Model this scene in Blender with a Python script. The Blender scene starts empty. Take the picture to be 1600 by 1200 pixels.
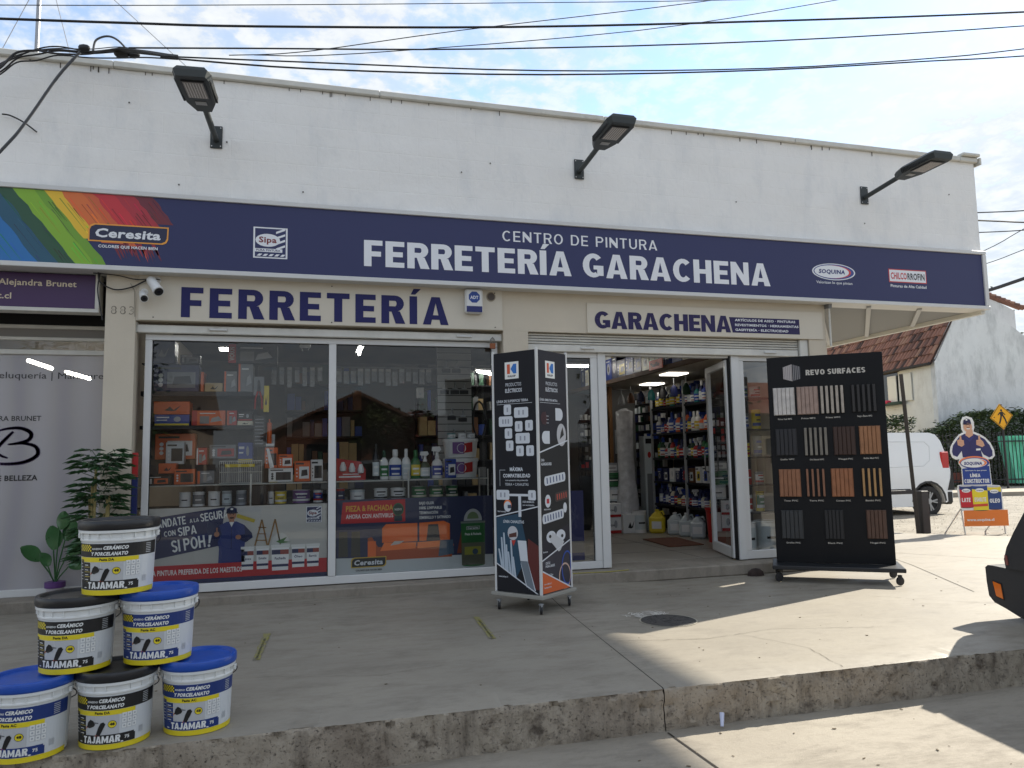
import bpy, math, random
from mathutils import Vector, Matrix
from mathutils.geometry import tessellate_polygon
random.seed(7)
scn = bpy.context.scene
COL = scn.collection
R = math.radians

# ---------------------------------------------------------------- camera
cam_d = bpy.data.cameras.new('camera')
cam = bpy.data.objects.new('camera', cam_d); COL.objects.link(cam)
YAW, PITCH, ROLL = R(15.81), R(5.66), R(-1.083)
_f = Vector((math.sin(YAW)*math.cos(PITCH), math.cos(YAW)*math.cos(PITCH), math.sin(PITCH)))
_r = Vector((math.cos(YAW), -math.sin(YAW), 0)); _u = _r.cross(_f)
_R = _r*math.cos(ROLL)+_u*math.sin(ROLL); _U = -_r*math.sin(ROLL)+_u*math.cos(ROLL)
cam.matrix_world = Matrix(((_R.x,_U.x,-_f.x,0),(_R.y,_U.y,-_f.y,0),(_R.z,_U.z,-_f.z,1.3),(0,0,0,1)))
cam_d.sensor_width = 36; cam_d.lens = 1180/1600*36
cam_d.clip_start = .05; cam_d.clip_end = 2000
scn.camera = cam

# ---------------------------------------------------------------- sun, sky, exposure
SUN = Vector((1.43, .49, 1)).normalized()
SUN_EL = math.asin(SUN.z); SUN_AZ = math.atan2(SUN.x, SUN.y)
sl = bpy.data.lights.new('sun', 'SUN'); sl.energy = 3.8; sl.angle = R(.53); sl.color = (1, .93, .80)
so = bpy.data.objects.new('sun', sl); COL.objects.link(so)
so.rotation_euler = SUN.to_track_quat('Z', 'Y').to_euler(); so.location = (20, 8, 30)

world = bpy.data.worlds.new('World'); scn.world = world; world.use_nodes = True
wt = world.node_tree; wt.nodes.clear()
def wn(t, **k):
    n = wt.nodes.new(t)
    for a, b in k.items(): setattr(n, a, b)
    return n
sky = wn('ShaderNodeTexSky', sky_type='NISHITA', sun_disc=False)
sky.sun_elevation = SUN_EL; sky.sun_rotation = SUN_AZ
sky.air_density = 1.0; sky.dust_density = 0.25; sky.ozone_density = 1.6
tc = wn('ShaderNodeTexCoord'); sep = wn('ShaderNodeSeparateXYZ'); wt.links.new(tc.outputs['Generated'], sep.inputs[0])
mz = wn('ShaderNodeMath', operation='MAXIMUM'); mz.inputs[1].default_value = 0; wt.links.new(sep.outputs[2], mz.inputs[0])
az = wn('ShaderNodeMath', operation='ADD'); az.inputs[1].default_value = .16; wt.links.new(mz.outputs[0], az.inputs[0])
dx = wn('ShaderNodeMath', operation='DIVIDE'); dy = wn('ShaderNodeMath', operation='DIVIDE')
wt.links.new(sep.outputs[0], dx.inputs[0]); wt.links.new(az.outputs[0], dx.inputs[1])
wt.links.new(sep.outputs[1], dy.inputs[0]); wt.links.new(az.outputs[0], dy.inputs[1])
cmb = wn('ShaderNodeCombineXYZ'); wt.links.new(dx.outputs[0], cmb.inputs[0]); wt.links.new(dy.outputs[0], cmb.inputs[1])
def noise(scale, detail, rough, dist=0):
    n = wn('ShaderNodeTexNoise'); n.inputs['Scale'].default_value = scale; n.inputs['Detail'].default_value = detail
    n.inputs['Roughness'].default_value = rough; n.inputs['Distortion'].default_value = dist
    wt.links.new(cmb.outputs[0], n.inputs['Vector']); return n
n1 = noise(1.25, 5, .55, .3); n2 = noise(15, 8, .6, .15)
def rng(a, b, c, d, src):
    m = wn('ShaderNodeMapRange', interpolation_type='SMOOTHSTEP')
    for i, v in enumerate((a, b, c, d)): m.inputs[i+1].default_value = v
    wt.links.new(src, m.inputs[0]); return m
big = rng(.38, .62, 0, .75, n1.outputs[0]); fine = rng(.40, .60, 0.0, 1.0, n2.outputs[0])
mul = wn('ShaderNodeMath', operation='MULTIPLY_ADD'); wt.links.new(fine.outputs[0], mul.inputs[0])
mul.inputs[1].default_value = .5; wt.links.new(big.outputs[0], mul.inputs[2])
low = rng(.05, .42, .75, .12, sep.outputs[2])
ad = wn('ShaderNodeMath', operation='ADD', use_clamp=True); wt.links.new(mul.outputs[0], ad.inputs[0]); wt.links.new(low.outputs[0], ad.inputs[1])
cl = wn('ShaderNodeMath', operation='MULTIPLY'); cl.inputs[1].default_value = .95; wt.links.new(ad.outputs[0], cl.inputs[0])
sh = rng(.3, .7, 0, 1, n2.outputs[0])
cc = wn('ShaderNodeMix', data_type='RGBA'); wt.links.new(sh.outputs[0], cc.inputs[0])
cc.inputs[6].default_value = (2.35, 2.55, 2.75, 1); cc.inputs[7].default_value = (3.1, 3.18, 3.22, 1)
mx = wn('ShaderNodeMix', data_type='RGBA'); wt.links.new(cl.outputs[0], mx.inputs[0])
wt.links.new(sky.outputs[0], mx.inputs[6]); wt.links.new(cc.outputs[2], mx.inputs[7])
bg = wn('ShaderNodeBackground'); bg.inputs[1].default_value = .118; wt.links.new(mx.outputs[2], bg.inputs[0])
wo = wn('ShaderNodeOutputWorld'); wt.links.new(bg.outputs[0], wo.inputs[0])

scn.view_settings.view_transform = 'Standard'; scn.view_settings.look = 'None'
scn.view_settings.exposure = 1.45; scn.view_settings.gamma = 1; scn.view_settings.use_curve_mapping = False
scn.cycles.max_bounces = 8; scn.cycles.transparent_max_bounces = 16; scn.cycles.diffuse_bounces = 4
scn.cycles.use_denoising = True; scn.cycles.sample_clamp_indirect = 6

# ---------------------------------------------------------------- helpers
def lin(c): return c/12.92 if c <= .04045 else ((c+.055)/1.055)**2.4
def S(r, g, b): return (lin(r/255), lin(g/255), lin(b/255))
MATS = {}
def mat(name, c, rough=.5, metal=0, var=0, vscale=4, bump=0, bscale=60, emit=0, spec=.5, coat=0, stain=None):
    """procedural surface: base colour with a noise variation, an optional second (stain) layer and a bump"""
    if name in MATS: return MATS[name]
    m = bpy.data.materials.new(name); m.use_nodes = True; t = m.node_tree
    p = t.nodes['Principled BSDF']; L = t.links.new
    p.inputs['Roughness'].default_value = rough; p.inputs['Metallic'].default_value = metal
    p.inputs['Specular IOR Level'].default_value = spec; p.inputs['Coat Weight'].default_value = coat
    p.inputs['Base Color'].default_value = (*c, 1)
    m.diffuse_color = (*c, 1)
    if var or bump or stain:
        tc = t.nodes.new('ShaderNodeTexCoord')
    if var:
        n = t.nodes.new('ShaderNodeTexNoise'); n.inputs['Scale'].default_value = vscale; n.inputs['Detail'].default_value = 7; n.inputs['Roughness'].default_value = .6
        L(tc.outputs['Object'], n.inputs['Vector'])
        r = t.nodes.new('ShaderNodeMapRange'); r.inputs[1].default_value = .3; r.inputs[2].default_value = .7
        r.inputs[3].default_value = 1-var; r.inputs[4].default_value = 1+var; L(n.outputs[0], r.inputs[0])
        x = t.nodes.new('ShaderNodeVectorMath'); x.operation = 'SCALE'; x.inputs[0].default_value = c; L(r.outputs[0], x.inputs['Scale'])
        out = x.outputs[0]
        if stain:
            sc, ssc, lo, hi, stretch = stain
            mp = t.nodes.new('ShaderNodeMapping'); mp.inputs['Scale'].default_value = stretch; L(tc.outputs['Object'], mp.inputs[0])
            n3 = t.nodes.new('ShaderNodeTexNoise'); n3.inputs['Scale'].default_value = ssc; n3.inputs['Detail'].default_value = 8; n3.inputs['Roughness'].default_value = .68
            L(mp.outputs[0], n3.inputs['Vector'])
            r3 = t.nodes.new('ShaderNodeMapRange'); r3.inputs[1].default_value = lo; r3.inputs[2].default_value = hi; L(n3.outputs[0], r3.inputs[0])
            mm = t.nodes.new('ShaderNodeMix'); mm.data_type = 'RGBA'; L(r3.outputs[0], mm.inputs[0]); L(out, mm.inputs[6]); mm.inputs[7].default_value = (*sc, 1)
            out = mm.outputs[2]
        L(out, p.inputs['Base Color'])
        rr = t.nodes.new('ShaderNodeMapRange'); rr.inputs[3].default_value = max(0, rough-.12); rr.inputs[4].default_value = min(1, rough+.12)
        L(n.outputs[0], rr.inputs[0]); L(rr.outputs[0], p.inputs['Roughness'])
    if bump:
        n2 = t.nodes.new('ShaderNodeTexNoise'); n2.inputs['Scale'].default_value = bscale; n2.inputs['Detail'].default_value = 6; n2.inputs['Roughness'].default_value = .65
        L(tc.outputs['Object'], n2.inputs['Vector'])
        b = t.nodes.new('ShaderNodeBump'); b.inputs['Strength'].default_value = min(1, bump); b.inputs['Distance'].default_value = .01*max(1, bump)
        L(n2.outputs[0], b.inputs['Height']); L(b.outputs[0], p.inputs['Normal'])
    if emit:
        p.inputs['Emission Color'].default_value = (*c, 1); p.inputs['Emission Strength'].default_value = emit
    MATS[name] = m; return m
def ink(r, g, b, rough=.45):
    """plain printing ink, sRGB 0-255"""
    return mat('ink_%d_%d_%d_%d' % (r, g, b, rough*100), S(r, g, b), rough)
def glassmat(name, tint=(.95,.97,.97), film=None):
    m = bpy.data.materials.new(name); m.use_nodes = True; t = m.node_tree; t.nodes.clear(); L = t.links.new
    o = t.nodes.new('ShaderNodeOutputMaterial'); tr = t.nodes.new('ShaderNodeBsdfTransparent'); tr.inputs[0].default_value = (*tint, 1)
    g = t.nodes.new('ShaderNodeBsdfGlossy'); g.inputs['Roughness'].default_value = .004; g.inputs[0].default_value = (.95,.97,1,1)
    f = t.nodes.new('ShaderNodeFresnel'); f.inputs[0].default_value = 1.62
    mp = t.nodes.new('ShaderNodeMath'); mp.operation = 'MULTIPLY'; mp.inputs[1].default_value = .85; mp.use_clamp = True; L(f.outputs[0], mp.inputs[0])
    x = t.nodes.new('ShaderNodeMixShader'); L(mp.outputs[0], x.inputs[0]); L(tr.outputs[0], x.inputs[1]); L(g.outputs[0], x.inputs[2])
    tc = t.nodes.new('ShaderNodeTexCoord'); n = t.nodes.new('ShaderNodeTexNoise'); n.inputs['Scale'].default_value = .8; L(tc.outputs['Object'], n.inputs['Vector'])
    b = t.nodes.new('ShaderNodeBump'); b.inputs['Strength'].default_value = .03; b.inputs['Distance'].default_value = .02; L(n.outputs[0], b.inputs['Height']); L(b.outputs[0], g.inputs['Normal'])
    L(x.outputs[0], o.inputs[0]); MATS[name] = m; return m

class MB:
    """collects geometry (world or local coordinates) and links it as ONE mesh object"""
    def __init__(s): s.v = []; s.f = []; s.m = []; s.mats = []; s.sm = []
    def mi(s, m):
        if m is None: return 0
        if m not in s.mats: s.mats.append(m)
        return s.mats.index(m)
    def face(s, pts, m=None, smooth=False):
        k = len(s.v); s.v += [tuple(p) for p in pts]; s.f.append(tuple(range(k, k+len(pts)))); s.m.append(s.mi(m)); s.sm.append(smooth)
    def add(s, vs, fs, m=None, smooth=False):
        k = len(s.v); s.v += [tuple(p) for p in vs]; i = s.mi(m)
        for f in fs: s.f.append(tuple(j+k for j in f)); s.m.append(i); s.sm.append(smooth)
    def box(s, x0, y0, z0, x1, y1, z1, m=None, M=None, b=0):
        x0, x1 = min(x0,x1), max(x0,x1); y0, y1 = min(y0,y1), max(y0,y1); z0, z1 = min(z0,z1), max(z0,z1)
        if b:
            vs = []; fs = []
            b = min(b, (x1-x0)/2.01, (y1-y0)/2.01, (z1-z0)/2.01)
            # chamfered box: 24 vertices
            idx = {}
            for ix in (0,1):
                for iy in (0,1):
                    for iz in (0,1):
                        X = (x0,x1)[ix]; Y = (y0,y1)[iy]; Z = (z0,z1)[iz]; ex = b*(1-2*ix); ey = b*(1-2*iy); ez = b*(1-2*iz)
                        for a, p in (('x',(X,Y+ey,Z+ez)),('y',(X+ex,Y,Z+ez)),('z',(X+ex,Y+ey,Z))):
                            idx[(ix,iy,iz,a)] = len(vs); vs.append(p)
            I = idx
            fs = [(I[0,0,0,'x'],I[0,0,1,'x'],I[0,1,1,'x'],I[0,1,0,'x']),(I[1,0,0,'x'],I[1,1,0,'x'],I[1,1,1,'x'],I[1,0,1,'x']),
                  (I[0,0,0,'y'],I[1,0,0,'y'],I[1,0,1,'y'],I[0,0,1,'y']),(I[0,1,0,'y'],I[0,1,1,'y'],I[1,1,1,'y'],I[1,1,0,'y']),
                  (I[0,0,0,'z'],I[0,1,0,'z'],I[1,1,0,'z'],I[1,0,0,'z']),(I[0,0,1,'z'],I[1,0,1,'z'],I[1,1,1,'z'],I[0,1,1,'z'])]
            for ix in (0,1):
                for iy in (0,1):
                    fs.append((I[ix,iy,0,'x'],I[ix,iy,1,'x'],I[ix,iy,1,'y'],I[ix,iy,0,'y']))
                for iz in (0,1): fs.append((I[ix,0,iz,'x'],I[ix,1,iz,'x'],I[ix,1,iz,'z'],I[ix,0,iz,'z']))
            for iy in (0,1):
                for iz in (0,1): fs.append((I[0,iy,iz,'y'],I[1,iy,iz,'y'],I[1,iy,iz,'z'],I[0,iy,iz,'z']))
            for q in [(a,b2,c) for a in (0,1) for b2 in (0,1) for c in (0,1)]: fs.append((I[(*q,'x')],I[(*q,'y')],I[(*q,'z')]))
        else:
            vs = [(x0,y0,z0),(x1,y0,z0),(x1,y1,z0),(x0,y1,z0),(x0,y0,z1),(x1,y0,z1),(x1,y1,z1),(x0,y1,z1)]
            fs = [(0,3,2,1),(4,5,6,7),(0,1,5,4),(1,2,6,5),(2,3,7,6),(3,0,4,7)]
        if M: vs = [tuple(M @ Vector(p)) for p in vs]
        s.add(vs, fs, m); return s
    def tube(s, pts, r, m=None, n=8, caps=True, smooth=True):
        """swept round bar; r a number or a list"""
        pts = [Vector(p) for p in pts]; k = len(pts); rr = r if isinstance(r, (list, tuple)) else [r]*k
        vs = []; prev = None
        for i, p in enumerate(pts):
            d = (pts[min(i+1,k-1)]-pts[max(i-1,0)])
            d = d.normalized() if d.length > 1e-9 else Vector((0,0,1))
            if prev is None:
                a = d.cross(Vector((0,0,1)) if abs(d.z) < .9 else Vector((1,0,0))).normalized()
            else:
                a = (prev - d*prev.dot(d)); a = a.normalized() if a.length > 1e-6 else d.orthogonal().normalized()
            prev = a; b = d.cross(a)
            for j in range(n):
                t = 2*math.pi*j/n; vs.append(p + (a*math.cos(t)+b*math.sin(t))*rr[i])
        fs = [(i*n+j, i*n+(j+1)%n, (i+1)*n+(j+1)%n, (i+1)*n+j) for i in range(k-1) for j in range(n)]
        s.add(vs, fs, m, smooth)
        if caps:
            s.face([vs[j] for j in range(n)][::-1], m); s.face([vs[(k-1)*n+j] for j in range(n)], m)
        return s
    def lathe(s, prof, m=None, c=(0,0,0), n=24, smooth=True, ax=1, ay=1, M=None):
        vs = []; k = len(prof)
        for r, z in prof:
            for j in range(n):
                t = 2*math.pi*j/n; p = Vector((c[0]+r*ax*math.cos(t), c[1]+r*ay*math.sin(t), c[2]+z))
                vs.append(M @ p if M else p)
        fs = [(i*n+j, i*n+(j+1)%n, (i+1)*n+(j+1)%n, (i+1)*n+j) for i in range(k-1) for j in range(n)]
        s.add(vs, fs, m, smooth)
        if prof[0][0] > 1e-4: s.face([vs[j] for j in range(n)][::-1], m)
        if prof[-1][0] > 1e-4: s.face([vs[(k-1)*n+j] for j in range(n)], m)
        return s
    def prism(s, poly, a, b, m=None, axis='y', M=None):
        """poly: 2D outline; extruded from a to b along axis (x: poly=(y,z); y: poly=(x,z); z: poly=(x,y))"""
        def P(p, t):
            v = {'x':(t,p[0],p[1]), 'y':(p[0],t,p[1]), 'z':(p[0],p[1],t)}[axis]
            return M @ Vector(v) if M else Vector(v)
        n = len(poly); A = [P(p,a) for p in poly]; B = [P(p,b) for p in poly]
        for tri in tessellate_polygon([[Vector((p[0],p[1],0)) for p in poly]]):
            s.face([A[i] for i in tri], m); s.face([B[i] for i in tri][::-1], m)
        for i in range(n): j = (i+1)%n; s.face([A[i],A[j],B[j],B[i]], m)
        return s
    def build(s, name, m=None, parent=None, world=False, recalc=True, smooth=None):
        me = bpy.data.meshes.new(name)
        vs = s.v
        if world and parent is not None:
            o0 = parent.location if parent.type == 'EMPTY' else (parent.parent.location if parent.parent else Vector((0,0,0)))
            vs = [(p[0]-o0[0], p[1]-o0[1], p[2]-o0[2]) for p in vs]
        me.from_pydata(vs, [], s.f)
        for x in (s.mats or [m]):
            if x: me.materials.append(x)
        if s.mats: me.polygons.foreach_set('material_index', s.m)
        me.polygons.foreach_set('use_smooth', s.sm if smooth is None else [smooth]*len(s.f))
        me.update()
        if recalc and len(s.f) < 60000:
            import bmesh
            bm = bmesh.new(); bm.from_mesh(me); bmesh.ops.remove_doubles(bm, verts=bm.verts, dist=1e-5)
            bmesh.ops.recalc_face_normals(bm, faces=bm.faces); bm.to_mesh(me); bm.free()
        if any(s.sm) and smooth is None:
            me.set_sharp_from_angle(angle=R(35))
        o = bpy.data.objects.new(name, me); COL.objects.link(o)
        if parent is not None: o.parent = parent
        return o
def tag(o, label=None, cat=None, group=None, kind=None):
    if label: o['label'] = label
    if cat: o['category'] = cat
    if group: o['group'] = group
    if kind: o['kind'] = kind
    return o
def thing(name, label, cat, loc=(0,0,0), rz=0, group=None):
    o = bpy.data.objects.new(name, None); COL.objects.link(o); o.location = loc; o.rotation_euler = (0,0,rz)
    o.empty_display_size = .1
    return tag(o, label, cat, group)
def struct(o): o['kind'] = 'structure'; return o
def kids(o): return [c for c in bpy.data.objects if c.parent == o]
def copy_tree(o, parent=None):
    c = o.copy(); COL.objects.link(c); c.parent = parent
    for ch in kids(o): copy_tree(ch, c)
    return c
def place(o, loc, rz=0, label=None):
    o.location = loc; o.rotation_euler = (0,0,rz)
    if label: o['label'] = label
    return o

# ------- lettering: glyph outlines of the built-in font turned into flat faces
_gcache = {}
def glyphs(s, bold=0):
    k = (s, bold)
    if k not in _gcache:
        d = bpy.data.curves.new('t', 'FONT'); d.body = s; d.resolution_u = 2; d.offset = bold; d.space_character = 1+bold*2.0
        o = bpy.data.objects.new('t', d); me = o.to_mesh()
        vs = [(v.co.x, v.co.y) for v in me.vertices]; fs = [tuple(p.vertices) for p in me.polygons]
        o.to_mesh_clear(); bpy.data.objects.remove(o); bpy.data.curves.remove(d); _gcache[k] = (vs, fs)
    return _gcache[k]
_cap = {}
def capheight(bold):
    if bold not in _cap:
        vs, _ = glyphs('H', bold); _cap[bold] = (min(v[1] for v in vs), max(v[1] for v in vs))
    return _cap[bold]
class Print:
    """flat print: coloured shapes and lettering in (u, v), each layer .5 mm above the one below, mapped on a surface"""
    def __init__(s, step=.0006): s.q = []; s.step = step
    def poly(s, pts, m, layer=1):
        if len(pts) <= 4: s.q.append((pts, [tuple(range(len(pts)))], m, layer))
        else: s.q.append((pts, [tuple(t) for t in tessellate_polygon([[Vector((p[0],p[1],0)) for p in pts]])], m, layer))
        return s
    def rect(s, u0, v0, u1, v1, m, layer=1, nu=1):
        vs = []; fs = []
        for i in range(nu+1):
            u = u0+(u1-u0)*i/nu; vs += [(u,v0),(u,v1)]
            if i: fs.append((2*i-2, 2*i, 2*i+1, 2*i-1))
        s.q.append((vs, fs, m, layer)); return s
    def ell(s, u, v, a, b, m, layer=1, n=20, t0=0, t1=2*math.pi):
        full = t1-t0 > 6.28
        pts = [(u+a*math.cos(t0+(t1-t0)*i/n), v+b*math.sin(t0+(t1-t0)*i/n)) for i in range(n if full else n+1)]
        return s.poly(pts, m, layer)
    def line(s, u0, v0, u1, v1, w, m, layer=2):
        d = Vector((u1-u0, v1-v0)); d.normalize(); p = Vector((-d.y, d.x))*w/2
        return s.poly([(u0-p.x,v0-p.y),(u1-p.x,v1-p.y),(u1+p.x,v1+p.y),(u0+p.x,v0+p.y)], m, layer)
    def curve(s, pts, w, m, layer=2):
        for a, b in zip(pts, pts[1:]): s.line(*a, *b, w, m, layer)
        return s
    def text(s, t, u, v, h, m, w=None, bold=.02, shear=0, layer=2, align='l', rot=0):
        """cap height h, optional exact width w; (u,v) = baseline start (or centre / right end)"""
        vs, fs = glyphs(t, bold)
        if not vs: return s
        c0, c1 = capheight(bold); x0 = min(p[0] for p in vs); x1 = max(p[0] for p in vs)
        sy = h/(c1-c0); sx = (w/(x1-x0)) if w else sy; W = (x1-x0)*sx
        ou = {'l':0, 'c':-W/2, 'r':-W}[align]; cr, sr = math.cos(rot), math.sin(rot); out = []
        for x, y in vs:
            yy = (y-c0)*sy; xx = (x-x0)*sx+ou+yy*shear
            out.append((u+xx*cr-yy*sr, v+xx*sr+yy*cr))
        s.q.append((out, fs, m, layer)); return s
    def build(s, name, parent, mp, world=False):
        b = MB()
        for vs, fs, m, l in s.q:
            pts = [mp(u, v, l*s.step) for u, v in vs]
            b.add(pts, fs, m)
        return b.build(name, None, parent, world=world, recalc=False)
def plane_map(o, u, v):
    """(u,v,h) -> point; normal = u x v"""
    o = Vector(o); u = Vector(u); v = Vector(v); n = u.cross(v).normalized()
    return lambda a, b, h: o+u*a+v*b+n*h
def front(y):
    """facade-parallel plane facing the street: u = x, v = z"""
    return lambda a, b, h: Vector((a, y-h, b))
# heavy grotesque capitals drawn stroke by stroke (for the big signs)
def _ring(cx, cy, a, b, sv, sh, t0, t1, n=9):
    out = []
    for i in range(n):
        q = []
        for t, r in ((t0+(t1-t0)*i/n, 1), (t0+(t1-t0)*(i+1)/n, 1), (t0+(t1-t0)*(i+1)/n, 0), (t0+(t1-t0)*i/n, 0)):
            t = R(t); A, B = (a, b) if r else (a-sv, b-sh); q.append((cx+A*math.cos(t), cy+B*math.sin(t)))
        out.append(q)
    return out
def _rc(x0, y0, x1, y1): return [(x0,y0),(x1,y0),(x1,y1),(x0,y1)]
def block(ch, s=.24):
    h = s*.82; acc = ch in 'ÍÓÁÉ'; c = {'Í':'I','Ó':'O','Á':'A','É':'E'}.get(ch, ch); P = []
    if c == 'E': w=.60; P=[_rc(0,0,s,1),_rc(s,0,w,h),_rc(s,1-h,w,1),_rc(s,.5-h/2,w*.92,.5+h/2)]
    elif c == 'F': w=.58; P=[_rc(0,0,s,1),_rc(s,1-h,w,1),_rc(s,.48-h/2,w*.92,.48+h/2)]
    elif c == 'L': w=.56; P=[_rc(0,0,s,1),_rc(s,0,w,h)]
    elif c == 'T': w=.66; P=[_rc(0,1-h,w,1),_rc(w/2-s/2,0,w/2+s/2,1-h)]
    elif c == 'H': w=.72; P=[_rc(0,0,s,1),_rc(w-s,0,w,1),_rc(s,.5-h/2,w-s,.5+h/2)]
    elif c == 'I': w=s; P=[_rc(0,0,s,1)]
    elif c == 'N': w=.74; P=[_rc(0,0,s*.92,1),_rc(w-s*.92,0,w,1),[(s*.92,1),(s*.92,.55),(w-s*.92,0),(w-s*.92,.45)]]
    elif c == 'M': w=.92; P=[_rc(0,0,s*.92,1),_rc(w-s*.92,0,w,1),[(s*.92,1),(s*.92,.5),(w/2,.05),(w/2,.45)],[(w-s*.92,1),(w/2,.45),(w/2,.05),(w-s*.92,.5)]]
    elif c == 'A': w=.80; k=s*1.06; P=[[(0,0),(k,0),(w/2,.78),(w/2,1),(w/2-s*.55,1)],[(w,0),(w/2+s*.55,1),(w/2,1),(w/2,.78),(w-k,0)],_rc(w*.25,.18,w*.75,.18+h*.85)]
    elif c == 'V': w=.78; k=s*1.06; P=[[(0,1),(w/2-s*.55,0),(w/2,0),(w/2,.22),(k,1)],[(w,1),(w-k,1),(w/2,.22),(w/2,0),(w/2+s*.55,0)]]
    elif c == 'Y': w=.74; P=[[(0,1),(w/2-s/2,.4),(w/2,.4),(w/2,.62),(s*1.1,1)],[(w,1),(w-s*1.1,1),(w/2,.62),(w/2,.4),(w/2+s/2,.4)],_rc(w/2-s/2,0,w/2+s/2,.4)]
    elif c in 'PRB':
        w=.68; b=.29; cx=w-.27; P=[_rc(0,0,s,1),_rc(s,1-h,cx,1),_rc(s,1-2*b,cx,1-2*b+h)]+_ring(cx,1-b,.27,b,s*.95,h,-90,90)
        if c == 'R': P.append([(cx-s*.45,1-2*b),(cx+s*.62,1-2*b+.02),(w+.04,0),(w-s*1.08,0)])
        if c == 'B': P += [_rc(s,0,cx,h)]+_ring(cx,.23,.29,.23,s*.95,h,-90,80)
    elif c == 'D': w=.72; P=[_rc(0,0,s,1),_rc(s,1-h,w-.36,1),_rc(s,0,w-.36,h)]+_ring(w-.36,.5,.36,.5,s,h,-90,90,12)
    elif c in 'OQ': w=.78; P=_ring(w/2,.5,w/2,.5,s,h,0,360,20)+([[(w*.5,.25),(w*.66,.32),(w+.02,-.02),(w*.8,-.08)]] if c == 'Q' else [])
    elif c == 'C': w=.72; P=_ring(.39,.5,.39,.5,s,h,45,315,16)
    elif c == 'G': w=.76; P=_ring(.39,.5,.39,.5,s,h,42,300,16)+[_rc(w-s,.08,w,.5),_rc(w*.52,.5-h*.85,w-s,.5)]
    elif c == 'U': w=.72; P=[_rc(0,.36,s,1),_rc(w-s,.36,w,1)]+_ring(w/2,.36,w/2,.36,s,h,180,360,12)
    elif c == 'J': w=.52; P=[_rc(w-s,.3,w,1)]+_ring(w/2-.02,.3,w/2+.02,.3,s,h,185,360,10)
    elif c == 'S': w=.64; P=_ring(w/2,.72,w/2,.28,s,h*.95,20,270,12)+_ring(w/2,.28,w/2,.28,s,h*.95,90,-160,12)
    elif c == 'K': w=.72; P=[_rc(0,0,s,1),[(s,.32),(s,.60),(w-s*1.1,1),(w,1),(.44,.5),(.34,.45)],[(.30,.62),(.44,.5),(w+.02,0),(w-s*1.15,0),(.22,.48)]]
    elif c == '1': w=.4; P=[_rc(w-s,0,w,1)]
    else: w=.3
    if acc: P.append([(w/2-s*.35,1.06),(w/2+s*.25,1.06),(w/2+s*1.0,1.27),(w/2+s*.05,1.27)])
    return P, w
def btext(p, t, u, v, h, m, w=None, s=.24, gap=.085, space=.30, shear=0, layer=2, align='l', rot=0):
    X = 0; Q = []
    for ch in t:
        if ch == ' ': X += space; continue
        P, a = block(ch, s)
        for q in P: Q.append([(x+X, y) for x, y in q])
        X += a+gap
    X -= gap; sx = (w/X) if w else h; W = X*sx; o = {'l':0,'c':-W/2,'r':-W}[align]; cr, sr = math.cos(rot), math.sin(rot)
    for i, q in enumerate(Q):
        pts = []
        for x, y in q:
            xx = x*sx+o+y*h*shear; yy = y*h; pts.append((u+xx*cr-yy*sr, v+xx*sr+yy*cr))
        p.poly(pts, m, layer+(i%4)*.16)
from mathutils import noise as N_
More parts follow.
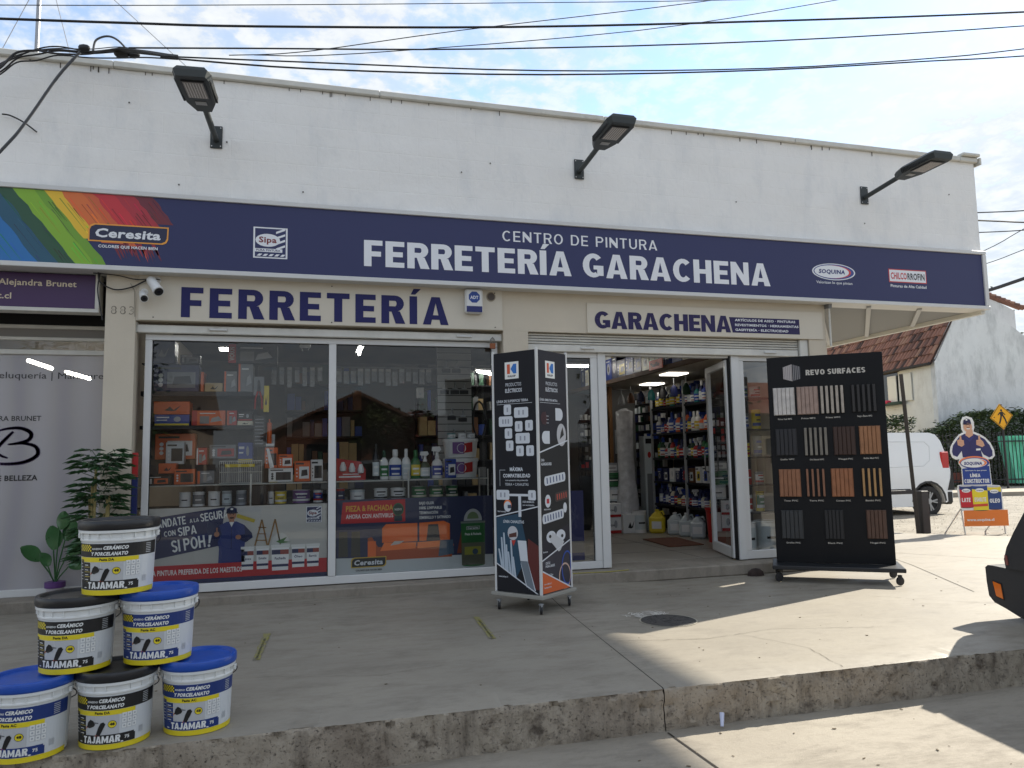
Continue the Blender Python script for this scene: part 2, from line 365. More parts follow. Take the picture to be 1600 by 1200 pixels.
# ================================================================ SETTING
def concrete(name, c, dark, light, rough, streak, pits=0, bumpd=.004):
    """trowelled concrete: cloudy tone, streaks, fine grit and small pits"""
    m = bpy.data.materials.new(name); m.use_nodes = True; t = m.node_tree; L = t.links.new; p = t.nodes['Principled BSDF']; MATS[name] = m
    tc = t.nodes.new('ShaderNodeTexCoord')
    def nz(scale, det, ro, sc=(1,1,1), dist=0):
        mp = t.nodes.new('ShaderNodeMapping'); mp.inputs['Scale'].default_value = sc; mp.inputs['Rotation'].default_value = (0,0,.25); L(tc.outputs['Object'], mp.inputs[0])
        n = t.nodes.new('ShaderNodeTexNoise'); n.inputs['Scale'].default_value = scale; n.inputs['Detail'].default_value = det; n.inputs['Roughness'].default_value = ro; n.inputs['Distortion'].default_value = dist; L(mp.outputs[0], n.inputs[0]); return n.outputs[0]
    def rg(src, a, b, c_, d):
        r = t.nodes.new('ShaderNodeMapRange'); [setattr(r.inputs[i+1], 'default_value', v) for i, v in enumerate((a,b,c_,d))]; L(src, r.inputs[0]); return r.outputs[0]
    def mixc(f, A, B):
        x = t.nodes.new('ShaderNodeMix'); x.data_type = 'RGBA'; L(f, x.inputs[0])
        for i, q in ((6,A),(7,B)):
            if isinstance(q, tuple): x.inputs[i].default_value = (*q, 1)
            else: L(q, x.inputs[i])
        return x.outputs[2]
    cloud = nz(.9, 8, .62, (1,1,1), .3); st = nz(2.1, 10, .74, streak, .15); grit = nz(160, 3, .6); mid = nz(11, 8, .75, (1,1.5,1), .1)
    o = mixc(rg(cloud, .35, .68, 0, 1), c, light); o = mixc(rg(st, .48, .78, 0, .8), o, dark); o = mixc(rg(mid, .56, .74, 0, .4), o, dark); fl = nz(70, 4, .7, (1,1.6,1)); o = mixc(rg(fl, .60, .72, 0, .35), o, dark)
    o = mixc(rg(grit, .62, .75, 0, .35), o, tuple(x*.45 for x in c))
    h = mid
    if pits:
        pz = nz(58, 6, .8, (1,1,1.2)); pm = rg(pz, .575, .65, 0, .9); o = mixc(pm, o, tuple(x*.30 for x in dark)); vs_ = nz(5.5, 7, .7, (1,1,.16)); o = mixc(rg(vs_, .50, .70, 0, .75), o, tuple(x*.5 for x in dark))
        big = nz(7, 6, .7, (1,1,1.2)); o = mixc(rg(big, .54, .68, 0, .9), o, tuple(x*.6 for x in dark))
        mm = t.nodes.new('ShaderNodeMath'); mm.operation = 'SUBTRACT'; L(mid, mm.inputs[0]); L(pm, mm.inputs[1]); h = mm.outputs[0]
    L(o, p.inputs['Base Color']); L(rg(st, .3, .7, rough-.15, rough+.12), p.inputs['Roughness'])
    ad = t.nodes.new('ShaderNodeMath'); ad.operation = 'MULTIPLY_ADD'; L(grit, ad.inputs[0]); ad.inputs[1].default_value = .25; L(h, ad.inputs[2])
    bp = t.nodes.new('ShaderNodeBump'); bp.inputs['Strength'].default_value = .7; bp.inputs['Distance'].default_value = bumpd; L(ad.outputs[0], bp.inputs['Height']); L(bp.outputs[0], p.inputs['Normal'])
    return m
M_conc = concrete('worn_concrete', S(136,129,117), S(104,97,87), S(150,143,130), .6, (1,2.2,1), bumpd=.003)
M_conc2 = concrete('street_concrete', S(138,130,117), S(98,91,81), S(152,144,130), .75, (1,3,1), bumpd=.006)
M_kerb = concrete('rough_kerb_concrete', S(156,144,128), S(108,95,82), S(172,162,145), .88, (1,1,.7), pits=1, bumpd=.02)
M_ledge = concrete('ledge_concrete', S(134,126,114), S(94,86,76), S(146,138,126), .8, (2,1,1), bumpd=.012)
M_gap = mat('dirt_in_joint', S(52,46,40), .95)
def fnoise(x, y, z=0): return N_.fractal(Vector((x, y, z)), .8, 2.1, 5)
def edge(x): return .004 + .014*max(0, fnoise(x*3.1, 1.7)) + .03*max(0, fnoise(x*9, 5.2)-.18)+.006*abs(fnoise(x*31,2.2))
def gz(x, y):
    a = max(0, min(1, (y-6.3)/1.1)); b = max(0, min(1, (3.6-x)/1.6))
    return .045*a*a*(3-2*a)*b
def xj(y): return 1.985+(y-4)*.1
def slab(x0f, x1f, ys, nx):
    b = MB(); vs = []; k = nx+1
    for j, y in enumerate(ys):
        for i in range(k):
            x = x0f(y)+(x1f(y)-x0f(y))*i/nx
            yy = y+(edge(x) if j == 0 else 0)
            vs.append((x, yy, gz(x, y)+(-.004 if j == 0 else 0)))
    b.add(vs, [(j*k+i, j*k+i+1, (j+1)*k+i+1, (j+1)*k+i) for j in range(len(ys)-1) for i in range(nx)], M_conc, True)
    return b, vs[:k]
ysl = [4.0, 4.02, 4.3, 4.8, 5.4, 6.0, 6.3, 6.5, 6.7, 6.9, 7.1, 7.3, 7.6]
def kerbface(b, row):
    """broken front face of the raised pavement"""
    vs = []; k = len(row); zs = [0, -.012, -.035, -.065, -.1, -.135, -.17, -.2, -.24]
    for j, z in enumerate(zs):
        for i, p in enumerate(row):
            d = 0 if j == 0 else (.012*fnoise(p[0]*7, z*9, 3)+.04*min(0, fnoise(p[0]*17, z*17, 8)+.10)) 
            yy = p[1] if j == 0 else 4.0+(p[1]-4)*(.45 if j == 1 else .1)-d
            vs.append((p[0], yy, p[2]+z if j == 0 else z))
    b.add(vs, [(j*k+i, (j+1)*k+i, (j+1)*k+i+1, j*k+i+1) for j in range(len(zs)-1) for i in range(k-1)], M_kerb, True)
b, row = slab(lambda y: -12, lambda y: xj(y)-.003, ysl, 560); kerbface(b, row)
struct(b.build('raised_pavement', recalc=False))
xr = lambda y: 10.35+(9.06-y)*1.0
b, row = slab(lambda y: xj(y)+.003, xr, ysl, 520); kerbface(b, row)
struct(b.build('raised_pavement', recalc=False))
b = MB(); b.face([(6.0,7.6,0),(xr(7.6),7.6,0),(10.35,9.06,0),(8.2,11.2,0),(6.0,11.2,0)], M_conc)
b.face([(10.35,9.06,0),(15.4,4.0,0),(15.4,4.0,-.2),(10.35,9.06,-.2)], M_kerb); b.face([(8.2,11.2,0),(10.35,9.06,0),(10.35,9.06,-.2),(8.2,11.2,-.2)], M_kerb)
struct(b.build('side_pavement', recalc=False))
b = MB(); b.box(1.9,4.05,-.2,2.4,7.4,-.02, M_gap); struct(b.build('joint_bed'))
# thin saw cut lines on the right part
b = MB()
for (xa,ya,xb,yb) in ((6.0,5.7,6.79,7.27),(6.79,7.27,7.6,9.2),(6.9,8.9,9.0,6.0),(9.0,6.0,10.6,3.99+.1)):
    d = Vector((xb-xa,yb-ya)).normalized(); p = Vector((-d.y,d.x))*.004
    b.face([(xa-p.x,ya-p.y,.003),(xb-p.x,yb-p.y,.003),(xb+p.x,yb+p.y,.003),(xa+p.x,ya+p.y,.003)], M_gap)
struct(b.build('pavement_joint_lines', recalc=False))
# street in front, ground to the horizon, side street
b = MB(); b.face([(-400,-400,-.234),(400,-400,-.234),(400,400,-.234),(-400,400,-.234)], mat('far_ground', S(112,106,96), .9, var=.2, vscale=.2)); struct(b.build('ground', recalc=False))
b = MB(); b.face([(-14,-2.5,-.23),(16,-2.5,-.23),(16,4.05,-.23),(-14,4.05,-.23)], M_conc2); struct(b.build('street', recalc=False))
b = MB()
for (xa,ya,xb,yb) in ((1.985,3.97,2.02,1.2),(6.4,3.97,6.6,1.2),(-2.5,3.97,-2.4,1.2)):
    b.face([(xa-.006,ya,-.2265),(xb-.006,yb,-.2265),(xb+.006,yb,-.2265),(xa+.006,ya,-.2265)], M_gap)
struct(b.build('street_joint_lines', recalc=False))
b = MB(); b.face([(-40,-9,-.226),(40,-9,-.226),(40,-2.5,-.226),(-40,-2.5,-.226)], mat('asphalt', S(70,68,66), .9, var=.2, vscale=3, bump=.5, bscale=90)); struct(b.build('road', recalc=False))
M_grav = concrete('gravel_cobble', S(132,126,115), S(104,98,89), S(146,139,127), .9, (1,1,1), bumpd=.03)
b = MB(); b.face([(6,9,-.06),(10.3,8.4,-.06),(14.9,3.9,-.06),(60,3.9,-.06),(60,60,-.06),(6,60,-.06)], M_grav); struct(b.build('side_street', recalc=False))
# loose stones on the side street
b = MB()
for _ in range(2600):
    t = random.random(); x = random.uniform(9,22); y = random.uniform(9.2,18)
    if x+y < 19.8: continue
    r = random.uniform(.006,.02); a = random.uniform(0,6)
    pts = [(x+r*math.cos(a+k*1.26)*random.uniform(.7,1.1), y+r*math.sin(a+k*1.26)*random.uniform(.7,1.1), -.062) for k in range(5)]
    top = (x, y, -.06+r*.7)
    for k in range(5): b.face([pts[k], pts[(k+1)%5], top])
o = b.build('loose_gravel', mat('pale_stone', S(128,122,112), .85, var=.2, vscale=3), recalc=False); tag(o, 'loose pale gravel stones strewn over the side street', 'gravel', kind='stuff')
dL = Vector((.182,.983,0)); dR = Vector((.983,-.182,0)); K0 = Vector((18.6,17.9,0))
def far(s, t, z): return K0+dR*s+dL*t+Vector((0,0,z))
M_side = mat('far_sidewalk_concrete', S(150,142,128), .85, var=.15, vscale=2)
b = MB()
vs = [far(-14,0,-.07),far(30,0,-.07),far(30,3.4,-.07),far(-14,3.4,-.07),far(-14,0,.06),far(30,0,.06),far(30,3.4,.06),far(-14,3.4,.06)]
b.add(vs, [(4,5,6,7),(0,1,5,4)], M_side); struct(b.build('far_sidewalk', recalc=False))
b = MB(); b.face([far(-14,3.4,.05),far(30,3.4,.05),far(30,6,.05),far(-14,6,.05)], mat('garden_soil', S(84,84,52), .95, var=.3, vscale=4)); struct(b.build('garden_ground', recalc=False))

# ================================================================ SHOP BUILDING
M_plaster = mat('white_painted_plaster', S(236,235,232), .75, var=.035, vscale=1.1, bump=.6, bscale=15, stain=(S(214,216,217), 1.7, .5, .85, (1.6,1,.6)))
_t = M_plaster.node_tree; _p = _t.nodes['Principled BSDF']; _tc = _t.nodes.new('ShaderNodeTexCoord'); _sx = _t.nodes.new('ShaderNodeSeparateXYZ'); _cx = _t.nodes.new('ShaderNodeCombineXYZ')
_t.links.new(_tc.outputs['Object'], _sx.inputs[0]); _t.links.new(_sx.outputs[0], _cx.inputs[0]); _t.links.new(_sx.outputs[2], _cx.inputs[1])
_b = _t.nodes.new('ShaderNodeTexBrick'); _b.inputs['Scale'].default_value = 1; _b.inputs['Brick Width'].default_value = .4; _b.inputs['Row Height'].default_value = .2; _b.inputs['Mortar Size'].default_value = .008; _b.inputs['Mortar Smooth'].default_value = 1
_b.inputs['Color1'].default_value = (1,1,1,1); _b.inputs['Color2'].default_value = (.93,.93,.93,1); _b.inputs['Mortar'].default_value = (.2,.2,.2,1)
_t.links.new(_cx.outputs[0], _b.inputs[0]); _bp = _t.nodes.new('ShaderNodeBump'); _bp.inputs['Strength'].default_value = .2; _bp.inputs['Distance'].default_value = .012
_t.links.new(_b.outputs[0], _bp.inputs['Height']); _old = _p.inputs['Normal'].links[0].from_node; _t.links.new(_old.outputs[0], _bp.inputs['Normal']); _t.links.new(_bp.outputs[0], _p.inputs['Normal'])
M_wall = mat('cream_painted_wall', S(198,188,170), .75, var=.05, vscale=2, bump=.25, bscale=30)
M_alu = mat('white_aluminium', S(206,206,204), .38, var=.03, vscale=3)
M_alu2 = mat('old_white_metal', S(204,202,194), .5, var=.1, vscale=5, stain=(S(120,108,92), 6, .6, .85, (.4,1,1)))
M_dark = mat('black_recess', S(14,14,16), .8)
M_grey = mat('grey_soffit', S(128,130,132), .7, var=.04, vscale=2)
BL = (-1.45, 7.5, 0)
shop = thing('shop_building', 'white plastered single storey corner shop building with flat parapet roof', 'building', BL)
def part(name, fn, m=None, par=shop, label=None):
    b = MB(); fn(b); o = b.build(name, m, par, world=True)
    if label: o['label'] = label
    return o
# upper wall as a slightly wavy plaster sheet with thickness
def upper(b):
    nx, nz = 220, 22; vs = []
    for j in range(nz+1):
        for i in range(nx+1):
            x = -9+17.33*i/nx; z = 3.80+1.17*j/nz
            vs.append((x, 7.42+.006*fnoise(x*.9, z*2)+.0035*fnoise(x*4, z*6), z))
    k = nx+1
    b.add(vs, [(j*k+i, j*k+i+1, (j+1)*k+i+1, (j+1)*k+i) for j in range(nz) for i in range(nx)], M_plaster, True)
    b.face([(8.33,7.42,3.8),(8.33,14,3.8),(8.33,14,4.94),(8.33,7.42,4.94)], M_plaster)
    b.face([(-9,7.6,4.94),(8.33,7.6,4.94),(8.33,7.42,4.94),(-9,7.42,4.94)], M_plaster)
    b.face([(-9,7.42,3.8),(8.33,7.42,3.8),(8.33,7.6,3.8),(-9,7.6,3.8)], M_plaster)
    b.face([(-9,7.6,3.8),(8.33,7.6,3.8),(8.33,7.6,4.94),(-9,7.6,4.94)], M_plaster)
    b.face([(-9,14,3.06),(8.33,14,3.06),(8.33,14,4.94),(-9,14,4.94)], M_plaster)
    b.face([(8.33,7.6,3.06),(8.33,14,3.06),(8.33,14,3.8),(8.33,7.6,3.8)], M_plaster)
part('upper_wall', upper)
def coping(b):
    x = -9.0
    while x < 8.3:
        x1 = min(x+2.44, 8.36); dz = random.uniform(-.004,.004)
        b.box(x+.002,7.375+random.uniform(-.004,.004),4.972+dz,x1-.002,7.66,5.03+dz, M_alu2, b=.006); x = x1
    b.box(8.10,7.34,5.035,8.37,7.45,5.075, M_alu2, Matrix.Rotation(R(0),4,'X'), b=.01)
    b.box(8.37,7.36,4.94,8.40,14,5.03, M_alu2, b=.005)
part('coping', coping)
part('roof_slab', lambda b: b.box(-9,7.61,4.55,8.32,14,4.62, mat('roof_grey', S(120,118,115), .9)))
part('nail_row', lambda b: [b.box(x,7.412,4.94+random.uniform(-.02,.015),x+.006,7.425,4.972, mat('rust_mark', S(96,90,84), .9)) for x in [random.uniform(-2.4,8) for _ in range(40)]])['kind'] = 'stuff'
# lower walls
def lower(b):
    b.box(-1.70,7.5,0,-1.45,7.80,3.07, M_wall)          # left pillar
    b.box(-1.449,7.502,2.63,6.0,7.80,3.07, M_wall)       # band over the openings
    b.box(2.04,7.5,0,2.31,7.80,2.629, M_wall)
    b.box(5.76,7.5,0,6.0,7.80,2.629, M_wall)
    b.box(5.88,7.801,0,6.0,13.2,3.07, M_wall)            # side wall
    b.box(-1.70,7.801,0,-1.58,13.2,3.07, M_wall)
part('ground_floor_wall', lower)
part('ledge', lambda b: (b.box(-1.449,7.38,0,2.04,7.95,.125, M_ledge, b=.012), b.box(2.31,7.36,0,5.76,7.95,.12, M_ledge, b=.012), b.box(-9,7.66,0,-1.70,8.4,.14, M_ledge, b=.012)))
def soff(b):
    b.box(6.005,7.43,3.062,8.33,14,3.10, M_grey)
    b.box(-9,7.62,3.072,6.0,14,3.10, M_grey)
    b.box(6.005,7.43,3.0,6.05,14,3.061, M_grey)          # edge trims
    b.box(8.27,7.43,3.01,8.34,14,3.061, mat('soffit_trim', S(205,205,200), .5))
part('soffit', soff)
for k in range(4):
    x0 = 5.09+.75*k
    def rib(b, x0=x0):
        a = max(x0, 6.06); y0 = 7.45+(a-x0); L = min(8.26-a, (14-y0)/1.18)
        if L <= .1: return
        d = Vector((1,1.18,0)).normalized(); p = Vector((-1.18,1,0)).normalized()*.026
        A = Vector((a,y0,0)); B = A+Vector((L,L*1.18,0))
        pts = [A-p, B-p, B+p, A+p]
        b.add([(q.x,q.y,3.03) for q in pts]+[(q.x,q.y,3.0605) for q in pts], [(0,1,2,3),(0,4,5,1),(1,5,6,2),(2,6,7,3),(3,7,4,0)], mat('soffit_rib', S(176,178,180), .6))
    part('soffit_rib', rib)
part('drain_pipe', lambda b: b.tube([(6.03,7.46,3.06),(6.03,7.46,2.55)], .012, M_alu2))
# house number scratched in the pillar
p = Print(); ink_n = ink(120,112,100)
for i, ch in enumerate('883'):
    p.text(ch, -1.655+i*.075, 2.68, .075, ink_n, bold=.005)
    p.text(ch, -1.648+i*.075, 2.6875, .060, mat('cream_painted_wall', (0,0,0)), bold=-.012, layer=3, w=.030)
p.build('house_number', shop, (lambda f: (lambda u,v,h: f(u,v,h)-Vector(BL)))(front(7.4995)))

def local(o, f):
    L = Vector(o.location)
    return lambda u,v,h: f(u,v,h)-L
# ---------------------------------------------------------------- shutters above the openings
def shutter(x0, x1, z0, z1, n, label):
    t = thing('roller_shutter', label, 'shutter', (x0,7.56,z0))
    part('bottom_bar', lambda b: b.box(x0+.004,7.545,z0,x1-.004,7.60,z0+.075, M_alu2, b=.006), par=t)
    h = (z1-z0-.08)/max(n,1)
    for i in range(n):
        z = z0+.08+i*h
        part('slat', lambda b, z=z: b.prism([(7.553,z+.003),(7.546,z+h*.5),(7.555,z+h-.006),(7.60,z+h-.006),(7.60,z+.003)], x0+.004, x1-.004, M_alu2, 'x'), par=t)
    for xx in (x0+(x1-x0)*.18, x0+(x1-x0)*.86):
        part('pull_handle', lambda b, xx=xx: (b.box(xx,7.525,z0+.03,xx+.16,7.544,z0+.052, M_alu, b=.006)), par=t)
    part('side_rail', lambda b: b.box(x0-.004,7.53,z0-.0,x0+.003,7.62,z1-.003, M_alu2), par=t)
    return t
shutter(-1.449, 2.04, 2.525, 2.625, 0, 'closed up roller shutter bar above the left display window')
shutter(2.31, 5.64, 2.43, 2.628, 4, 'ribbed roller shutter rolled up above the shop entrance')
part('shutter_box', lambda b: b.box(5.645,7.52,2.42,5.757,7.72,2.628, M_alu2, b=.006))
# padlock hanging on the left shutter
t = thing('padlock', 'rusty padlock hanging at the right end of the left shutter bar', 'padlock', (1.93,7.53,2.50))
part('lock_body', lambda b: b.box(1.90,7.515,2.44,1.96,7.54,2.50, mat('rust_brass', S(140,84,52), .5, .4, var=.2, vscale=30), b=.006), par=t)
part('shackle', lambda b: b.tube([(1.915,7.528,2.5),(1.912,7.528,2.54),(1.93,7.528,2.56),(1.948,7.528,2.54),(1.945,7.528,2.5)], .006, mat('dull_steel', S(110,108,104), .4, .8), 6), par=t)

# ---------------------------------------------------------------- windows and door frames
M_glass = glassmat('window_glass')
def win(name, label, x0, x1, z0, z1, mull=None, fb=.075, fs=.06, ft=.055, cat='window', y=7.6):
    t = thing(name, label, cat, (x0,y,z0))
    def fr(b):
        b.box(x0,y,z0,x1,y+.06,z0+fb, M_alu, b=.004); b.box(x0,y,z1-ft,x1,y+.06,z1, M_alu, b=.004)
        b.box(x0,y+.001,z0+fb+.0005,x0+fs,y+.059,z1-ft-.0005, M_alu, b=.004); b.box(x1-fs,y+.001,z0+fb+.0005,x1,y+.059,z1-ft-.0005, M_alu, b=.004)
    part('frame', fr, par=t)
    xs = [x0+fs]
    if mull: part('mullion', lambda b: b.box(mull-.036,y-.004,z0+fb+.0005,mull+.036,y+.058,z1-ft-.0005, M_alu, b=.004), par=t); xs += [mull-.036, mull+.036]
    xs += [x1-fs]
    for i in range(0, len(xs), 2):
        part('pane', lambda b, i=i: b.face([(xs[i],y+.03,z0+fb),(xs[i+1],y+.03,z0+fb),(xs[i+1],y+.03,z1-ft),(xs[i],y+.03,z1-ft)], M_glass), par=t)
        g = .012; a0, a1, c0, c1 = xs[i], xs[i+1], z0+fb, z1-ft
        part('gasket', lambda b: (b.box(a0,y+.02,c0,a0+g*.5,y+.029,c1, M_dark), b.box(a1-g*.5,y+.02,c0,a1,y+.029,c1, M_dark), b.box(a0+g,y+.02,c1-g*.5,a1-g,y+.029,c1, M_dark)), par=t)
    return t
w_main = win('display_window', 'wide two pane display window with white frame under the big blue lettering', -1.38, 2.0, .135, 2.52, .315)
win('display_window', 'narrow fixed pane between tall switch display stand and open doorway', 2.315, 3.12, .13, 2.43, fs=.08)
win('display_window', 'fixed pane between open doorway and black sample board', 4.86, 5.757, .13, 2.43, fs=.07, fb=.09)
t = thing('glass_door', 'open white framed glass door leaf swung into the shop', 'door', (4.74,7.64,.14), R(-15))
b = MB(); W_, H_ = .86, 2.25
# leaf local: runs along +y from the hinge
b.box(-.025,0,0,.025,.075,H_, M_alu, b=.004); b.box(-.025,W_-.075,0,.025,W_,H_, M_alu, b=.004)
b.box(-.024,.0755,0,.024,W_-.0755,.11, M_alu, b=.004); b.box(-.024,.0755,H_-.075,.024,W_-.0755,H_, M_alu, b=.004); b.build('leaf_frame', None, t)
b = MB(); b.face([(0,.075,.11),(0,W_-.075,.11),(0,W_-.075,H_-.075),(0,.075,H_-.075)], M_glass); b.build('pane', None, t)
b = MB(); b.tube([(-.04,W_-.04,.95),(-.08,W_-.04,.97),(-.08,W_-.04,1.2),(-.04,W_-.04,1.22)], .01, mat('dull_steel', (0,0,0)), 6); b.build('door_handle', None, t)
t = thing('door_frame', 'white aluminium jambs of the shop entrance', 'door frame', (3.12,7.6,.13))
part('jamb', lambda b: b.box(3.122,7.59,.13,3.215,7.70,2.43, M_alu, b=.004), par=t)
part('jamb', lambda b: (b.box(4.76,7.58,.13,4.858,7.70,2.43, M_alu, b=.004), b.box(4.735,7.60,.13,4.757,7.72,2.43, M_dark)), par=t)
part('head', lambda b: b.box(3.216,7.60,2.405,4.734,7.70,2.43, M_alu, b=.004), par=t)
part('red_blue_post', lambda b: (b.box(-1.445,7.53,1.2,-1.40,7.56,1.42, ink(170,40,40)), b.box(-1.445,7.53,.13,-1.40,7.56,1.199, ink(30,42,100))), label='red and blue painted strip beside the window')

# ---------------------------------------------------------------- long blue fascia sign
INK_navy = ink(40,45,90,.5); INK_w = ink(226,228,232,.4); INK_k = ink(24,24,26)
sign = thing('fascia_sign', 'long navy blue fascia sign with white frame and painted rainbow at its left end', 'shop sign', (-9,7.35,3.05))
part('panel', lambda b: b.box(-9,7.362,3.095,8.27,7.60,3.75, INK_navy), par=sign)
def frm(b):
    b.box(-9,7.342,3.751,8.33,7.61,3.795, M_alu, b=.004); b.box(-9,7.342,3.05,8.33,7.61,3.094, M_alu, b=.004); b.box(8.271,7.343,3.0945,8.329,7.61,3.7505, M_alu, b=.004)
part('sign_frame', frm, par=sign)
p = Print(); f = local(sign, front(7.3615))
btext(p, 'CENTRO DE PINTURA', 2.01, 3.545, .112, INK_w, w=1.76, s=.15, gap=.20, space=.5)
btext(p, 'FERRETERÍA GARACHENA', .60, 3.208, .262, INK_w, w=4.58, s=.235, gap=.095, space=.32)
p.build('sign_lettering', sign, f); p = Print()
# dashes of paint: rainbow strokes
cols = [(74,80,160),(46,98,176),(40,112,176),(38,86,110),(44,84,60),(132,176,50),(112,158,48),(228,186,50),(216,112,54),(206,96,56),(196,50,58),(172,46,58),(112,42,54)]
u = -3.3; rr = random.Random(3)
def stroke(u0, w, c, vtop=3.75, vbot=3.095, lay=1, k=-.77):
    pts = []; n = 9; H = vtop-vbot
    sh = lambda v: (vtop-v)*(-k)
    for i in range(n+1):
        v = vtop-H*i/n; pts.append((u0+sh(v)+rr.uniform(-.012,.012), v))
    for i in range(n+1):
        v = vbot+H*i/n; pts.append((u0+w+sh(v)+rr.uniform(-.012,.012), v))
    p.poly(pts, ink(*c), lay)
    for _ in range(7):   # dry bristle marks in a darker and a lighter ink
        v1 = rr.uniform(vbot+.05, vtop-.02); L = rr.uniform(.08,.3); v0 = max(vbot+.01, v1-L); a = u0+rr.uniform(.02,w-.02); ww = rr.uniform(.004,.012)
        cc = [max(0,min(255,int(x*rr.choice((.62,.78,1.16))))) for x in c]
        p.poly([(a+sh(v1),v1),(a+ww+sh(v1),v1),(a+ww*.3+sh(v0),v0),(a+sh(v0),v0)], ink(*cc), lay+1)
x = -3.62
for i, c in enumerate(cols):
    w = [.30,.32,.26,.18,.13,.14,.10,.13,.15,.11,.17,.15,.15][i]
    vb = 3.098 if i < 7 else [3.33,3.30,3.28,3.36,3.40,3.50][i-7]
    stroke(x, w+.02, c, 3.748, vb, lay=1+(i%3)); x += w
# ragged ends at the lower right
for k in range(16):
    a = -1.62+k*.022; v = 3.29+rr.uniform(-.03,.02)
    p.poly([(a,v),(a+.03,v),(a+.07,v-.10-rr.uniform(0,.06)),(a+.055,v-.1)], ink(*rr.choice([(150,44,58),(120,40,54),(196,80,60)])), 2)
# brand badge with orange outline
def badge(p, u0, v0, w, h, slog=True, orange=(232,158,60), dark=(32,36,66), edge=.012, sl=(226,228,232), lay=5):
    def shape(g):
        r = h*.28; pts = [(u0+g, v0+g*1.0)]
        pts += [(u0+w-g-r, v0+g), (u0+w-g-r*.3, v0+g+r*.35), (u0+w-g, v0+g+r)]
        pts += [(u0+w-g+h*.02, v0+h-g), (u0+g+r, v0+h-g), (u0+g+r*.3, v0+h-g-r*.35), (u0+g, v0+h-g-r)]
        return pts
    p.poly(shape(0), ink(*orange), lay); p.poly(shape(edge), ink(*dark), lay+1)
    p.text('Ceresita', u0+w*.08, v0+h*.24, h*.5, INK_w, w=w*.82, bold=.034, shear=.12, layer=lay+2)
    if slog: p.text('COLORES QUE HACEN BIEN', u0+w*.13, v0-h*.33, h*.16, ink(*sl), w=w*.74, bold=.03, layer=lay+2)
p.build('painted_rainbow', sign, f); p = Print(); badge(p, -1.83, 3.31, .66, .165); p.build('brand_badge', sign, f); p = Print()
# square logo of the second brand
def sipa(p, u, v, w, h, lay=2):
    p.rect(u, v, u+w, v+h, INK_w, lay); p.rect(u+w*.05, v+h*.04, u+w*.95, v+h*.96, INK_navy, lay+1)
    for i in range(5):
        p.poly([(u+w*(.1+.17*i),v+h*.07),(u+w*(.2+.17*i),v+h*.07),(u+w*(.27+.17*i),v+h*.14),(u+w*(.17+.17*i),v+h*.14)], INK_w, lay+2)
    for i in range(4):
        p.poly([(u+w*.66,v+h*(.26+.18*i)),(u+w*.93,v+h*(.38+.18*i)),(u+w*.93,v+h*(.45+.18*i)),(u+w*.66,v+h*(.33+.18*i))], INK_w, lay+2)
    p.ell(u+w*.42, v+h*.58, w*.36, h*.21, INK_w, lay+3); p.text('Sipa', u+w*.42, v+h*.5, h*.19, ink(120,40,44), w=w*.52, bold=.03, layer=lay+4, align='c')
    p.rect(u+w*.05, v+h*.2, u+w*.85, v+h*.31, INK_w, lay+3); p.text('PURA PINTURA', u+w*.09, v+h*.225, h*.065, INK_navy, w=w*.7, bold=.02, layer=lay+4)
sipa(p, -.43, 3.235, .31, .30); p.build('brand_badge', sign, f); p = Print()
def soq(p, u, v, a, b, lay=2, orange=False):
    p.ell(u, v, a, b, INK_w if not orange else ink(232,120,70), lay, 28); p.ell(u, v, a*.94, b*.9, ink(58,74,140), lay+1, 28)
    p.ell(u-a*.04, v, a*.84, b*.78, ink(206,66,64), lay+2, 28); p.ell(u-a*.1, v, a*.8, b*.76, INK_w, lay+3, 28)
    p.text('SOQUINA', u-a*.1, v-b*.24, b*.5, ink(36,44,110), w=a*1.22, bold=.045, shear=.15, layer=lay+4, align='c')
soq(p, 6.05, 3.42, .30, .10)
p.text('Valorizan lo que pintan', 5.80, 3.275, .032, INK_w, w=.50, bold=.01)
p.build('brand_badge', sign, f); p = Print(); p.rect(6.83, 3.335, 7.39, 3.50, ink(190,58,62), 2); p.rect(6.842, 3.347, 7.378, 3.488, INK_w, 3)
p.text('CHILCO', 6.86, 3.375, .082, ink(190,44,50), w=.235, bold=.03, layer=4); p.text('RROFIN', 7.105, 3.375, .082, ink(30,30,34), w=.255, bold=.03, layer=4)
p.text('Pinturas de Alta Calidad', 6.85, 3.275, .035, INK_w, w=.53, bold=.022)
p.build('brand_badge', sign, f)

# blue lettering board and white board above the entrance
bd = thing('lettering_board', 'off white board with large dark blue capitals above the display window', 'shop sign', (-1.42,7.49,2.63))
M_board = mat('white_board', S(204,196,180), .55, var=.03, vscale=2)
part('board', lambda b: b.box(-1.425,7.488,2.634,2.03,7.5005,3.05, M_board), par=bd)
INK_b = ink(8,9,84,.6)
p = Print(.0012); btext(p, 'FERRETERÍA', -1.065, 2.668, .285, INK_b, w=2.525, s=.235, gap=.17); p.build('lettering', bd, local(bd, front(7.4878)))
[part('screw', lambda b: b.lathe([(.006,0),(.006,.004)], M_dark, (0,0,0), 8, M=Matrix.Translation((x,7.4875,z)) @ Matrix.Rotation(R(90),4,'X')), par=bd) for x in (-1.3,.3,1.95) for z in (2.66,3.02)]
bd = thing('lettering_board', 'cream board with dark capitals and small navy list above the shop entrance', 'shop sign', (2.98,7.49,2.63))
part('board', lambda b: b.box(2.975,7.488,2.634,5.95,7.5015,2.955, M_board), par=bd)
p = Print(.0012); INK_g = ink(30,20,76,.6)
btext(p, 'GARACHENA', 3.06, 2.682, .190, INK_g, w=1.66, s=.255, gap=.05)
p.build('lettering', bd, local(bd, front(7.4878))); p = Print(.0012); p.poly([(4.74,2.682),(5.63,2.682),(5.63,2.86),(4.70,2.86)], INK_g)
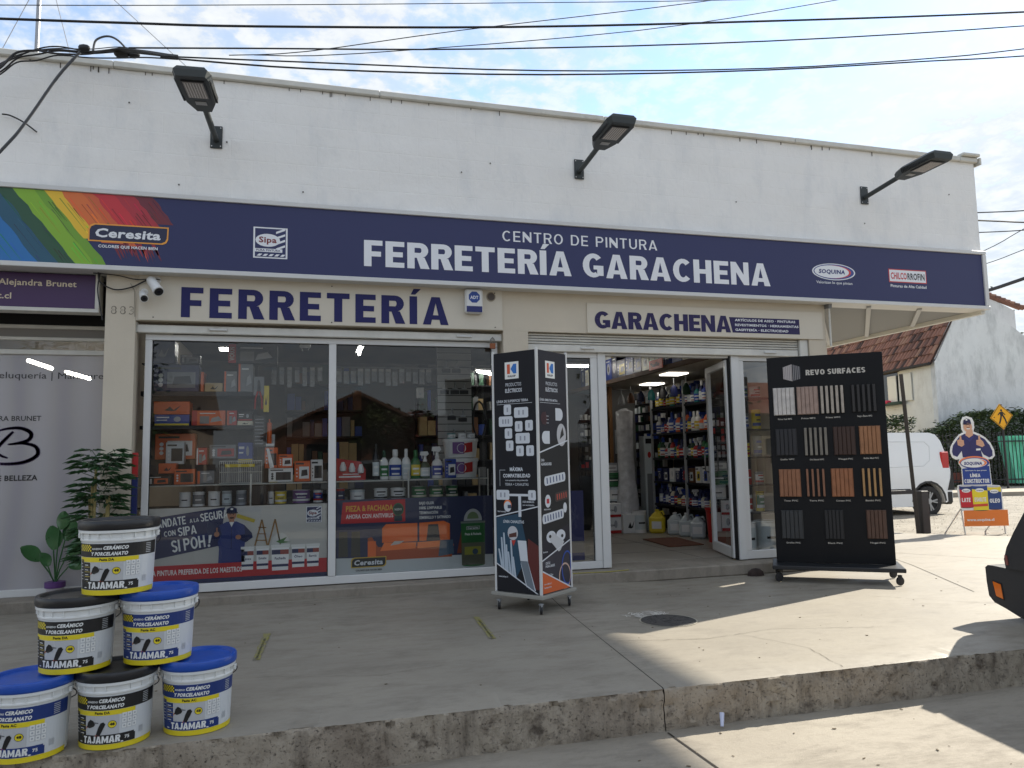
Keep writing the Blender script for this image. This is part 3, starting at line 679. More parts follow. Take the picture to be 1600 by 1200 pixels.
p.build('list_panel', bd, local(bd, front(7.4878))); p = Print(.0012)
for i, s in enumerate(('ARTÍCULOS DE ASEO · PINTURAS','REVESTIMIENTOS · HERRAMIENTAS','GASFITERÍA · ELECTRICIDAD')):
    q = Print(.0012); q.text(s, 4.775, 2.815-i*.056, .027, INK_w, w=(.80,.84,.70)[i], bold=.03); q.build('list_line', bd, local(bd, front(7.4878)))

# alarm box, vent
t = thing('alarm_box', 'white alarm siren box with blue octagon on the wall above the pillar', 'alarm box', (1.715,7.5,2.78))
part('housing', lambda b: b.box(1.625,7.42,2.79,1.81,7.499,3.045, mat('white_plastic', S(214,214,212), .4), b=.018), par=t)
p = Print(.001); p.poly([(1.717+.062*math.cos(R(22.5+45*k)), 2.955+.062*math.sin(R(22.5+45*k))) for k in range(8)], ink(24,62,140)); p.text('ADT', 1.717, 2.935, .034, INK_w, w=.085, bold=.03, align='c')
p.rect(1.636,2.80,1.80,2.862, ink(22,34,100)); p.build('decal', t, local(t, front(7.4195)))
t = thing('vent_cap', 'small round brown vent in the wall right of the alarm box', 'vent', (1.91,7.5,2.98))
part('ring', lambda b: b.lathe([(.05,0),(.05,.02),(.042,.022)], ink(150,138,118), M=Matrix.Translation((1.91,7.502,2.98)) @ Matrix.Rotation(R(90),4,'X'), n=20), par=t)
part('opening', lambda b: b.lathe([(.040,0),(.040,.0235)], ink(70,58,48), M=Matrix.Translation((1.91,7.5015,2.98)) @ Matrix.Rotation(R(90),4,'X'), n=20), par=t)
# bullet cameras
def bullet(loc, d, label, s=1):
    t = thing('security_camera', label, 'camera', loc)
    q = Vector(d).to_track_quat('Z','Y').to_matrix().to_4x4()
    b = MB(); b.lathe([(.0,-.09*s),(.03*s,-.09*s),(.034*s,-.07*s),(.034*s,.06*s),(.038*s,.062*s),(.038*s,.085*s),(.0,.085*s)], mat('white_plastic', (0,0,0)), M=q, n=16); b.build('housing', None, t)
    b = MB(); b.lathe([(.031*s,.0855*s),(.031*s,.088*s),(.0,.088*s)], INK_k, M=q, n=16); b.lathe([(.012*s,.0885*s),(.011*s,.091*s),(0,.091*s)], mat('lens', S(30,30,40), .05), M=q, n=12); b.build('lens', None, t)
    b = MB(); w = Vector((0,.5-(.0),0)); e = Vector((-.01,7.5-loc[1],.06*s))
    b.tube([q @ Vector((0,0,-.05*s)), e*.6+Vector((0,0,.02)), e], .011*s, mat('white_plastic', (0,0,0)), 8); b.lathe([(.035*s,0),(.035*s,.012),(.02*s,.018)], mat('white_plastic', (0,0,0)), M=Matrix.Translation(e) @ Matrix.Rotation(R(90),4,'X'), n=16); b.build('bracket', None, t)
bullet((-1.275,7.38,2.93), (.42,-.62,-.62), 'larger white bullet camera tilted down beside the first blue letter', 1.25)
bullet((-1.37,7.39,2.835), (.25,-.8,-.45), 'small white bullet camera below the larger one on the pillar corner', .95)
# cable tangle below the sign
M_cab = mat('black_cable', S(30,30,32), .55)
def cable(name, label, pts, r=.008, cat='cable', group=None, sub=5, m=None):
    pts = [Vector(p) for p in pts]; out = []
    for i in range(len(pts)-1):       # Catmull-Rom
        a, b_, c, d = pts[max(i-1,0)], pts[i], pts[i+1], pts[min(i+2,len(pts)-1)]
        for k in range(sub):
            t = k/sub; out.append(.5*((2*b_)+(c-a)*t+(2*a-5*b_+4*c-d)*t*t+(3*b_-a-3*c+d)*t**3))
    out.append(pts[-1]); b = MB(); b.tube(out, r, m or M_cab, 6); o = b.build(name); tag(o, label, cat, group); return o
cable('cable', 'black cable looping from the dark gap across the pillar to the cameras', [(-1.76,7.46,3.05),(-1.74,7.46,2.96),(-1.62,7.47,2.90),(-1.48,7.47,2.93),(-1.36,7.46,2.995),(-1.27,7.46,3.01)], .007)
cable('cable', 'thin cable running just under the sign edge to the camera', [(-1.80,7.45,3.04),(-1.6,7.46,3.03),(-1.45,7.46,3.0),(-1.3,7.45,3.01),(-1.24,7.44,3.0)], .005)
cable('cable', 'cable hanging down beside the purple sign', [(-1.75,7.48,3.05),(-1.765,7.48,2.9),(-1.745,7.49,2.75),(-1.72,7.49,2.62)], .006)
cable('cable', 'pale wire stapled down the right edge of the pillar', [(-1.50,7.494,2.97),(-1.465,7.494,2.9),(-1.46,7.494,2.8),(-1.455,7.494,2.66)], .003, m=ink(140,134,120))

# ---------------------------------------------------------------- three wall lamps
M_lampg = mat('lamp_dark_grey', S(58,62,62), .5, .3)
def make_lamp(label):
    t = thing('wall_lamp', label, 'lamp', (0,0,0), 0, 'LED street lamps on the upper wall')
    b = MB(); b.box(-.055,-.012,-.11,.055,-.0005,.11, M_lampg, b=.004); b.build('wall_plate', None, t)
    for x in (-.04,.04):
        for z in (-.09,.09):
            b = MB(); b.lathe([(.006,0),(.006,.004)], ink(200,200,200), M=Matrix.Translation((x,-.012,z)) @ Matrix.Rotation(R(90),4,'X'), n=8); b.build('bolt', None, t)
    b = MB(); b.tube([(0,-.01,-.03),(0,-.62,.03)], .027, M_lampg, 14); b.build('arm', None, t)
    h = MB()
    prof = [(-.07,.0),(-.135,-.16),(-.15,-.55),(-.13,-.62),(.13,-.62),(.15,-.55),(.135,-.16),(.07,.0)]  # plan outline
    T = Matrix.Translation((0,-.57,.03)) @ Matrix.Rotation(R(-1),4,'X')
    lo = [(x*.86,y*.98-.005) for x,y in prof]
    n = len(prof)
    A = [T @ Vector((x,y,-.045)) for x,y in lo]; B = [T @ Vector((x,y,.01)) for x,y in prof]; C = [T @ Vector((x*.8,y*.97-.01,.04)) for x,y in prof]
    h.face(A, M_lampg); h.face(C[::-1], M_lampg)
    for i in range(n): j=(i+1)%n; h.face([A[i],A[j],B[j],B[i]], M_lampg); h.face([B[i],B[j],C[j],C[i]], M_lampg)
    h.build('lamp_head', None, t)
    b = MB()
    for sx in (-1,1):
        for i in range(18):
            y = -.17-.021*i; x = sx*(.131+.0)
            b.box(x-.008,y,-.04,x+.008,y-.008,.012, mat('lamp_fin', S(36,38,38), .6), M=T)
    b.build('cooling_fins', None, t)['kind'] = 'stuff'
    b = MB(); b.box(-.092,-.54,-.052,.092,-.25,-.0455, INK_k, M=T); b.build('lens_frame', None, t)
    b = MB(); b.box(-.078,-.525,-.055,.078,-.265,-.0522, mat('led_lens', S(150,144,140), .25, var=.1, vscale=60), M=T)
    for i in range(7): b.box(-.068+i*.0215,-.515,-.0562,-.062+i*.0215,-.275,-.0551, ink(196,190,184), M=T)
    b.build('led_lens', None, t)
    b = MB(); b.box(-.045,-.19,-.0485,.045,-.13,-.0455, ink(150,150,150), M=T); b.build('rating_label', None, t)
    return t
lamp = make_lamp('left wall lamp, above the rainbow end of the sign, seen from below')
place(lamp, (-.78,7.418,4.40), R(-4))
l2 = copy_tree(lamp); place(l2, (2.90,7.418,4.41), 0, 'middle wall lamp above the word in big white letters')
l3 = copy_tree(lamp); place(l3, (6.60,7.418,4.41), 0, 'right wall lamp near the corner of the building')

# ---------------------------------------------------------------- beauty salon next door
sal = thing('beauty_salon', 'frosted glass front of the beauty salon left of the white pillar', 'shop front', (-2.2,7.95,.14))
part('frame', lambda b: (b.box(-7,7.93,.14,-1.705,7.99,.205, M_alu, b=.004), b.box(-7,7.93,2.355,-1.705,7.99,2.40, M_alu2, b=.004), b.box(-7,7.93,2.49,-1.705,7.99,2.52, M_alu2, b=.004), b.box(-7,7.93,2.60,-1.705,7.99,2.635, M_alu2, b=.004)), par=sal)
part('transom_pane', lambda b: b.face([(-7,7.96,2.40),(-1.705,7.96,2.40),(-1.705,7.96,2.49),(-7,7.96,2.49)], M_glass), par=sal)
part('transom_panel', lambda b: b.box(-7,7.95,2.521,-1.705,7.97,2.599, ink(120,116,110)), par=sal)
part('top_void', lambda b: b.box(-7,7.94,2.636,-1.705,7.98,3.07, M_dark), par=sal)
# frosted vinyl with marble veins
m = bpy.data.materials.new('frosted_marble_vinyl'); m.use_nodes = True; nt = m.node_tree; L = nt.links.new; P_ = nt.nodes['Principled BSDF']
tcx = nt.nodes.new('ShaderNodeTexCoord'); mpx = nt.nodes.new('ShaderNodeMapping'); mpx.inputs['Scale'].default_value = (1.4,1,.35); L(tcx.outputs['Object'], mpx.inputs[0])
wv = nt.nodes.new('ShaderNodeTexWave'); wv.inputs['Scale'].default_value = .55; wv.inputs['Distortion'].default_value = 14; wv.inputs['Detail'].default_value = 2; wv.inputs['Detail Scale'].default_value = .6; L(mpx.outputs[0], wv.inputs[0])
crx = nt.nodes.new('ShaderNodeValToRGB'); crx.color_ramp.elements[0].color = (*S(164,162,168),1); crx.color_ramp.elements[1].color = (*S(180,178,182),1)
e = crx.color_ramp.elements.new(.35); e.color = (*S(172,170,172),1); L(wv.outputs[0], crx.inputs[0]); L(crx.outputs[0], P_.inputs['Base Color']); P_.inputs['Roughness'].default_value = .16
_tr = nt.nodes.new('ShaderNodeBsdfTransparent'); _mx = nt.nodes.new('ShaderNodeMixShader'); _mx.inputs[0].default_value = .82; L(_tr.outputs[0], _mx.inputs[1]); L(P_.outputs[0], _mx.inputs[2]); L(_mx.outputs[0], nt.nodes['Material Output'].inputs[0])
part('vinyl_pane', lambda b: b.face([(-7,7.955,.205),(-1.705,7.955,.205),(-1.705,7.955,2.355),(-7,7.955,2.355)], m), par=sal)
p = Print(.001); K = ink(36,36,40); V = ink(92,74,112)
p.text('Peluquería | Manicure', -1.80, 2.13, .060, K, w=.92, bold=0, align='r')
p.build('window_lettering', sal, local(sal, front(7.9545))); p = Print(.001); p.text('ALEJANDRA BRUNET', -2.31, 1.735, .046, K, w=.62, bold=.01, align='r'); p.text('SALÓN DE BELLEZA', -2.32, 1.185, .050, K, w=.62, bold=.03, align='r')
p.build('window_lettering', sal, local(sal, front(7.9545))); p = Print(.001)
def swirl(pts, w0, w1):
    pts = [(-2.33+(a+2.08)*.85, 1.34+(c-1.26)*.78) for a, c in pts]; w0 *= .8; w1 *= .8
    out = []; n = len(pts)-1
    for i in range(n):
        a,b_,c,d = [Vector(pts[max(0,min(n,j))]) for j in (i-1,i,i+1,i+2)]
        for k in range(6): t = k/6; out.append(.5*((2*b_)+(c-a)*t+(2*a-5*b_+4*c-d)*t*t+(3*b_-a-3*c+d)*t**3))
    out.append(Vector(pts[-1]))
    for i in range(len(out)-1):
        w = w0+(w1-w0)*math.sin(math.pi*i/len(out)); p.line(*out[i], *out[i+1], w, V, 2); p.ell(out[i].x, out[i].y, w/2, w/2, V, 2, 8)
swirl([(-2.62,1.40),(-2.50,1.42),(-2.40,1.54),(-2.32,1.64)], .02,.04)
swirl([(-2.52,1.62),(-2.40,1.67),(-2.25,1.68),(-2.15,1.62),(-2.17,1.54),(-2.28,1.50),(-2.36,1.49)], .012,.045)
swirl([(-2.36,1.49),(-2.22,1.50),(-2.10,1.46),(-2.08,1.36),(-2.2,1.28),(-2.38,1.26),(-2.56,1.29)], .02,.045)
swirl([(-2.62,1.58),(-2.52,1.48),(-2.44,1.37),(-2.36,1.33)], .012,.03)
p.build('window_lettering', sal, local(sal, front(7.9545)))
ps = thing('salon_sign', 'purple sign box with cream serif lettering under the left end of the fascia', 'shop sign', (-4,7.55,2.69))
part('sign_panel', lambda b: b.box(-6,7.552,2.73,-1.80,7.68,3.04, ink(66,40,84)), par=ps)
part('sign_frame', lambda b: (b.box(-6,7.54,2.695,-1.765,7.69,2.729, M_alu2, b=.003), b.box(-1.799,7.541,2.7295,-1.766,7.69,3.05, M_alu2, b=.003)), par=ps)
p = Print(.001); Cr = ink(206,192,168); p.text('María Alejandra Brunet', -1.955, 2.925, .055, Cr, w=.84, bold=.02, align='r'); p.text('salonbrunet.cl', -2.47, 2.80, .055, Cr, w=.5, bold=.02, align='r')
p.build('lettering', ps, local(ps, front(7.5515)))
# ================================================================ SHOP INTERIOR
M_floor = mat('shop_floor', S(150,142,130), .45, var=.1, vscale=2, bump=.1, bscale=20)
M_inw = mat('interior_wall', S(150,148,142), .8)
b = MB(); b.box(-1.579,7.951,-.05,5.879,13.2,.122, M_floor); struct(b.build('shop_floor'))
for x in (-.4,.8,2.0,3.2,4.4,5.6):
    pass
b = MB()
for i in range(7): b.box(-1.5+1.2*i,7.96,.1225,-1.494+1.2*i,12.9,.1235, M_gap)
for j in range(5): b.box(-1.57,8.7+1.0*j,.1226,5.87,8.706+1.0*j,.1236, M_gap)
struct(b.build('floor_tile_joints'))
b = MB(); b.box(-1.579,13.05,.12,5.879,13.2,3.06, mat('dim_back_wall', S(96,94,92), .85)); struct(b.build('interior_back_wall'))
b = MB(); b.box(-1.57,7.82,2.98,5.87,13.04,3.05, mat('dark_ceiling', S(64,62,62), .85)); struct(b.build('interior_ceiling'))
M_led = mat('led_tube_light', (1,.97,.9), .5, emit=11)
M_led2 = mat('led_panel_light', (1,.96,.88), .5, emit=1.5)
def tubelight(x, y, z, dx, dy, label):
    t = thing('ceiling_light', label, 'ceiling light', (x,y,z))
    b = MB(); b.tube([(0,0,0),(dx,dy,0)], .018, M_led, 8); b.build('light_tube', None, t)
    b = MB(); b.box(min(0,dx)-.02,min(0,dy)-.02,.02,max(0,dx)+.02,max(0,dy)+.02,.05, mat('white_plastic', (0,0,0))); b.build('fixture', None, t)
tubelight(-.95,9.9,2.72,.5,.15,'lit tube lamp behind the left window pane, beside the red and black box')
tubelight(.72,9.4,2.70,.03,.55,'lit tube lamp hanging at the top left of the right window pane')
tubelight(2.8,12.0,2.74,.35,.4,'lit tube lamp deep in the shop beside the board of taps')
tubelight(3.6,11.2,2.75,.9,.0,'lit tube lamp deep behind the narrow pane left of the doorway')
# dropped ceiling with panel lights along the right wall
b = MB(); b.box(4.72,8.0,2.46,5.878,12.9,2.50, mat('pale_dropped_ceiling', S(170,160,144), .7)); struct(b.build('dropped_ceiling'))
b = MB(); b.box(4.66,8.0,2.44,4.719,12.9,2.50, mat('brown_beam', S(96,70,48), .7)); struct(b.build('ceiling_beam'))
for i, (x, y) in enumerate(((5.45,11.0),(5.5,12.4),(5.1,9.6))):
    t = thing('panel_light', ['square panel light in the low ceiling above the shelves','farthest panel light in the low ceiling','nearest panel light above the glass door leaf'][i], 'ceiling light', (x,y,2.44))
    b = MB(); b.box(-.15,-.15,0,.15,.15,.018, M_led2, b=.004); b.build('light_panel', None, t)
# ---------------------------------------------------------------- builders for goods
CO = dict(white=(222,222,220), black=(30,30,32), orange=(214,96,40), red=(176,40,38), blue=(36,66,150), navy=(26,34,78), green=(44,110,62), yellow=(214,190,50),
          grey=(120,122,124), tan=(176,152,108), teal=(40,126,126), purple=(110,66,130), brown=(110,74,48), pale=(196,204,206), cream=(210,204,180), darkgreen=(26,66,44), clear=(190,198,200), silver=(160,162,164))
def cm(n, r=.42): return mat('goods_'+n, S(*CO[n]), r)
def carton(loc, w, d, h, body, accent, label, group=None, cat='box', name='product_box', side=0, band='left', rz=0, words=None):
    """box of goods: body, printed front with band, picture and lines"""
    t = thing(name, label, cat, loc, rz, group)
    b = MB(); b.box(0,0,0,w,d,h, cm(body), b=min(.004,h*.05)); b.build('carton', None, t)
    p = Print(.0008); A = cm(accent); W_ = cm('white'); D = cm('black')
    if band == 'left': p.rect(.003,.003,w*.16,h-.003,A); p.rect(w*.24,h*.12,w*.52,h*.62,cm('grey')); p.poly([(w*.55,h*.2),(w*.9,h*.32),(w*.8,h*.62),(w*.6,h*.5)],cm('silver')); p.rect(w*.24,h*.78,w*.7,h*.84,W_)
    elif band == 'top': p.rect(.003,h*.82,w-.003,h-.003,A); p.ell(w*.5,h*.42,w*.24,h*.22,cm('silver')); p.rect(w*.12,h*.70,w*.7,h*.75,W_); p.ell(w*.52,h*.42,w*.1,h*.11,D,2)
    elif band == 'bottom': p.rect(.003,.003,w-.003,h*.2,A); p.ell(w*.65,h*.58,w*.1,h*.24,cm('silver')); p.rect(w*.06,h*.68,w*.42,h*.8,W_); p.rect(w*.06,h*.46,w*.36,h*.54,W_)
    elif band == 'pic': p.rect(w*.3,h*.14,w*.92,h*.72,A); p.poly([(w*.42,h*.25),(w*.84,h*.3),(w*.8,h*.58),(w*.46,h*.55)],D,2); p.rect(w*.08,h*.82,w*.6,h*.9,D if body!='black' else W_); [p.ell(w*.16,h*(.25+.17*k),w*.05,w*.05,W_ if body!='white' else A,2) for k in range(3)]
    elif band == 'mark': p.poly([(w*.3,h*.3),(w*.45,h*.6),(w*.55,h*.35),(w*.75,h*.7),(w*.62,h*.3),(w*.5,h*.25)],A)
    if words: p.text(words, w*.13, h*.14, w*.10, W_, w=h*.7, rot=R(90), bold=.02, layer=3) if band == 'left' else p.text(words, w*.08, h*.45, h*.12, W_ if body != 'white' else D, w=w*.5, bold=.03, layer=3)
    p.build('front_print', t, plane_map((0,-.0005,0),(1,0,0),(0,0,1)))
    return t
def can(loc, r, h, body, lab, label, group=None, lid='silver', name='paint_can', words=None, col2=None, face=-90):
    t = thing(name, label, 'paint can' if name == 'paint_can' else 'bucket', loc, 0, group)
    b = MB(); b.lathe([(r*.97,0),(r*.97,.006),(r*.94,.01),(r*.94,h-.012),(r,h-.008),(r,h)], cm(body), n=20); b.build('body', None, t)
    b = MB(); b.lathe([(r*.93,h),(r*.93,h+.004),(r*.8,h+.004),(r*.78,h-.002),(0,h-.002)], cm(lid), n=20); b.build('lid', None, t)
    p = Print(.0008); rr = r*.945
    a = rr*1.45; p.rect(-a, h*.16, a, h*.82, cm(lab), 1, 14)
    if col2: p.rect(-a, h*.16, a, h*.32, cm(col2), 2, 14); p.rect(-a*.5, h*.66, a*.5, h*.78, cm(col2), 2, 6)
    p.rect(-a*.35, h*.42, a*.35, h*.5, cm('black' if lab in ('white','yellow','cream','pale','clear') else 'white'), 3, 4)
    if words: p.text(words, 0, h*.52, h*.18, cm('navy' if lab in ('white','purple','pale') else 'white'), w=a*1.0, align='c', bold=.03, layer=3)
    p.build('label', t, lambda u,v,hh: Vector(((rr+hh)*math.cos(R(face)+u/rr), (rr+hh)*math.sin(R(face)+u/rr), v)))
    return t
def bottle(loc, r, h, body, lab, label, group=None, cap='white', spray=False, face=-90, name='bottle', flat=.62):
    t = thing(name, label, 'bottle', loc, 0, group)
    k = h*(.62 if spray else .76)
    b = MB(); b.lathe([(r*.9,0),(r,.008),(r*1.0,k*.72),(r*.82,k*.86),(r*.4,k*.97),(r*.34,k)], cm(body,.28), n=16, ay=flat); b.build('body', None, t)
    b = MB()
    if spray:
        b.lathe([(r*.4,k),(r*.42,k+h*.06),(r*.3,k+h*.10),(r*.3,k+h*.2)], cm(cap), n=10)
        b.prism([(-r*1.0,h*.86),(-r*.9,h*.99),(r*.5,h*1.0),(r*.75,h*.9),(r*.3,h*.82)], -r*.22, r*.22, cm(cap)); b.prism([(-r*.62,h*.72),(-r*.5,h*.72),(-r*.55,h*.86),(-r*.75,h*.86)], -r*.12, r*.12, cm(cap))
    else: b.lathe([(r*.42,k),(r*.42,h*.96),(r*.34,h)], cm(cap), n=12)
    b.build('spray_head' if spray else 'cap', None, t)
    p = Print(.001); a = r*1.15
    pts = [(-a, k*.12), (a, k*.12), (a, k*.62), (-a, k*.62)]
    p.rect(-a,k*.14,a,k*.64,cm(lab),1,10); p.rect(-a*.6,k*.42,a*.6,k*.5,cm('white' if lab != 'white' else 'blue'),2,6); p.rect(-a*.5,k*.2,a*.5,k*.27,cm('white' if lab != 'white' else 'red'),2,6)
    p.build('label', t, lambda u,v,hh: Vector(((r+.001+hh)*math.cos(R(face)+u/r), (r*flat+.001+hh)*math.sin(R(face)+u/r), v)))
    return t
# ---------------------------------------------------------------- display shelves behind the main window
M_blk = mat('black_shelf_metal', S(30,31,34), .5, .2)
sh = thing('display_shelf', 'black shelf unit full of tool boxes behind the left pane', 'shelf', (-1.40,8.1,.13))
def sp(name, *bx, m=M_blk, par=sh):
    def fn(b):
        for q in bx: b.box(*q, m)
    return part(name, fn, par=par)
sp('shelf_board', (-1.50,8.10,1.985,-.44,8.5,2.03)); sp('shelf_board', (-1.50,8.10,1.655,-.44,8.5,1.69)); sp('shelf_board', (-1.50,8.12,2.30,-1.16,8.5,2.31))
for x in (-1.50,-.455): sp('upright', (x,8.47,.13,x+.03,8.5,2.6))
sp('back_panel', (-1.50,8.501,1.1,-.44,8.515,2.3), m=mat('grey_back_panel', S(84,86,90), .8))
ws = thing('wire_shelf', 'wire display rack running along the window behind the posters', 'shelf', (-1.50,8.0,.13))
for z in (1.10,.885):
    for k in range(5):
        part('wire', lambda b: b.tube([(-1.48,7.90+.1*k,z),(1.96,7.90+.1*k,z)], .005, M_alu2, 5), par=ws)
for x in (-1.47,-.45,.30,1.1,1.95):
    part('rack_post', lambda b: (b.tube([(x,7.90,.13),(x,7.90,1.20)], .009, M_alu2, 6), b.tube([(x,8.31,.13),(x,8.31,1.20)], .009, M_alu2, 6)), par=ws)['kind'] = 'stuff'
part('glass_shelf', lambda b: b.box(-1.48,7.905,1.106,1.96,8.30,1.110, mat('pale_shelf_glass', S(150,160,158), .15)), par=ws); part('shelf_liner', lambda b: b.box(-1.48,7.905,.891,1.96,8.30,.895, M_blk), par=ws)
T = 8.11
tb = [ # x0,z0,x1,z1, body, accent, band, label, words
 (-1.39,2.03,-.97,2.30,'navy','grey','pic','large dark tool case with a printed sleeve at the left end of the top shelf',None),
 (-1.42,2.312,-1.20,2.54,'navy','grey','mark','dark box standing highest at the top left corner of the window',None),
 (-.70,2.322,-.22,2.52,'black','red','left','black and red power tool box on top of the shelf beside the lit tube','WORKIN'),
 (-.955,2.03,-.925,2.23,'orange','orange','mark','thin orange box edge between tool case and tan box',None),
 (-.915,2.03,-.745,2.12,'tan','black','mark','small plain tan cardboard box with black drawing on the top shelf',None),
 (-.735,2.03,-.61,2.24,'grey','orange','left','small grey box with orange stripe right of the tan box',None),
 (-.60,2.03,-.455,2.32,'grey','orange','left','tall grey box with orange edge at the right end of the top shelf',None),
 (-1.38,1.802,-1.05,1.93,'orange','black','mark','orange box lying on the blue box on the second shelf',None),
 (-1.37,1.69,-1.05,1.80,'blue','yellow','bottom','blue box with yellow bottom stripe under the orange box',None),
 (-1.03,1.69,-.715,1.84,'orange','red','left','pinkish orange power tool box in the middle of the second shelf',None),
 (-.70,1.69,-.605,1.84,'red','orange','left','narrow red box on the second shelf',None),
 (-.595,1.735,-.455,1.82,'black','red','bottom','black box resting on a flat cream box on the second shelf',None),
 (-.60,1.69,-.45,1.734,'cream','black','mark','flat cream box under the black box',None)]
for (x0,z0,x1,z1,bo,ac,ba,lb,wd) in tb: carton((x0,T,z0), x1-x0, .22, z1-z0, bo, ac, lb, 'boxes on the display shelves', band=ba, words=wd)
part('black_bag_stack', lambda b: None) if False else None
# items at and below the middle board
M_or = cm('orange')
tb = [(-1.40,1.36,-1.02,1.62,'orange','white','pic','wide orange poster box at the back left under the shelf',8.36),
 (-1.28,1.31,-1.11,1.53,'pale','black','pic','pale box with a picture of a black drill',8.24),
 (-1.32,1.22,-1.16,1.32,'orange','black','mark','low orange tool box at the left edge under the pale box',8.1),
 (-.99,1.30,-.89,1.47,'red','white','left','slim red box beside the wire basket',8.2),
 (-.88,1.36,-.62,1.50,'grey','red','pic','grey box with red tool picture behind the wire basket',8.3),
 (-.60,1.31,-.455,1.52,'blue','yellow','bottom','blue box above the right end of the wire basket',8.25),
 (-.33,1.252,-.205,1.46,'orange','black','pic','orange box with a black camera standing on the long white box',8.06),
 (-.20,1.252,-.055,1.39,'orange','white','pic','small orange and white box on the long white box',8.06),
 (-.29,1.112,-.055,1.25,'white','black','pic','long white box with yellow left edge and black torch picture',8.02),
 (-.04,1.112,.115,1.32,'orange','white','pic','orange box with grey tool standing right of the long white box',8.0),
 (.12,1.112,.24,1.33,'white','black','pic','white box with a black flood lamp beside the window mullion',8.04),
 (-.28,1.112,-.20,1.115,'yellow','yellow','mark','thin yellow card under the long white box',7.99)]
for (x0,z0,x1,z1,bo,ac,ba,lb,y) in tb: carton((x0,y,z0), x1-x0, .14, z1-z0, bo, ac, lb, 'boxes on the display shelves', band=ba)
t = thing('wire_basket', 'wire basket standing on the rack left of the orange boxes', 'basket', (-.75,8.0,1.112))
part('wires', lambda b: ([b.tube([(-.75+.018*k,7.99,1.115),(-.75+.018*k,7.99,1.33)], .0025, M_alu2, 4) for k in range(23)], [b.tube([(-.75,7.989,z),(-.35,7.989,z)], .004, M_alu2, 4) for z in (1.115,1.22,1.33)]), par=t)['kind'] = 'stuff'
part('basket_load', lambda b: b.box(-.74,8.0,1.115,-.36,8.16,1.29, cm('grey'), b=.01), par=t); part('price_strip', lambda b: b.box(-.70,7.984,1.27,-.42,7.987,1.30, cm('yellow')), par=t)
# plastic crate
t = thing('tool_crate', 'black plastic crate under the rack beside the row of small tubs', 'crate', (-.46,7.95,.90))
part('crate_body', lambda b: (b.box(-.46,7.93,.90,-.30,8.10,1.09, M_blk, b=.006)), par=t)
for k in range(4): part('rib', lambda b: b.box(-.455+.04*k,7.922,.905,-.44+.04*k,7.929,1.085, M_blk), par=t)
# hand tools on a card strip
t = thing('pliers', 'long handled pliers with red grips hanging at the right end of the shelf unit', 'pliers', (-.39,8.05,1.85))
part('card', lambda b: b.box(-.445,8.05,1.99,-.345,8.056,2.18, cm('grey')), par=t)
for s in (-1,1): part('handle', lambda b: b.tube([(-.395+.008*s,8.04,2.03),(-.395+.03*s,8.04,1.96),(-.395+.034*s,8.04,1.85)], .009, cm('red'), 6), par=t)
part('jaw', lambda b: b.prism([(-.41,2.03),(-.38,2.03),(-.385,2.13),(-.395,2.15),(-.405,2.13)], 8.03, 8.045, cm('black')), par=t)
carton((-.35,8.06,1.82), .055, .03, .27, 'yellow', 'black', 'narrow yellow pack hanging beside the red handled pliers', None, band='mark')
t = thing('wrench_set', 'rack of silver wrenches hanging under the pliers', 'wrench set', (-.44,8.05,1.47))
part('card', lambda b: b.box(-.44,8.05,1.47,-.33,8.056,1.78, cm('black')), par=t)
for k in range(8): part('wrench', lambda b: b.tube([(-.425,8.045,1.50+.035*k),(-.345,8.045,1.50+.035*k)], .006, cm('silver'), 5), par=t)
t = thing('sealant_tube', 'orange tube standing upright right of the wrenches', 'tube', (-.29,8.1,1.50)); part('tube_body', lambda b: b.lathe([(.024,0),(.024,.21),(.008,.22),(.006,.25)], cm('orange'), (-.29,8.1,1.50), 12), par=t); part('price_tag', lambda b: b.box(-.32,8.06,1.48,-.24,8.062,1.50, cm('white')), par=t)
t = thing('hanging_tag', 'white twisted price tag hanging in the left window', 'tag', (-.27,7.95,1.3)); part('tag_sheet', lambda b: b.prism([(-.31,1.45),(-.285,1.45),(-.235,1.26),(-.275,1.25)], 7.95,7.952, cm('white')), par=t)
# row of small tubs
tubs = [(-1.065,.055,'white','white','leftmost small white tub on the low rack'),(-.94,.058,'white','grey','second small tub from the left on the low rack'),(-.80,.058,'white','white','third small tub from the left on the low rack'),
 (-.68,.048,'silver','pale','small silver tub in the middle of the low rack'),(-.545,.052,'silver','grey','small grey tub left of the crate')]
for x, r, bo, la, lb in tubs: can((x,8.05,.897), r, .135, bo, la, lb, 'small tubs on the low rack', lid='white')
can((-.265,8.05,.897), .032, .12, 'white','white','slim white tub right of the black crate','small tubs on the low rack')
can((-.17,8.05,.897), .058, .12, 'yellow','yellow','gold coloured small can on the low rack','small tubs on the low rack', col2='white')
can((.03,8.08,.897), .09, .125, 'purple','purple','wide purple can lettered on its white base','small tubs on the low rack', col2='white', words='Látex', lid='white')
can((.195,8.06,.897), .05, .12, 'white','blue','blue and red striped can beside the mullion on its left','small tubs on the low rack', col2='red')
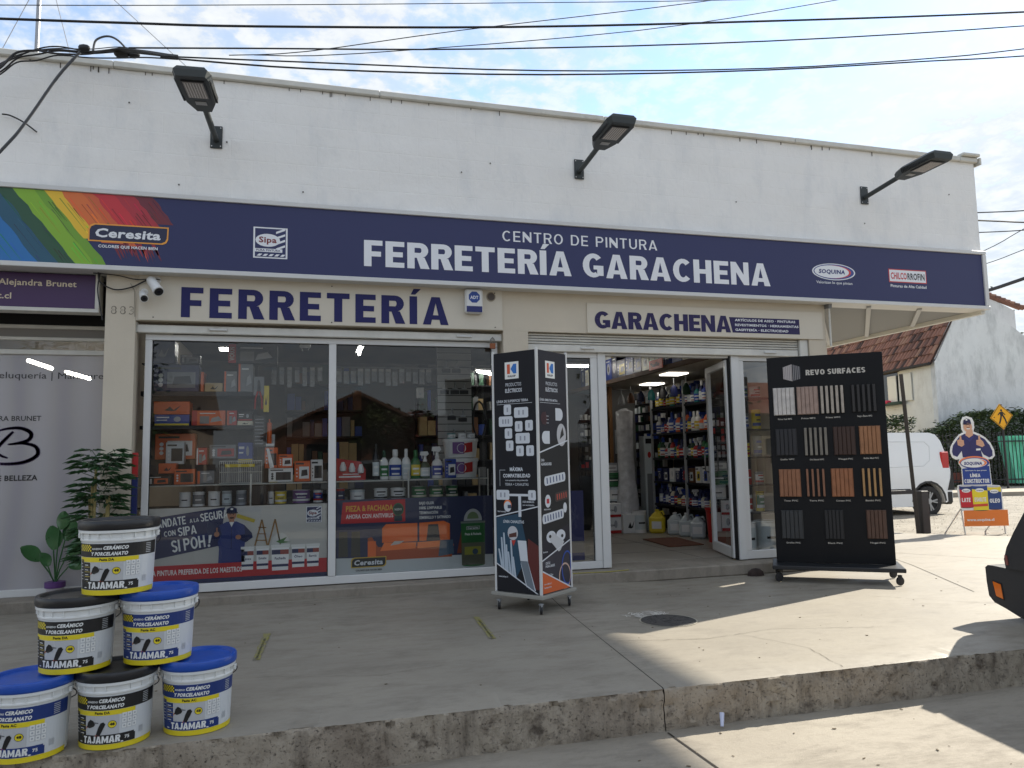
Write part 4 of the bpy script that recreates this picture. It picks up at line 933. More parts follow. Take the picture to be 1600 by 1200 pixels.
# right pane goods
for k, (x, r) in enumerate(((.42,.05),)): can((x,8.06,.897), .045, .13, 'red','navy','red and navy can right of the mullion','small tubs on the low rack')
can((.59,8.06,.897), .078, .11, 'pale','white','plain white tub right of the mullion','small tubs on the low rack', lid='white')
can((.83,8.06,.897), .072, .12, 'white','white','white tub with dark label line, first of two','small tubs on the low rack', col2='black', lid='white')
can((1.01,8.06,.897), .080, .12, 'white','white','white tub with dark label line, second of two','small tubs on the low rack', col2='black', lid='white')
can((1.235,8.08,.897), .082, .13, 'green','green','green can directly right of the white tubs','small tubs on the low rack', col2='cream')
can((1.42,8.08,.897), .078, .13, 'darkgreen','green','middle green can of the three','small tubs on the low rack', col2='cream')
can((1.59,8.08,.897), .068, .13, 'green','darkgreen','rightmost green can of the three','small tubs on the low rack', col2='cream')
BT = 'bottles on the upper rack of the right pane'
t = thing('bulb_pack', 'red pack with white light bulbs next to the mullion', 'pack', (.36,8.0,1.112))
part('card_pack', lambda b: b.prism([(.36,1.112),(.67,1.112),(.67,1.22),(.62,1.30),(.37,1.34)], 8.0,8.1, cm('red')), par=t)
for k in range(3): part('bulb', lambda b: b.lathe([(.0,.0),(.03,.01),(.034,.045),(.02,.085),(.014,.1)], cm('white',.2), (.44+.09*k,7.985,1.20-.012*k), 12), par=t)
part('pack_print', lambda b: (b.box(.40,7.997,1.14,.62,7.9995,1.155, cm('white')), b.box(.44,7.997,1.17,.60,7.9995,1.178, cm('white'))), par=t)
bottle((.775,8.0,1.112), .036, .37, 'black','pale','dark slim bottle left of the row of cleaners',BT, cap='black')
bottle((.86,8.0,1.112), .044, .30, 'white','green','small white bottle with green cap and label',BT, cap='darkgreen')
bottle((.975,8.0,1.112), .068, .31, 'white','blue','wide white bottle with a blue label at its foot',BT)
bottle((1.09,8.0,1.112), .045, .315, 'white','pale','white bottle with pale blue label',BT)
bottle((1.19,8.0,1.112), .050, .30, 'green','yellow','green bottle with a yellow label',BT, cap='green')
bottle((1.29,8.0,1.112), .052, .285, 'darkgreen','pale','dark green spray bottle',BT, cap='white', spray=True)
bottle((1.42,8.0,1.112), .058, .335, 'white','blue','tall white spray bottle at the right end of the row',BT, spray=True)
def tub(x, z, lb):
    t = thing('detergent_tub', lb, 'bucket', (x,8.12,z), 0, 'stacked white detergent tubs')
    b = MB(); b.lathe([(.17,0),(.19,.17),(.197,.172),(.197,.2),(.185,.205),(0,.205)], cm('white'), n=28, ay=.7); b.build('body', None, t)
    p = Print(.001); rr = .188
    p.rect(-.10,.04,.03,.165,cm('purple'),1,8); p.ell(.0,.10,.05,.05,cm('white'),2,14); p.poly([(.02,.05),(.13,.06),(.13,.165),(.03,.15)],cm('red'),3); p.ell(.08,.13,.03,.03,cm('red'),4,12)
    p.build('label', t, lambda u,v,h: Vector(((rr+h)*math.cos(R(-95)+u/rr),(rr*.7+.004+h)*math.sin(R(-95)+u/rr),v)))
tub(1.70,1.112,'lower white detergent tub with purple and red label'); tub(1.70,1.325,'upper white detergent tub with purple and red label')
for k, (x, bo, lb) in enumerate(((1.60,'teal','teal tin on top of the stacked tubs'),(1.72,'white','small white jar on top of the stacked tubs'),(1.82,'silver','small silver jar at the right on top of the tubs'))): can((x,8.12,1.532), .045, .055, bo, 'white', lb)
carton((1.50,7.97,1.112), .12, .02, .20, 'blue','white','small blue pack leaning on the lower tub', None, band='pic')
# hanging packets
for k in range(14):
    x = .46+.083*k; t = thing('hanging_packet', 'clear packet hanging from the rod, %s from the left' % ('first second third fourth fifth sixth seventh eighth ninth tenth eleventh twelfth thirteenth fourteenth'.split()[k]), 'packet', (x,9.2,2.42), 0, 'clear packets hanging from a rod')
    b = MB(); hh = random.uniform(.15,.21); b.box(-.03,0,-hh,.03,.012,0, mat('clear_film', S(170,176,182), .25, var=.35, vscale=26), b=.004); b.build('film_bag', None, t)
    b = MB(); b.box(-.03,-.002,-.035,.03,-.0005,-.002, cm(random.choice(['white','blue','pale','grey']))); b.build('header_card', None, t)
t = thing('hanging_rod', 'rod on which the clear packets hang', 'rod', (.4,9.22,2.43)); part('rod', lambda b: b.tube([(.38,9.22,2.435),(1.64,9.22,2.435)], .006, cm('silver'), 6), par=t)
carton((1.38,9.15,2.06), .09, .02, .13, 'white','pale','small white card bag hanging below the packets', None, band='mark')
# board of taps
t = thing('slat_wall', 'grey slat wall with taps on hooks behind the right pane', 'display board', (1.54,8.6,1.48))
part('board', lambda b: b.box(1.54,8.61,1.2,1.94,8.64,2.64, mat('slat_groove', S(40,40,42), .7)), par=t)
for k in range(17): part('slat', lambda b: b.box(1.541,8.60,1.22+.083*k,1.939,8.6095,1.22+.083*k+.074, mat('slat_grey', S(150,150,146), .5)), par=t)
for k, (x, z) in enumerate(((1.64,2.37),(1.76,2.37),(1.62,2.12),(1.74,2.12),(1.85,2.12),(1.70,1.82),(1.83,1.80),(1.72,1.58),(1.85,1.56))):
    q = thing('tap', 'chrome tap %s on the grey slat wall' % ['in the top row, left','in the top row, right','in the second row, left','in the second row, middle','in the second row, right','in the third row, left','in the third row, right','in the bottom row, left','in the bottom row, right'][k], 'tap', (x,8.58,z), 0, 'taps on the slat wall')
    b = MB(); b.tube([(-.03,0,0),(.03,0,0)], .011, cm('silver',.2), 8); b.tube([(0,0,0),(0,0,.05),(0,-.03,.07),(0,-.06,.05)], .009, cm('silver',.2), 8); b.build('tap_body', None, q)
    b = MB(); b.box(-.05,.008,-.06,.05,.014,-.015, cm('black')); b.build('backing_card', None, q)
for k, (x, z, w, h) in enumerate(((2.0,2.05,.10,.36),(2.1,1.55,.08,.45))):
    t = thing('hanging_hose', ['coiled black hose on the far wall right of the taps','black tool hanging under the coiled hose'][k], 'hose', (x,8.9,z))
    part('coil', lambda b: b.tube([(x+w*math.cos(a*.5),8.9,z+h/2+h/2*math.sin(a*.5)) for a in range(13)], .014, cm('black'), 6), par=t)
# back aisle shelving in the dark
for i, (x0, lb) in enumerate(((-.2,'dark shelf bay deep in the shop behind the left pane'),(1.9,'dark shelf bay deep in the shop behind the tap board'),(3.1,'dark shelf bay deep in the shop seen through the narrow pane'))):
    t = thing('shelf_bay', lb, 'shelf', (x0,12.4,.13))
    b = MB(); [b.box(.0,0,.3+.42*k,1.2,.4,.32+.42*k, M_blk) for k in range(6)]; b.box(0,.38,0,1.2,.4,2.6, M_blk); b.build('shelf_board', None, t)['kind'] = 'stuff'
    b = MB(); rr = random.Random(i)
    for k in range(6):
        x = .02
        while x < 1.1:
            w = rr.uniform(.06,.16); b.box(x,.05,.325+.42*k,x+w-.01,.25,.325+.42*k+rr.uniform(.14,.34), cm(rr.choice(['black','blue','brown','grey','darkgreen','grey','black','navy','tan']))); x += w
    b.build('stored_goods', None, t)['kind'] = 'stuff'

# ---------------------------------------------------------------- right wall shelves seen through the doorway
t = thing('wall_shelf', 'black metal shelving with bottles along the right wall inside the doorway', 'shelf', (5.5,9.4,.13))
lv = [.555,.905,1.27,1.655,2.06]
for z in lv: part('shelf_board', lambda b: b.box(5.48,9.0,z-.03,5.87,11.15,z, M_blk), par=t)
for y in (9.0,10.05,11.12): part('upright', lambda b: b.box(5.47,y,.125,5.50,y+.03,2.42, cm('silver')), par=t)
part('back_board', lambda b: b.box(5.862,9.0,.13,5.876,11.15,2.42, mat('grey_back_panel', (0,0,0))), par=t)
names = ['lowest','second','third','fourth','top']
rr = random.Random(11)
pal = [['navy','blue','navy','cream','navy'],['brown','navy','white','grey','navy'],['green','black','navy','darkgreen','red'],['white','blue','navy','orange','navy'],['navy','black','blue','teal','navy']]
for li, z in enumerate(lv):
    y = 11.0; k = 0
    while y > 9.15:
        k += 1; r = rr.uniform(.035,.06); c = rr.choice(pal[li]); h = rr.uniform(.24,.33)
        lab = '%s %s on the %s shelf of the right wall, %d%s from its far end' % (c, 'bottle' if li != 1 else 'box', names[li], k, {1:'st',2:'nd',3:'rd'}.get(k,'th'))
        lc = rr.choice(['white','yellow','red','pale','blue'])
        if li == 1 and rr.random() < .7: carton((5.52,y+.06,z+.001), .14, .2, h*.8, c, lc, lab, 'goods on the right wall shelves', band=rr.choice(['pic','top','bottom']), rz=R(-90)); y -= .2
        else: bottle((5.56,y,z+.001), r, h, c, lc, lab, 'goods on the right wall shelves', cap=rr.choice(['white','navy','black','blue','white']), spray=rr.random()<.3, face=-135, flat=.9); y -= 2*r+rr.uniform(.004,.02)
# floor goods inside the doorway
def jug(loc, w, h, body, label, capc='white'):
    t = thing('jug', label, 'jug', loc, R(-35), 'jugs on the floor under the right wall shelves')
    b = MB(); M = None; b.box(-w/2,-w*.35,0,w/2,w*.35,h*.72, cm(body,.25), b=w*.13); b.lathe([(w*.42,h*.70),(w*.30,h*.82),(w*.12,h*.9),(w*.12,h*.94)], cm(body,.25), n=14, ay=.7); b.build('body', None, t)
    b = MB(); b.lathe([(w*.14,h*.93),(w*.14,h)], cm(capc), n=12); b.build('cap', None, t)
    b = MB(); b.tube([(w*.12,0,h*.88),(w*.36,0,h*.92),(w*.44,0,h*.76)], w*.06, cm(body,.25), 8); b.build('handle', None, t)
    b = MB(); b.box(-w*.3,-w*.352-.004,h*.2,w*.3,-w*.352-.0005,h*.5, cm('white')); b.build('label', None, t)
jug((5.33,10.75,.124), .24, .36, 'yellow', 'bright yellow jug on the floor under the shelves', 'yellow')
jug((5.46,10.42,.124), .22, .33, 'clear', 'clear jug with blue label next to the yellow jug')
jug((5.49,10.12,.124), .22, .34, 'clear', 'second clear jug from the yellow jug'); jug((5.5,9.82,.124), .22, .33, 'clear', 'third clear jug from the yellow jug', 'blue')
t = thing('red_bin', 'red plastic bin standing beside the open door leaf', 'bin', (5.52,9.3,.124)); part('bin_body', lambda b: b.lathe([(.13,0),(.16,.42),(.17,.43),(.17,.46),(.15,.46)], cm('red'), (5.52,9.3,.124), 20), par=t)
can((5.12,10.95,.124), .115, .33, 'white','pale','plain white bucket right of the white carton', None, name='bucket', lid='white')
carton((4.83,10.9,.124), .25, .22, .28, 'white','black','white carton with black diamond mark on the floor', None, band='mark')
t = thing('tile_adhesive_bag', 'large clear plastic wrapped white roll behind the cartons', 'wrapped roll', (5.1,11.2,.124))
part('roll', lambda b: b.lathe([(.17,0),(.2,.1),(.19,.5),(.15,.8),(.13,1.2),(.14,1.9),(.05,1.95)], mat('plastic_wrap', S(196,196,198), .12, var=.25, vscale=9, bump=1.6, bscale=9), (5.06,11.25,.124), 20), par=t)
for k, (z, h, bo, ac, wd) in enumerate(((.19,.24,'white','red','TRION'),(.44,.22,'white','red','TRION'))):
    carton((4.55,10.95,z-.066 if k == 0 else .372), .27, .25, .245 if k == 0 else .21, bo, ac, ['white and red carton at the bottom of the stack left of the plastic wrap','white and red carton second from the bottom of that stack'][k], None, band='bottom', words=wd)
can((4.86,11.35,.60), .14, .22, 'pale','white','pale tub behind the red and white cartons', None, name='bucket', lid='white')
can((4.83,11.35,.83), .155, .22, 'green','darkgreen','green bucket on top of the pale tub', None, name='bucket', lid='white', col2='green')
can((4.82,11.35,1.06), .13, .14, 'silver','white','silver tin on top of the green bucket', None)
part('support', lambda b: None) if False else None
t = thing('goods_plinth', 'low dark plinth under the stacked buckets', 'plinth', (4.66,11.2,.124)); part('plinth_body', lambda b: b.box(4.66,11.22,.123,5.0,11.52,.599, M_blk), par=t)
t = thing('peg_board', 'black board with small hanging goods at the far end of the doorway', 'display board', (4.6,11.6,.9)); part('board', lambda b: b.box(4.40,11.6,.13,4.93,11.63,2.1, M_blk), par=t)
rr = random.Random(5)
for j in range(8):
    part('peg_goods', lambda b: [b.box(4.43+.07*k,11.56,1.0+.13*j,4.43+.07*k+.045,11.598,1.0+.13*j+rr.uniform(.05,.10), cm(rr.choice(['white','grey','silver','red','black','black']))) for k in range(7)], par=t)['kind'] = 'stuff'
part('post', lambda b: b.box(4.935,11.55,.13,4.985,11.62,2.46, mat('wood_post', S(140,100,62), .6)), par=t)
t = thing('white_panel', 'white board with pinned notices inside the shop', 'panel', (5.0,11.7,.13)); part('panel_board', lambda b: b.box(4.99,11.7,.13,5.46,11.73,2.42, mat('panel_white', S(112,112,110), .5)), par=t)
part('notice', lambda b: b.box(5.08,11.694,1.35,5.36,11.699,1.75, cm('pale')), par=t); part('notice', lambda b: b.box(5.16,11.688,1.50,5.28,11.693,1.62, cm('black')), par=t)
# blue stock above the low ceiling
rr = random.Random(8); y = 12.2; k = 0
while y > 8.05:
    w = rr.uniform(.14,.34); h = rr.uniform(.25,.42); k += 1; c = rr.choice(['navy','navy','blue','black','cream','blue'])
    carton((4.70,y,2.503), w, .3, h, c, rr.choice(['white','yellow','blue']), '%s box stored above the low ceiling, %d%s from the far end' % (c, k, {1:'st',2:'nd',3:'rd'}.get(k,'th')), 'boxes stored above the low ceiling', band=rr.choice(['pic','bottom','top']), rz=R(-90)); y -= w+.01
t = thing('price_sign', 'small red sign with dark lettering on the beam above the doorway shelves', 'sign', (4.62,9.2,2.5)); part('sign_plate', lambda b: b.box(4.63,9.02,2.47,4.64,9.42,2.60, ink(226,66,40)), par=t)
p = Print(.001); p.text('Pasillo', .06, .035, .055, ink(60,20,40), w=.26, bold=.04); p.build('lettering', t, (lambda f: (lambda u,v,h: f(u,v,h)-Vector(t.location)))(plane_map((4.6295,9.42,2.47),(0,-1,0),(0,0,1))))
t = thing('door_mat', 'reddish brown mat on the shop floor inside the doorway', 'mat', (4.9,9.5,.124)); part('mat_sheet', lambda b: b.add([(4.62,9.0,.126),(5.15,9.05,.126),(5.25,10.0,.126),(4.72,10.0,.126),(4.62,9.0,.136),(5.15,9.05,.136),(5.25,10.0,.136),(4.72,10.0,.136)], [(4,5,6,7),(0,1,5,4),(1,2,6,5),(2,3,7,6),(3,0,4,7)], mat('mat_fibre', S(110,70,52), .9, var=.2, vscale=20)), par=t)
# right fixed pane
can((5.20,8.15,.13), .13, .36, 'white','pale','white pail behind the pane left of the black sample board', None, name='bucket', lid='white')
can((5.52,8.2,.13), .14, .36, 'pale','pale','second pale pail behind the same pane', None, name='bucket', lid='white')
t = thing('window_rack', 'rack inside the pane left of the black sample board', 'shelf', (5.1,8.5,.5))
for z in (.56,.90,1.25,1.6,2.0): part('shelf_board', lambda b: b.box(5.05,8.35,z,5.84,8.7,z+.02, M_blk), par=t)
rr = random.Random(4)
for j, z in enumerate((.58,.92,1.27,1.62,2.02)):
    for k in range(4):
        can((5.15+.17*k,8.5,z+.002), rr.uniform(.05,.07), rr.uniform(.14,.26), *[rr.choice(['yellow','red','white','black','grey','green']) for _ in range(2)], '%s can on the %s shelf behind the pane beside the sample board' % (['leftmost','second','third','rightmost'][k], names[j]), 'cans behind the pane beside the sample board', col2=rr.choice(['red','white','blue']))

# ================================================================ POSTERS ON THE GLASS
def brighten(): pass
po = thing('window_poster', 'paint poster with a worker in blue overalls and five white buckets', 'poster', (-1.3,7.66,.2))
part('sheet', lambda b: b.box(-1.315,7.640,.212,.272,7.643,.905, ink(190,188,182)), par=po)
f = local(po, front(7.6395)); p = Print(.0006); NV = ink(38,44,86); W1 = ink(232,232,228); RD = ink(186,32,40)
p.poly([(-1.315,.815),(-.66,.90),(-.70,.545),(-1.315,.435)], NV, 1)
btext(p,'ÁNDATE', -1.24, .725, .075, W1, w=.245, s=.2, rot=R(7.5), layer=2); btext(p,'A LA', -.965, .765, .035, W1, w=.08, s=.2, rot=R(7.5), layer=2); btext(p,'SEGURA', -.87, .77, .075, W1, w=.24, s=.2, rot=R(8), layer=2)
btext(p,'CON', -1.18, .645, .05, W1, w=.10, s=.2, rot=R(8), layer=2); btext(p,'SIPA', -1.06, .645, .08, W1, w=.16, s=.2, rot=R(8), layer=2); btext(p,'SI POH', -1.11, .50, .11, W1, w=.29, s=.2, rot=R(8), layer=2); p.poly([(-.80,.645),(-.772,.648),(-.786,.572),(-.80,.570)],W1,2); p.ell(-.795,.55,.012,.013,W1,2.3,8)
p.rect(-1.315,.25,.272,.385,RD,2); p.rect(-1.315,.212,.272,.25,NV,2)
p.text('LA PINTURA PREFERIDA DE LOS MAESTROS', -1.29, .297, .048, W1, w=.79, bold=.03, layer=3)
# ladder
WD = ink(150,112,60)
for a in (-.36,-.24): p.line(a-.03,.53,a+.03,.77,.014,WD,3); p.line(a+.08,.53,a+.03,.77,.014,WD,3)
for k in range(3): p.line(-.385+.012*k,.58+.06*k,-.29,.575+.06*k,.009,WD,3)
# worker
SK = ink(176,126,98); BLU = ink(40,56,122)
def worker(p, u, v, s, L=4):
    q = lambda pts: [(u+a*s, v+b*s) for a, b in pts]
    p.poly(q([(-.26,-.0),(.28,-.0),(.27,.3),(.30,.60),(.26,.80),(.10,.88),(-.10,.88),(-.26,.80),(-.30,.55),(-.25,.3)]), BLU, L)
    p.poly(q([(-.26,.80),(-.36,.62),(-.38,.52),(-.28,.46),(-.20,.62)]), ink(26,36,82), L+1); p.poly(q([(.26,.80),(.42,.62),(.44,.52),(.30,.42),(.12,.50),(.14,.58),(.28,.60)]), ink(26,36,82), L+1)
    p.ell(u-.30*s, v+.62*s, .055*s, .06*s, SK, L+2, 12); p.rect(u-.315*s, v+.66*s, u-.285*s, v+.76*s, SK, L+2); p.ell(u+.14*s, v+.54*s, .06*s, .05*s, SK, L+2, 12)
    p.rect(u-.05*s, v+.86*s, u+.05*s, v+.95*s, SK, L+1); p.ell(u, v+1.03*s, .095*s, .13*s, SK, L+2, 18)
    p.poly(q([(-.11,1.06),(-.10,1.16),(0,1.21),(.10,1.16),(.11,1.06),(.0,1.09)]), ink(24,32,70), L+3); p.ell(u, v+1.07*s, .13*s, .022*s, ink(18,24,54), L+4, 12)
    p.ell(u, v+.96*s, .05*s, .02*s, ink(60,38,30), L+4, 12); p.ell(u-.035*s, v+1.035*s, .012*s, .009*s, INK_k, L+4, 8); p.ell(u+.035*s, v+1.035*s, .012*s, .009*s, INK_k, L+4, 8)
    p.poly(q([(-.05,.87),(0,.76),(.05,.87)]), W1, L+3); p.ell(u+.0*s, v+1.15*s, .03*s, .022*s, W1, L+5, 10); p.rect(u-.005*s, v+.3*s, u+.005*s, v+.76*s, ink(20,28,64), L+2)
worker(p, -.60, .385, .43); p.poly([(-.56,.80),(-.40,.745),(-.39,.775),(-.55,.835)], ink(188,170,50), 10)
for i, (u, w) in enumerate(((-.455,.115),(-.32,.115),(-.16,.165),(.005,.125),(.14,.12))):
    h = .215 if i != 2 else .24; v = .31 if i != 2 else .29; lid = ink(222,222,218); bd_ = ink(236,236,234)
    p.poly([(u-w*.44,v),(u+w*.44,v),(u+w*.5,v+h),(u-w*.5,v+h)], bd_, 4); p.rect(u-w*.53,v+h*.88,u+w*.53,v+h,lid,5); p.rect(u-w*.47,v+h*.62,u+w*.47,v+h*.80,NV,5); p.rect(u,v+h*.62,u+w*.47,v+h*.80,ink(150,70,60),6)
    p.rect(u-w*.45,v+h*.14,u+w*.45,v+h*.24,NV,5); p.text(['Látex','Esmalte','Fachada','Óleo','Barniz'][i],u,v+h*.42,h*.1,NV,w=w*.6,align='c',bold=.02,layer=6)
p.ell(-.16,.53,.085,.11,ink(200,200,196),3,22,0,math.pi); p.poly([(-.2,.56),(-.1,.6),(-.13,.56),(-.06,.55),(-.16,.54)], ink(70,120,60),4)
sipa(p, .075, .725, .145, .155, 4)
p.build('poster_print', po, f)
po = thing('window_poster', 'dark blue paint poster with an orange sofa and a green can', 'poster', (.4,7.66,.2))
part('sheet', lambda b: b.box(.358,7.640,.212,1.932,7.643,.93, ink(42,50,84)), par=po)
f = local(po, front(7.6395)); p = Print(.0006)
p.poly([(.358,.212),(1.932,.212),(1.932,.335),(.358,.37)], ink(196,200,200), 1)
p.poly([(.42,.905),(1.03,.92),(1.03,.70),(.40,.70)], RD, 1); p.text('PIEZA & FACHADA', .45, .815, .055, ink(214,176,60), w=.46, bold=.03); p.text('AHORA CON ANTIVIRUS', .45, .745, .042, W1, w=.46, bold=.025)
p.ell(.96,.82,.055,.065,ink(60,110,70),3,18); p.ell(.96,.82,.045,.054,ink(30,60,50),4,18); p.text('NUEVO',.96,.81,.022,W1,w=.07,bold=.02,layer=5,align='c'); p.rect(.92,.705,1.0,.76,ink(30,60,70),3)
for k, s in enumerate(('BAJO OLOR','100% LIMPIABLE','TERMINACIÓN','SEMIBRILLO Y SATINADO')): p.text(s, 1.17, .86-.048*k, .028, W1, w=(.15,.23,.19,.32)[k], bold=.03)
OR = ink(226,116,50); OD = ink(176,84,40)
p.poly([(.68,.33),(1.50,.33),(1.50,.45),(.76,.46),(.70,.56),(.66,.55)],OD,2); p.poly([(.80,.50),(1.15,.50),(1.15,.68),(.84,.68),(.80,.64)],OR,3); p.poly([(1.17,.50),(1.48,.50),(1.48,.66),(1.42,.69),(1.17,.68)],OR,3)
p.poly([(.78,.42),(1.13,.43),(1.14,.49),(.82,.50)],ink(236,132,66),4); p.poly([(1.15,.43),(1.52,.44),(1.5,.50),(1.15,.49)],ink(236,132,66),4); p.poly([(1.24,.50),(1.38,.50),(1.36,.66),(1.26,.66)],ink(60,60,64),5); p.poly([(1.36,.34),(1.52,.36),(1.51,.50),(1.38,.50)],ink(76,100,120),5); p.poly([(.88,.47),(.97,.48),(1.02,.51),(.92,.51)],ink(190,190,184),5)
p.rect(.66,.33,.74,.52,OR,4); p.poly([(1.55,.36),(1.70,.36),(1.70,.56),(1.6,.60)],ink(130,60,36),2)
for a in (.38,.50): p.poly([(a,.38),(a+.09,.38),(a+.085,.62),(a+.005,.62)],ink(70,68,60),2)
badge(p, .50, .27, .34, .10, True, (210,176,60), (34,36,34), .009, (30,30,40), 6)
GN = ink(38,104,50)
p.poly([(1.60,.24),(1.84,.24),(1.845,.66),(1.595,.66)],GN,6); p.ell(1.72,.24,.12,.018,GN,6.2,16); p.rect(1.592,.655,1.848,.675,ink(120,130,120),7); p.rect(1.60,.24,1.84,.46,ink(96,98,80),7); p.rect(1.63,.34,1.80,.42,ink(150,150,60),8); p.ell(1.74,.37,.03,.03,ink(60,80,100),9,12)
p.ell(1.72,.68,.095,.12,ink(176,178,176),5.5,24,0,math.pi); p.ell(1.72,.70,.06,.07,ink(110,130,90),5.8,16,0,math.pi); badge(p,1.65,.59,.14,.035,False,(200,200,196),(30,76,40),.004,lay=8); p.text('Pieza & Fachada',1.72,.535,.024,W1,w=.17,align='c',bold=.03,layer=8)
p.build('poster_print', po, f)
# navy banner behind the narrow pane
po = thing('window_banner', 'plain navy banner behind the narrow pane beside the doorway', 'banner', (2.6,7.66,.25)); part('sheet', lambda b: b.box(2.45,7.64,.22,2.93,7.643,.95, ink(34,38,92)), par=po); part('pale_strip', lambda b: b.box(2.451,7.637,.30,2.929,7.6395,.42, ink(120,112,106)), par=po)
# salon interior behind the frosted vinyl
b = MB(); b.box(-9,11.4,0,-1.71,11.5,3.06, mat('salon_wall', S(150,144,140), .8)); b.box(-9,8.41,.05,-1.71,11.4,.12, mat('salon_floor', S(120,114,108), .6)); b.box(-9,7.96,3.0,-1.71,11.4,3.069, mat('salon_wall', (0,0,0))); struct(b.build('salon_interior_walls'))
M_led3 = mat('salon_tube_light', (1,.95,.82), .5, emit=14)
for k, (x0, z0, x1, z1) in enumerate(((-3.22,2.62,-2.90,2.50),(-2.80,2.48,-2.48,2.38))):
    t = thing('salon_light', ['longer lit tube glowing through the frosted salon glass','lit tube glowing near the pillar through the frosted salon glass'][k], 'ceiling light', (x0,10.5,z0))
    b = MB(); b.tube([(0,0,0),(x1-x0,-.2,z1-z0)], .024, M_led3, 8); b.build('light_tube', None, t)
# yellow hose end lying along the broken step left of the doorway
t = thing('floor_strip', 'yellowish rubber strip along the step edge left of the doorway', 'strip', (2.9,7.37,.12)); b = MB(); b.tube([(-.42,.02,.006),(-.1,.012,.007),(.2,-.004,.006),(.42,.03,.006)], .006, mat('yellow_rubber', S(150,140,70), .6), 6); b.build('strip_body', None, t)
# broom heads and brushes hanging inside the doorway, and stacked stock
rr = random.Random(15)
for k in range(7):
    t = thing('hanging_brush', '%s brush hanging above the shelves inside the doorway, %s from the street' % (['green','blue','black','teal','navy','brown','grey'][k], 'first second third fourth fifth sixth seventh'.split()[k]), 'brush', (5.15-.02*k, 9.35+.32*k, 2.40), 0, 'brushes hanging inside the doorway')
    b = MB(); b.tube([(0,0,0),(0,0,-.10)], .006, cm('silver'), 5); b.build('handle', None, t)
    b = MB(); b.lathe([(.02,-.10),(.055,-.16),(.06,-.26),(0,-.27)], cm(['darkgreen','navy','black','teal','navy','brown','grey'][k], .8), n=10, ay=.6); b.build('bristles', None, t)
# dome camera and a second run of hanging packets in the left pane
t = thing('dome_camera', 'white dome camera on the ceiling near the top right of the left pane', 'camera', (.06,8.3,2.53)); b = MB(); b.lathe([(.055,.05),(.055,0),(.045,-.012)], cm('white'), n=18); b.build('mount', None, t); b = MB(); b.lathe([(.036,-.012),(.034,-.035),(.018,-.052),(0,-.056)], cm('black',.15), n=16); b.build('dome', None, t)
for k in range(7):
    t = thing('hanging_packet', 'pale packet hanging left of the mullion, %s from the left' % ('first second third fourth fifth sixth seventh'.split()[k]), 'packet', (-.28+.085*k,9.0,2.40), 0, 'pale packets hanging in the left pane')
    b = MB(); hh = random.uniform(.15,.24); b.box(-.026,0,-hh,.026,.012,0, mat('clear_film', (0,0,0)), b=.004); b.build('film_bag', None, t)
    b = MB(); b.box(-.026,-.002,-.035,.026,-.0005,-.002, cm(random.choice(['white','pale','grey']))); b.build('header_card', None, t)
# more stock on the shelves of the left pane
tb = [(-.45,2.325,-.30,2.50,'red','black','left','red box leaning behind the topmost power tool box',8.2),(-1.17,2.325,-.98,2.42,'black','grey','pic','flat dark box on top of the shelf beside the highest box',8.25),
 (-1.40,1.112,-1.20,1.20,'black','orange','pic','low black case at the left end of the rack',8.0),(-1.17,1.112,-.98,1.26,'orange','black','pic','orange and black case on the rack beside the low black case',8.05),
 (-.96,1.112,-.80,1.24,'grey','orange','left','grey case with orange band left of the wire basket',8.05),(-.33,1.47,-.24,1.60,'pale','black','mark','small pale box hanging above the orange camera box',8.2)]
for (x0,z0,x1,z1,bo,ac,ba,lb,y) in tb: carton((x0,y,z0), x1-x0, .12, z1-z0, bo, ac, lb, 'boxes on the display shelves', band=ba)
# dark tool wall deep inside the doorway, between the wrapped roll and the bottle shelves
t = thing('tool_wall', 'dark wall board crowded with small goods behind the plastic wrapped roll', 'display board', (5.8,12.0,.13))
b = MB(); b.box(5.80,11.18,.125,5.86,13.0,2.43, M_blk); b.box(4.99,12.7,.125,5.79,12.76,2.43, M_blk); b.build('board', None, t, world=True)
b = MB(); rr = random.Random(6)
for j in range(13):
    for k in range(16):
        y = 11.25+.108*k; z = .35+.155*j; b.box(5.76-rr.uniform(0,.03),y,z,5.799,y+rr.uniform(.05,.09),z+rr.uniform(.07,.13), cm(rr.choice(['navy','blue','grey','black','white','pale','brown','darkgreen','black','silver'])))
b.build('small_goods', None, t, world=True)['kind'] = 'stuff'
t = thing('carton_stack', 'tall narrow white carton with dark print between the wrapped roll and the shelves', 'box', (5.35,11.15,.124))
b = MB(); b.box(0,0,0,.16,.2,1.5, cm('pale'), b=.004); b.build('carton', None, t)
p = Print(.0008); p.ell(.08,1.2,.03,.05,cm('red')); p.rect(.02,1.38,.14,1.46,cm('black')); p.rect(.03,.2,.13,.9,cm('grey')); p.build('front_print', t, plane_map((0,-.0005,0),(1,0,0),(0,0,1)))
